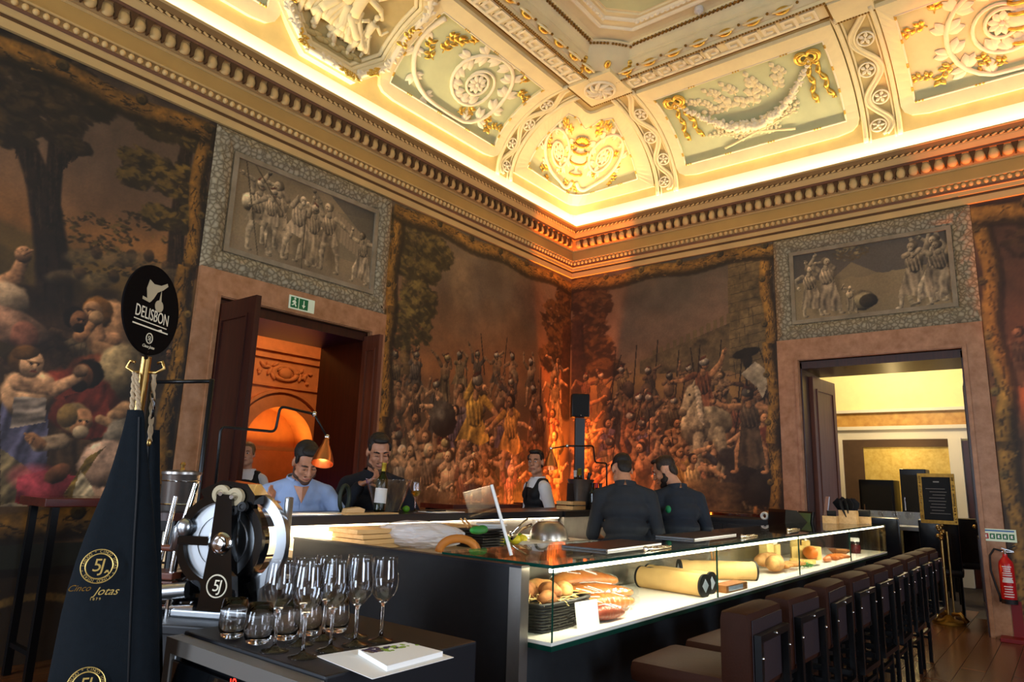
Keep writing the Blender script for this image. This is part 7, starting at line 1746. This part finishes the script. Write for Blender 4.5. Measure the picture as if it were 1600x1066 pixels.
t = thing('folded_napkin', (at(551, 800, y=3.45).x, 3.45, KZ), -.3, 'folded cream napkin on the counter before the man in navy', 'napkin'); m = MB(); m.prism([(-.06, 0), (.06, 0), (.065, .028), (.03, .04), (-.05, .03)], -.035, .035, RX(PI/2)); m.build('cloth', 'board_wood', t)
t = thing('menu_sheet', (at(505, 800, y=3.5).x, 3.47, KZ), .15, 'cream menu sheet lying before the man in blue', 'menu'); MB().box((0, 0, .002), (.32, .2, .003)).build('paper', 'paper_white', t)
t = thing('place_mat', (at(455, 800, y=3.5).x, 3.5, KZ), -.05, 'dark place mat lying under the hand of the man in blue', 'place mat'); MB().box((0, 0, .0015), (.42, .28, .003)).build('mat', 'cloth_blue', t)
t = thing('menu_sheet', (at(690, 800, y=3.45).x, 3.45, KZ), .1, 'white sheet with dark spoon lying past the wine glass', 'menu'); MB().box((0, 0, .0015), (.3, .18, .003)).build('paper', 'paper_white', t); m = MB(); m.ell((-.1, .02, .008), (.04, .025, .006)); m.tube([(-.06, .02, .008), (.08, .03, .008)], .005, 6); m.build('spoon', 'black_metal', t, smooth=2)
t = thing('serving_board', (at(575, 800, y=3.38).x, 3.37, KZ), .02, 'thin pale wooden serving board at the counter edge', 'board'); MB().box((0, 0, .004), (.4, .1, .008), bevel=.002).build('board', 'board_wood', t)
t = thing('wreath_lamp', (at(537, 795, y=3.62).x, 3.62, KZ), .3, 'dark oval ring stand on the counter between the two men', 'ornament'); t.name = 'ring_ornament'; mat('ring_green', '232a1c', .6); m = MB(); m.tube([(.05*math.cos(a), 0, .085+.08*math.sin(a)) for a in np.linspace(0, 2*PI, 28, endpoint=False)], .013, 8, close=True); m.build('ring', 'ring_green', t, smooth=2); MB().lathe([(0, 0), (.03, 0), (.02, .008), (0, .01)], n=16).build('foot', 'ring_green', t)
# on the service block
sx0 = at(914, 802, y=3.5).x
wk = thing('wine_bucket', (sx0, 3.55, KZ), 0, 'tall brushed steel wine bucket full of bottles on the service block', 'wine bucket'); MB().lathe([(0, 0), (.085, 0), (.1, .2), (.125, .265), (.121, .265), (.096, .2), (.08, .008), (0, .008)], n=36, caps=False).build('bucket', 'steel', wk, smooth=True)
for k, (dx, dy, tl, mt, fo) in enumerate(((-.05, .03, RY(-.05), 'bottle_dark', 'paper_white'), (.0, .05, RY(.1), 'bottle_dark', 'foil_gold'), (.05, .0, RY(.35), 'wine_green', 'black_metal'), (-.02, -.03, RY(-.12), 'bottle_dark', 'foil_gold'))):
    bottle('wine_bottle', (sx0+dx*.8, 3.55+dy*.8, KZ+.02), ('dark bottle with white capsule in the steel bucket', 'dark bottle with gold capsule in the steel bucket', 'green bottle tilted over the rim of the steel bucket', 'dark bottle with gold capsule at the front of the steel bucket')[k], mt, fo, True, .33+.02*(k % 2), tl)
for k, (px, y_, fo) in enumerate(((926, 3.42, 'black_metal'), (932, 3.36, 'foil_red'), (938, 3.44, 'black_metal'))):
    bottle('wine_bottle', (at(px, 803, y=y_).x, y_, KZ), ('black capped red wine bottle standing by the steel bucket', 'wine bottle with red capsule standing before the steel bucket', 'black capped wine bottle standing beside the cook')[k], 'bottle_dark', fo, False, .24)
wb = thing('wooden_crate', (at(892, 803, y=3.45).x, 3.45, KZ), 0, 'small slatted wooden crate holding menus on the service block', 'crate')
for z in (.018, .058):
    for (x, y, w, d) in ((0, -.08, .2, .012), (0, .08, .2, .012), (-.1, 0, .012, .15), (.1, 0, .012, .15)): MB().box((x, y, z), (w, d, .03)).build('slat', 'board_wood', wb)
MB().box((0, 0, .004), (.19, .15, .006)).build('bottom', 'board_wood', wb)
for k in range(3): t = thing('menu_card', (at(888+5*k, 803, y=3.45).x, 3.44+.02*k, KZ+.01), 0, 'dark grey menu card standing in the wooden crate', 'menu', 'menu cards in the crate'); o = MB().box((0, 0, .11), (.09, .006, .21)).build('card', 'slate', t); o.rotation_euler = (-.1, .2-.1*k, 0)
# ---- till and wooden boxes at the far end
pz = 1.105
ps_ = thing('till', (7.35, 2.28, 1.02), math.radians(-30), 'black card till with tilted screen and small green display', 'till'); m = MB(); m.prism([(-.16, 0), (.16, 0), (.15, .06), (.0, .19), (-.14, .2)], -.12, .12, RX(PI/2)); m.build('body', 'plastic_black', ps_)
o = MB().box((.17, -.03, .14), (.03, .2, .16), bevel=.006).build('display', 'plastic_black', ps_); o.rotation_euler = (0, .2, 0); mat('lcd', '4a5a38', .4, emit='5a7048', estr=.15); o2 = MB().box((.15, -.03, .15), (.004, .16, .1)).build('screen', 'lcd', ps_); o2.location = (-.0, 0, 0); o2.rotation_euler = (0, .2, 0); m = MB(); m.bb((-.1, -.1, -.0), (.1, .1, .01)); m.build('foot', 'plastic_black', ps_)
for k, (x, y, w, h, lab) in enumerate(((7.55, 1.93, .16, .07, 'low wooden box with small black boat tray, beside the tall wooden box'), (7.72, 1.8, .2, .13, 'tall wooden box full of folded black napkins on the glass case'), (7.92, 1.7, .14, .07, 'low wooden box at the far end of the glass case'))):
    t = thing('wooden_box', (x, y, ZT_), .1, lab, 'box'); m = MB()
    for sx in (-1, 1): m.box((sx*(w/2-.006), 0, h/2), (.012, w*.8, h))
    for sy in (-1, 1): m.box((0, sy*(w*.4-.006), h/2), (w-.024, .012, h))
    m.build('sides', 'board_wood', t); MB().box((0, 0, .004), (w-.03, w*.8-.03, .006)).build('bottom', 'board_wood', t)
mat('napkin_black', '0d0f16', .85)
for k in range(6):
    t = thing('black_napkin', (7.67+.02*k, 1.8+.012*(k % 3), ZT_+.07), .5*k, 'folded black napkin standing in the tall wooden box', 'napkin', 'black napkins in the wooden box'); m = MB(); m.prism([(-.05, 0), (.05, 0), (.1, .1), (.12, .15), (.05, .17+.02*(k % 2)), (0, .15), (-.06, .18), (-.11, .13), (-.1, .09)], -.004, .004, RX(PI/2)); o = m.build('cloth', 'napkin_black', t); o.rotation_euler = (.1*(k-2.5), .06*(k-3), 0)
t = thing('boat_tray', (7.55, 1.92, ZT_+.07), .3, 'small black boat tray resting on the low wooden box', 'tray'); m = MB(); m.prism([(-.1, .05), (-.05, 0), (.05, 0), (.1, .05)], -.04, .04, RX(PI/2)); m.build('tray', 'napkin_black', t)
t = thing('boat_tray', (7.92, 1.7, ZT_+.07), .1, 'black boat tray resting on the far wooden box', 'tray'); m = MB(); m.prism([(-.13, .06), (-.06, 0), (.06, 0), (.13, .06)], -.05, .05, RX(PI/2)); m.build('tray', 'napkin_black', t)
t = thing('paper_screen', (7.75, 2.05, 1.02), .35, 'pale blue sheet standing behind the wooden boxes', 'sheet'); o = MB().box((0, 0, .17), (.34, .008, .34)).build('sheet', 'cloth_blue', t); o.rotation_euler = (.15, 0, 0); MB().box((0, .04, .01), (.2, .12, .02)).build('foot', 'plastic_black', t)
# glasses on the table beyond the door
gsrc = None; rnd = random.Random(3)
for k in range(15):
    x, y = 10.58+.14*(k % 3), 1.58+.16*(k//3)+.03*rnd.random()
    if gsrc is None: gsrc = wine_glass((x, y, .995), 'wine glass standing on the pale table beyond the right door', 'wine glasses beyond the door', k=.85, mt='cellophane')
    else: c = copy_tree(gsrc); c.matrix_basis = Matrix.Translation((x, y, .995))
# high tables along the walls
def high_table(x, y, label, r=.33, h=1.13):
    t = thing('high_table', (x, y, 0), 0, label, 'table'); MB().lathe([(0, h-.05), (r-.01, h-.05), (r, h-.045), (r, h-.005), (r-.005, h), (0, h)], n=40).build('table_top', 'mahogany', t, smooth=True); MB().lathe([(.03, .03), (.03, h-.05)], n=16).build('column', 'black_metal', t, smooth=True); MB().lathe([(0, 0), (.22, 0), (.21, .02), (.04, .035), (0, .035)], n=32).build('foot', 'black_metal', t, smooth=True)
high_table(8.35, 3.2, 'round mahogany high table by the painted right wall behind the cooks'); 
def long_table(x, y, w, label):
    t = thing('high_table', (x, y, 0), 0, label, 'table'); MB().box((0, 0, 1.125), (w, .5, .05), bevel=.005).build('table_top', 'mahogany', t)
    for sx in (-1, 1):
        for sy in (-.2, .2): MB().box((sx*(w/2-.08), sy, .55), (.045, .045, 1.1)).build('leg', 'black_metal', t)
    MB().box((0, 0, 1.08), (w-.1, .3, .04)).build('apron', 'black_metal', t)
long_table(5.95, 5.3, 1.15, 'long mahogany high table by the painted wall past the wine glass'); long_table(7.45, 5.3, .9, 'short mahogany high table by the painted wall behind the waiter')

# ================================================================== bar stools
mat('leather_brown', '301509', .65, spec=.18, var=.12, vscale=5, bump=.08, bscale=120); mat('leather_back', '261a1e', .5, var=.1, vscale=5, bump=.06, bscale=120)  # leather_back: cool window light on the stool backs put into the colour
def cushion(m, c, s, r=.035):
    m.box(c, s, bevel=r); return m
def make_stool():
    t = thing('bar_stool', (0, 0, 0), 0, 'brown leather bar stool with black square tube frame drawn up to the bar', 'stool', 'bar stools in front of the display case')
    # origin on the floor below the seat's middle; the sitter faces +y
    cushion(MB(), (0, .02, .665), (.42, .42, .09)).build('seat', 'leather_brown', t, smooth=True)
    m = MB(); m.box((0, 0, 0), (.42, .12, .30), bevel=.035); bk_ = m.build('backrest', 'leather_brown', t, smooth=True); bk_.location = (0, -.21, .80)
    MB().box((0, -.0615, .0), (.36, .004, .24), bevel=.0015).build('back_panel', 'leather_back', bk_)
    q = .026
    m = MB()
    for sx in (-.165, .165): m.box((sx, -.29, .66), (q, q, .42))
    m.box((0, -.29, .87-q/2), (.304, q, q)); m.box((0, -.29, .45+q/2), (.304, q, q)); m.build('back_hoop', 'black_metal', t)
    m = MB()
    for sx in (-.13, .13): m.box((sx, -.14, .50), (q, .30, q))
    m.box((0, 0, .6), (.34, .34, .04)); m.build('seat_frame', 'black_metal', t)
    for sx in (-.17, .17):
        for sy in (-.16, .17): MB().box((sx, sy, .30), (q, q, .60)).build('leg', 'black_metal', t)
    for sy in (-.16, .17): MB().box((0, sy, .27), (.314, q*.8, q*.8)).build('footrest', 'black_metal', t)
    for sx in (-.17, .17): MB().box((sx, 0, .20), (q*.8, .30, q*.8)).build('side_rail', 'black_metal', t)
    for sx, z in ((-.165, .79), (.165, .79), (0, .858)): MB().ell((sx, -.304, z), .006, n=8, m=6).build('screw', 'chrome', t, smooth=2)
    return t
st0 = make_stool()
for k in range(9):
    s_ = st0 if k == 0 else copy_tree(st0)
    s_['label'] = 'brown leather bar stool, %s from the bread basket end of the display case' % ('first', 'second', 'third', 'fourth', 'fifth', 'sixth', 'seventh', 'eighth', 'ninth')[k]
    s_.matrix_basis = Matrix.Translation((2.88+.525*k, 1.265, 0)) @ RZ(random.Random(k).uniform(-.03, .03))
# ================================================================== people
mat('skin_a', 'b07a5c', .5, var=.08, vscale=30); mat('skin_b', 'c08a6c', .5, var=.08, vscale=30); mat('hair_dark', '17100c', .55, var=.3, vscale=60, bump=.5, bscale=160); mat('hair_brown', '2a1c14', .55, var=.3, vscale=60, bump=.5, bscale=160); mat('hair_blond', '7a5a38', .55, var=.25, vscale=60, bump=.5, bscale=160); mat('stubble', '4a3226', .8, var=.2, vscale=80); mat('beard_dark', '241811', .8, bump=.4, bscale=160)
mat('shirt_blue', '8fa3c8', .8, var=.06, vscale=8, bump=.25, bscale=18); mat('knit_navy', '10131c', .9, var=.15, vscale=40, bump=.2, bscale=90); mat('shirt_white', 'dcdcdf', .8, var=.05, bump=.2, bscale=18); mat('vest_black', '101013', .75); mat('cook_black', '22252a', .85, var=.12, vscale=10, bump=.3, bscale=16); mat('cook_navy', '1a212c', .85, var=.12, vscale=10, bump=.3, bscale=16); mat('trouser', '15151a', .85); mat('eye_dark', '120c09', .3); mat('eye_white', 'd8d0c8', .4); mat('lip', '96584a', .5); mat('patch_green', '0f7a4c', .6); mat('patch_red', 'b04848', .6)

def blob(parts, voxel, name, m, parent, smooth=6, factor=.5):
    """one continuous skin round tapered limbs and ellipsoids"""
    b = MB()
    for p in parts:
        if p[0] == 'c':
            _, a, ra, c, rc = p; a, c = Vector(a), Vector(c); k = max(2, int((c-a).length/.03))
            pts = [a.lerp(c, i/k) for i in range(k+1)]; rs = [ra+(rc-ra)*i/k for i in range(k+1)]
            b.tube(pts, rs, 14); b.ell(a, ra, n=14, m=8); b.ell(c, rc, n=14, m=8)
        else: b.ell(p[1], p[2], p[3] if len(p) > 3 else None, n=18, m=12)
    me = bpy.data.meshes.new(name); me.from_pydata(b.v, [], b.f)
    o = bpy.data.objects.new(name, me); COL.objects.link(o)
    r = o.modifiers.new('r', 'REMESH'); r.mode = 'VOXEL'; r.voxel_size = voxel; r.use_smooth_shade = True
    s_ = o.modifiers.new('s', 'SMOOTH'); s_.iterations = smooth; s_.factor = factor
    dg = bpy.context.evaluated_depsgraph_get(); nm = bpy.data.meshes.new_from_object(o.evaluated_get(dg)); bpy.data.objects.remove(o); bpy.data.meshes.remove(me)
    nm.name = name; nm.materials.clear(); nm.materials.append(MATS[m])
    for q in nm.polygons: q.use_smooth = True
    ob = bpy.data.objects.new(name, nm); COL.objects.link(ob); ob.parent = parent
    return ob
def hand(P, wrist, fwd, palm, side, curl=.6, k=1., spread=.12):
    """palm block, four fingers of unequal length, thumb from the side"""
    f = Vector(fwd).normalized(); n = Vector(palm); n = (n-f*n.dot(f)).normalized(); s = f.cross(n)*side
    w = Vector(wrist); c = w+f*.045*k
    for q in (-.026, -.009, .009, .026): P.append(('c', w+s*q*.6*k, .015*k, w+f*.085*k+s*q*k, .0125*k))
    for i, (q, L) in enumerate(((.03, .072), (.011, .08), (-.009, .075), (-.028, .06))):
        p = w+f*.088*k+s*q*k; d = f.copy(); a = (i-1.5)*-spread; d = (d*math.cos(a)+s*math.sin(a)*-1).normalized() if False else (f+s*(.12*(1.5-i)*.5)).normalized()
        cu = curl
        for j, fr in enumerate((.45, .32, .23)):
            R = Matrix.Rotation(cu*(.8 if j == 0 else 1.), 3, n.cross(d).normalized()); d = (R @ d).normalized(); e = p+d*L*fr*1.15*k; P.append(('c', p, (.0098-.001*j)*k, e, (.0088-.001*j)*k)); p = e
    p = w+f*.03*k+s*.03*k; d = (f*.6+s*.75+n*.35).normalized()
    for j, L in enumerate((.034, .03, .026)): e = p+d*L*k; P.append(('c', p, (.0135-.002*j)*k, e, (.0115-.002*j)*k)); p = e; d = (d+f*.25+n*.3*curl-s*.3*curl).normalized()
def person(label, loc, rz, H=1.75, lean=0., side=0., head=(0, 0, 0), arms=(), skin='skin_a', hair=('hair_dark', 'short'), beard=None, top='shirt_blue', sleeve=1., vest=None, collar=None, female=False, opened=False, girth=1., vox=.0065, gaze=0.):
    t = thing('person', loc, rz, label, 'person'); k = H/1.75
    R = RX(-lean) @ RY(side); hip = Vector((0, 0, .93*k)); U = lambda x, y, z: hip+R.to_3x3() @ (Vector((x, y, z))*k)
    fw = (.86 if female else 1.)
    neck = U(0, -.0, .53); Mh = R @ RZ(head[1]) @ RX(-head[0]) @ RY(head[2]); hc = neck+Mh.to_3x3() @ (Vector((0, .035, .155))*k); HM = lambda x, y, z: hc+Mh.to_3x3() @ (Vector((x, y, z))*k*(.96 if female else 1.02))
    hd = []; HE = lambda c, r, M=None: hd.append(('e', HM(*c), tuple(q*k for q in r), (Mh if M is None else Mh @ M)))
    HE((0, -.012, .035), (.074, .094, .083)); HE((0, .02, -.035), (.06, .068, .085)); HE((0, .066, -.1), (.026, .024, .02)); HE((0, .04, -.085), (.044, .045, .03))
    hd.append(('c', HM(0, .088, .022), .0085*k, HM(0, .108, -.022), .0125*k)); HE((.011, .096, -.026), (.0095, .01, .008)); HE((-.011, .096, -.026), (.0095, .01, .008))
    hd.append(('c', HM(-.04, .074, .032), .009*k, HM(.04, .074, .032), .009*k))
    for s_ in (-1, 1):
        HE((s_*.038, .056, -.025), (.021, .023, .024)); HE((s_*.075, -.008, -.005), (.01, .02, .032)); HE((s_*.05, .02, -.07), (.02, .035, .03))
    HE((0, .083, -.062), (.026, .014, .014))
    body = list(hd); body.append(('c', U(0, -.015, .5), .058*k*fw, hc+Mh.to_3x3() @ Vector((0, -.02, -.06))*k, .052*k*fw))
    # torso core, legs
    for z, rx, ry in ((.0, .15, .1), (.12, .13, .095), (.26, .15, .1), (.38, .165, .105), (.44, .15, .09)): body.append(('e', U(0, 0, z), (rx*k*fw*.9, ry*k*.85, .1*k), R))
    for s_ in (-1, 1):
        a, b_, c_ = Vector((s_*.095, 0, .9))*k, Vector((s_*.1, .02, .5))*k, Vector((s_*.1, -.01, .09))*k
        body += [('c', a, .07*k, b_, .05*k), ('c', b_, .048*k, c_, .035*k), ('c', c_, .035*k, Vector((s_*.105, .12, .035))*k, .03*k)]
    cloth = []; inf = .014
    for z, rx, ry in ((-.04, .165, .115), (.08, .155*girth, .115*girth), (.2, .155*girth, .118*girth), (.32, .178*girth, .122), (.41, .172, .108), (.45, .14, .09)): cloth.append(('e', U(0, 0, z), (rx*k*fw, ry*k, .1*k), R))
    [cloth.append(('c', U(s_*.03*fw, -.012, .495), .05*k, U(s_*.165*fw, -.0, .44), .058*k)) for s_ in (-1, 1)]; cloth.append(('e', U(0, -.01, .49), (.085*k, .07*k, .04*k), R))
    slv = []
    for (s_, elb, hnd, cu, pn, fw_) in arms:
        sh = U(s_*.18*fw, 0, .43); elb = Vector(elb); hnd = Vector(hnd); fd = (hnd-elb).normalized()
        body += [('c', sh, .05*k*fw, elb, .038*k*fw), ('c', elb, .038*k*fw, hnd, .026*k*fw)]
        hand(body, hnd, fd if fw_ is None else fw_, pn, s_, cu, k*(.92 if female else 1.))
        slv.append(('c', sh, .066*k*fw, elb, .054*k*fw))
        if sleeve > 0: slv.append(('c', elb, .053*k*fw, elb.lerp(hnd, sleeve*.92), .042*k*fw))
        slv.append(('e', sh, (.064*k*fw,)*3))
    bd = blob(body, vox, 'body', skin, t, 4)
    tp = blob(cloth+slv, .009, 'shirt', top, t, 5)
    if collar:
        m = MB(); n0 = U(0, -.01, .5)
        for s_ in (-1, 1):
            pts = [n0+R.to_3x3() @ Vector((s_*.075*math.sin(q)*k, -.075*math.cos(q)*k, (.028-.012*q/2.6)*k)) for q in np.linspace(0, 2.55, 9)]
            m.rings([[p+R.to_3x3() @ Vector((0, 0, .018)), p+R.to_3x3() @ Vector((s_*.012, .004, -.022)), p+R.to_3x3() @ Vector((s_*.018, .004, -.026)), p+R.to_3x3() @ Vector((s_*.006, 0, .02))] for p in pts])
        m.build('collar', collar, t, smooth=True)
    if opened:        # open neck: a skin coloured wedge
        m = MB(); f_ = lambda x, y, z: U(x, y, z); m.add([f_(-.05, .075, .5), f_(.05, .075, .5), f_(0, .136, .40), f_(0, .105, .5)], [(0, 3, 2), (3, 1, 2)]); m.build('open_neck', skin, t)
        MB().tube([f_(0, .134, .40), f_(0, .134, .2), f_(0, .128, 0.0)], .0035, 5).build('button_placket', 'knit_navy' if False else top, t)
    if vest:
        v = [('e', U(0, 0, z), ((rx+.012)*k*fw, (ry+.012)*k, .1*k), R) for z, rx, ry in ((-.04, .165, .115), (.08, .157, .117), (.2, .157, .12), (.3, .17, .122), (.38, .15, .115))]
        for s_ in (-1, 1): v.append(('c', U(s_*.1*fw, .055, .36), .065*k, U(s_*.105*fw, .0, .475), .055*k)); v.append(('c', U(s_*.1*fw, -.055, .36), .068*k, U(s_*.105*fw, -.03, .475), .055*k))
        blob(v, .009, 'waistcoat', vest, t, 4)
    tr = []
    for s_ in (-1, 1):
        a, b_, c_ = Vector((s_*.095, 0, .9))*k, Vector((s_*.1, .02, .5))*k, Vector((s_*.1, -.01, .12))*k; tr += [('c', a, .092*k, b_, .07*k), ('c', b_, .068*k, c_, .055*k)]
    tr.append(('e', hip, (.165*k*fw, .115*k, .1*k))); blob(tr, .014, 'trousers', 'trouser', t, 3)
    sh_ = MB()
    for s_ in (-1, 1): sh_.ell((s_*.105*k, .05, .045), (.05, .14, .045), n=12, m=8)
    sh_.build('shoes', 'plastic_black', t, smooth=2)
    # eyes, brows, lips
    for s_ in (-1, 1):
        e = MB(); e.ell(HM(s_*.031, .083, .008-gaze*.002), (.0135*k, .006*k, .0062*k), Mh, n=10, m=6); ey = e.build('eye', 'eye_white' if gaze < .5 else skin, t, smooth=2)
        e = MB(); e.ell(HM(s_*.031+.001, .0885, .0075), (.0062*k, .003*k, .0062*k) if gaze < .5 else (.0125*k, .003*k, .0022*k), Mh, n=10, m=6); e.build('iris', 'eye_dark', ey, smooth=2)
        e = MB(); e.tube([HM(s_*.014, .0875, .028), HM(s_*.032, .0865, .034), HM(s_*.05, .073, .028)], [.0035*k, .005*k, .0025*k], 6); e.build('eyebrow', hair[0], t, smooth=2)
    e = MB(); e.tube([HM(-.024, .084, -.065), HM(-.01, .0955, -.06), HM(0, .0965, -.062), HM(.01, .0955, -.06), HM(.024, .084, -.065)], [.002*k, .005*k, .0055*k, .005*k, .002*k], 6); e.build('lips', 'lip', t, smooth=2)
    # hair
    hp = []; E = lambda c, r: hp.append(('e', HM(*c), tuple(q*k for q in r), Mh))
    st = hair[1]
    if st == 'short':
        E((0, -.026, .056), (.078, .09, .077)); E((0, .042, .104), (.056, .042, .022)); E((0, -.07, -.012), (.06, .036, .066))
        for s_ in (-1, 1): E((s_*.07, .022, .045), (.010, .022, .03))
    elif st == 'quiff':
        E((0, -.026, .058), (.079, .09, .08)); E((0, .05, .116), (.058, .046, .028)); E((0, -.078, .012), (.058, .03, .05))
        for s_ in (-1, 1): E((s_*.07, .024, .042), (.010, .022, .035))
    elif st == 'crop':
        E((0, -.024, .05), (.0765, .09, .078)); E((0, .04, .106), (.05, .04, .02)); E((0, -.07, -.012), (.06, .034, .064))
        for s_ in (-1, 1): E((s_*.071, .012, .035), (.008, .026, .035))
    elif st == 'bun':
        E((0, -.026, .055), (.08, .093, .08)); E((0, -.115, .06), (.045, .04, .045)); E((0, .036, .102), (.058, .04, .02)); E((0, -.075, .0), (.06, .035, .05))
        for s_ in (-1, 1): E((s_*.072, .01, .03), (.011, .03, .045))
    blob(hp, .006, 'hair', hair[0], t, 3)
    if beard:
        bp = []; B = lambda c, r: bp.append(('e', HM(*c), tuple(q*k for q in r), Mh))
        q = .0035
        B((0, .064, -.102), (.028+q, .025+q, .02+q)); B((0, .038, -.092), (.045+q, .045+q, .026))
        for s_ in (-1, 1): B((s_*.05, .02, -.074), (.02+q, .034+q, .026)); B((s_*.0665, .004, -.045), (.006, .014, .03)); B((s_*.015, .0875, -.047), (.014, .007, .004))
        blob(bp, .006, 'beard', beard, t, 2)
    return t, U, HM
def loc_at(px, D, z=0):
    p = at(px, 740, D=D); return (p.x, p.y, z)
Z3 = Vector((0, 0, 1))
# man in blue: looks down, right hand lifted (his right is at the picture's left)
p = loc_at(478, 4.5); r1 = math.radians(180-22)
person('man in light blue shirt looking down with one hand lifted over the counter', (p[0]+.01, p[1]+.12, -.06), r1, 1.74, .22, 0, (.42, .1, .05), [(1, (.38, .22, 1.08), (.29, .43, 1.27), 1.0, (-.6, .2, -.5), (-.5, .4, .4)), (-1, (-.36, .15, 1.1), (-.3, .36, 1.17), .3, (0, 0, -1), None)], 'skin_a', ('hair_dark', 'quiff'), 'stubble', 'shirt_blue', .85, collar='shirt_blue', opened=True, girth=1.05, gaze=1.)
# man in navy: hand to the bottle
p = loc_at(600, 5.0)
person('man in navy sweater with lowered eyes reaching towards the bottle in the clear bucket', (p[0]-.02, p[1]+.1, -.05), math.radians(180-28), 1.8, .15, 0, (.26, .0, .04), [(1, (.30, .2, 1.14), (.15, .33, 1.40), .75, (-.2, .2, -.9), (-.6, .3, .25)), (-1, (-.34, .1, 1.12), (-.16, .3, 1.16), .4, (0, 0, -1), None)], 'skin_a', ('hair_dark', 'short'), 'stubble', 'knit_navy', 1., collar='knit_navy', girth=1.1, gaze=1.)
# woman in the doorway
p = loc_at(393, 6.9)
person('blond woman in white collar and black waistcoat standing in the left doorway', (p[0]-.02, p[1]+.05, 0), math.radians(180-45), 1.72, .0, 0, (.0, .0, .08), [(1, (.24, .0, 1.12), (.24, .1, .9), .4, (0, .3, -1), None), (-1, (-.24, .0, 1.12), (-.24, .1, .9), .4, (0, .3, -1), None)], 'skin_b', ('hair_blond', 'bun'), None, 'shirt_white', 1., 'vest_black', 'shirt_white', True)
# waiter behind the counter, turned to his right
p = loc_at(838, 7.0)
wt_, Uw, _ = person('waiter in white shirt and black waistcoat standing behind the counter', (p[0]+.03, p[1], 0), math.radians(62), 1.74, .02, 0, (.02, .75, 0), [(1, (.27, -.02, 1.13), (.22, .16, .95), .4, (0, .3, -1), None), (-1, (-.27, -.02, 1.13), (-.24, .14, .94), .4, (0, .3, -1), None)], 'skin_a', ('hair_dark', 'short'), None, 'shirt_white', 1., 'vest_black', 'shirt_white')
m = MB(); m.add([Uw(-.012, .118, .49), Uw(.012, .118, .49), Uw(.03, .142, .3), Uw(-.03, .142, .3)], [(0, 1, 2, 3)]); m.build('tie', 'vest_black', wt_)
MB().ell(Uw(-.252, -.0, .36), (.012, .026, .022), n=10, m=6).build('sleeve_emblem', 'patch_red', wt_, smooth=2)
# two cooks with their backs turned
p = loc_at(977, 5.25)
person('cook in black shirt with rolled sleeves bowing his head, back turned', (p[0], p[1], -.03), math.radians(-62), 1.74, .12, 0, (.55, .35, .05), [(1, (.25, .08, 1.06), (.2, .3, 1.0), .4, (0, .2, -1), None), (-1, (-.25, .08, 1.06), (-.18, .3, 1.0), .4, (0, .2, -1), None)], 'skin_b', ('hair_dark', 'short'), None, 'cook_black', .12, collar='cook_black', girth=1.12)
p = loc_at(1062, 5.6)
ck, Uc, _ = person('bearded cook in dark navy shirt with green arm patch, head turned down', (p[0], p[1], -.03), math.radians(-40), 1.73, .12, 0, (.4, .85, 0), [(1, (.27, .06, 1.06), (.18, .3, 1.0), .4, (0, .2, -1), None), (-1, (-.27, .04, 1.06), (-.18, .28, 1.0), .4, (0, .2, -1), None)], 'skin_b', ('hair_brown', 'crop'), 'beard_dark', 'cook_navy', .6, collar='cook_navy', girth=1.12)
e = at(1044, 796, D=5.38); MB().ell(e, (.024, .024, .03), n=14, m=8).build('arm_patch', 'patch_green', ck, world=True, smooth=2)
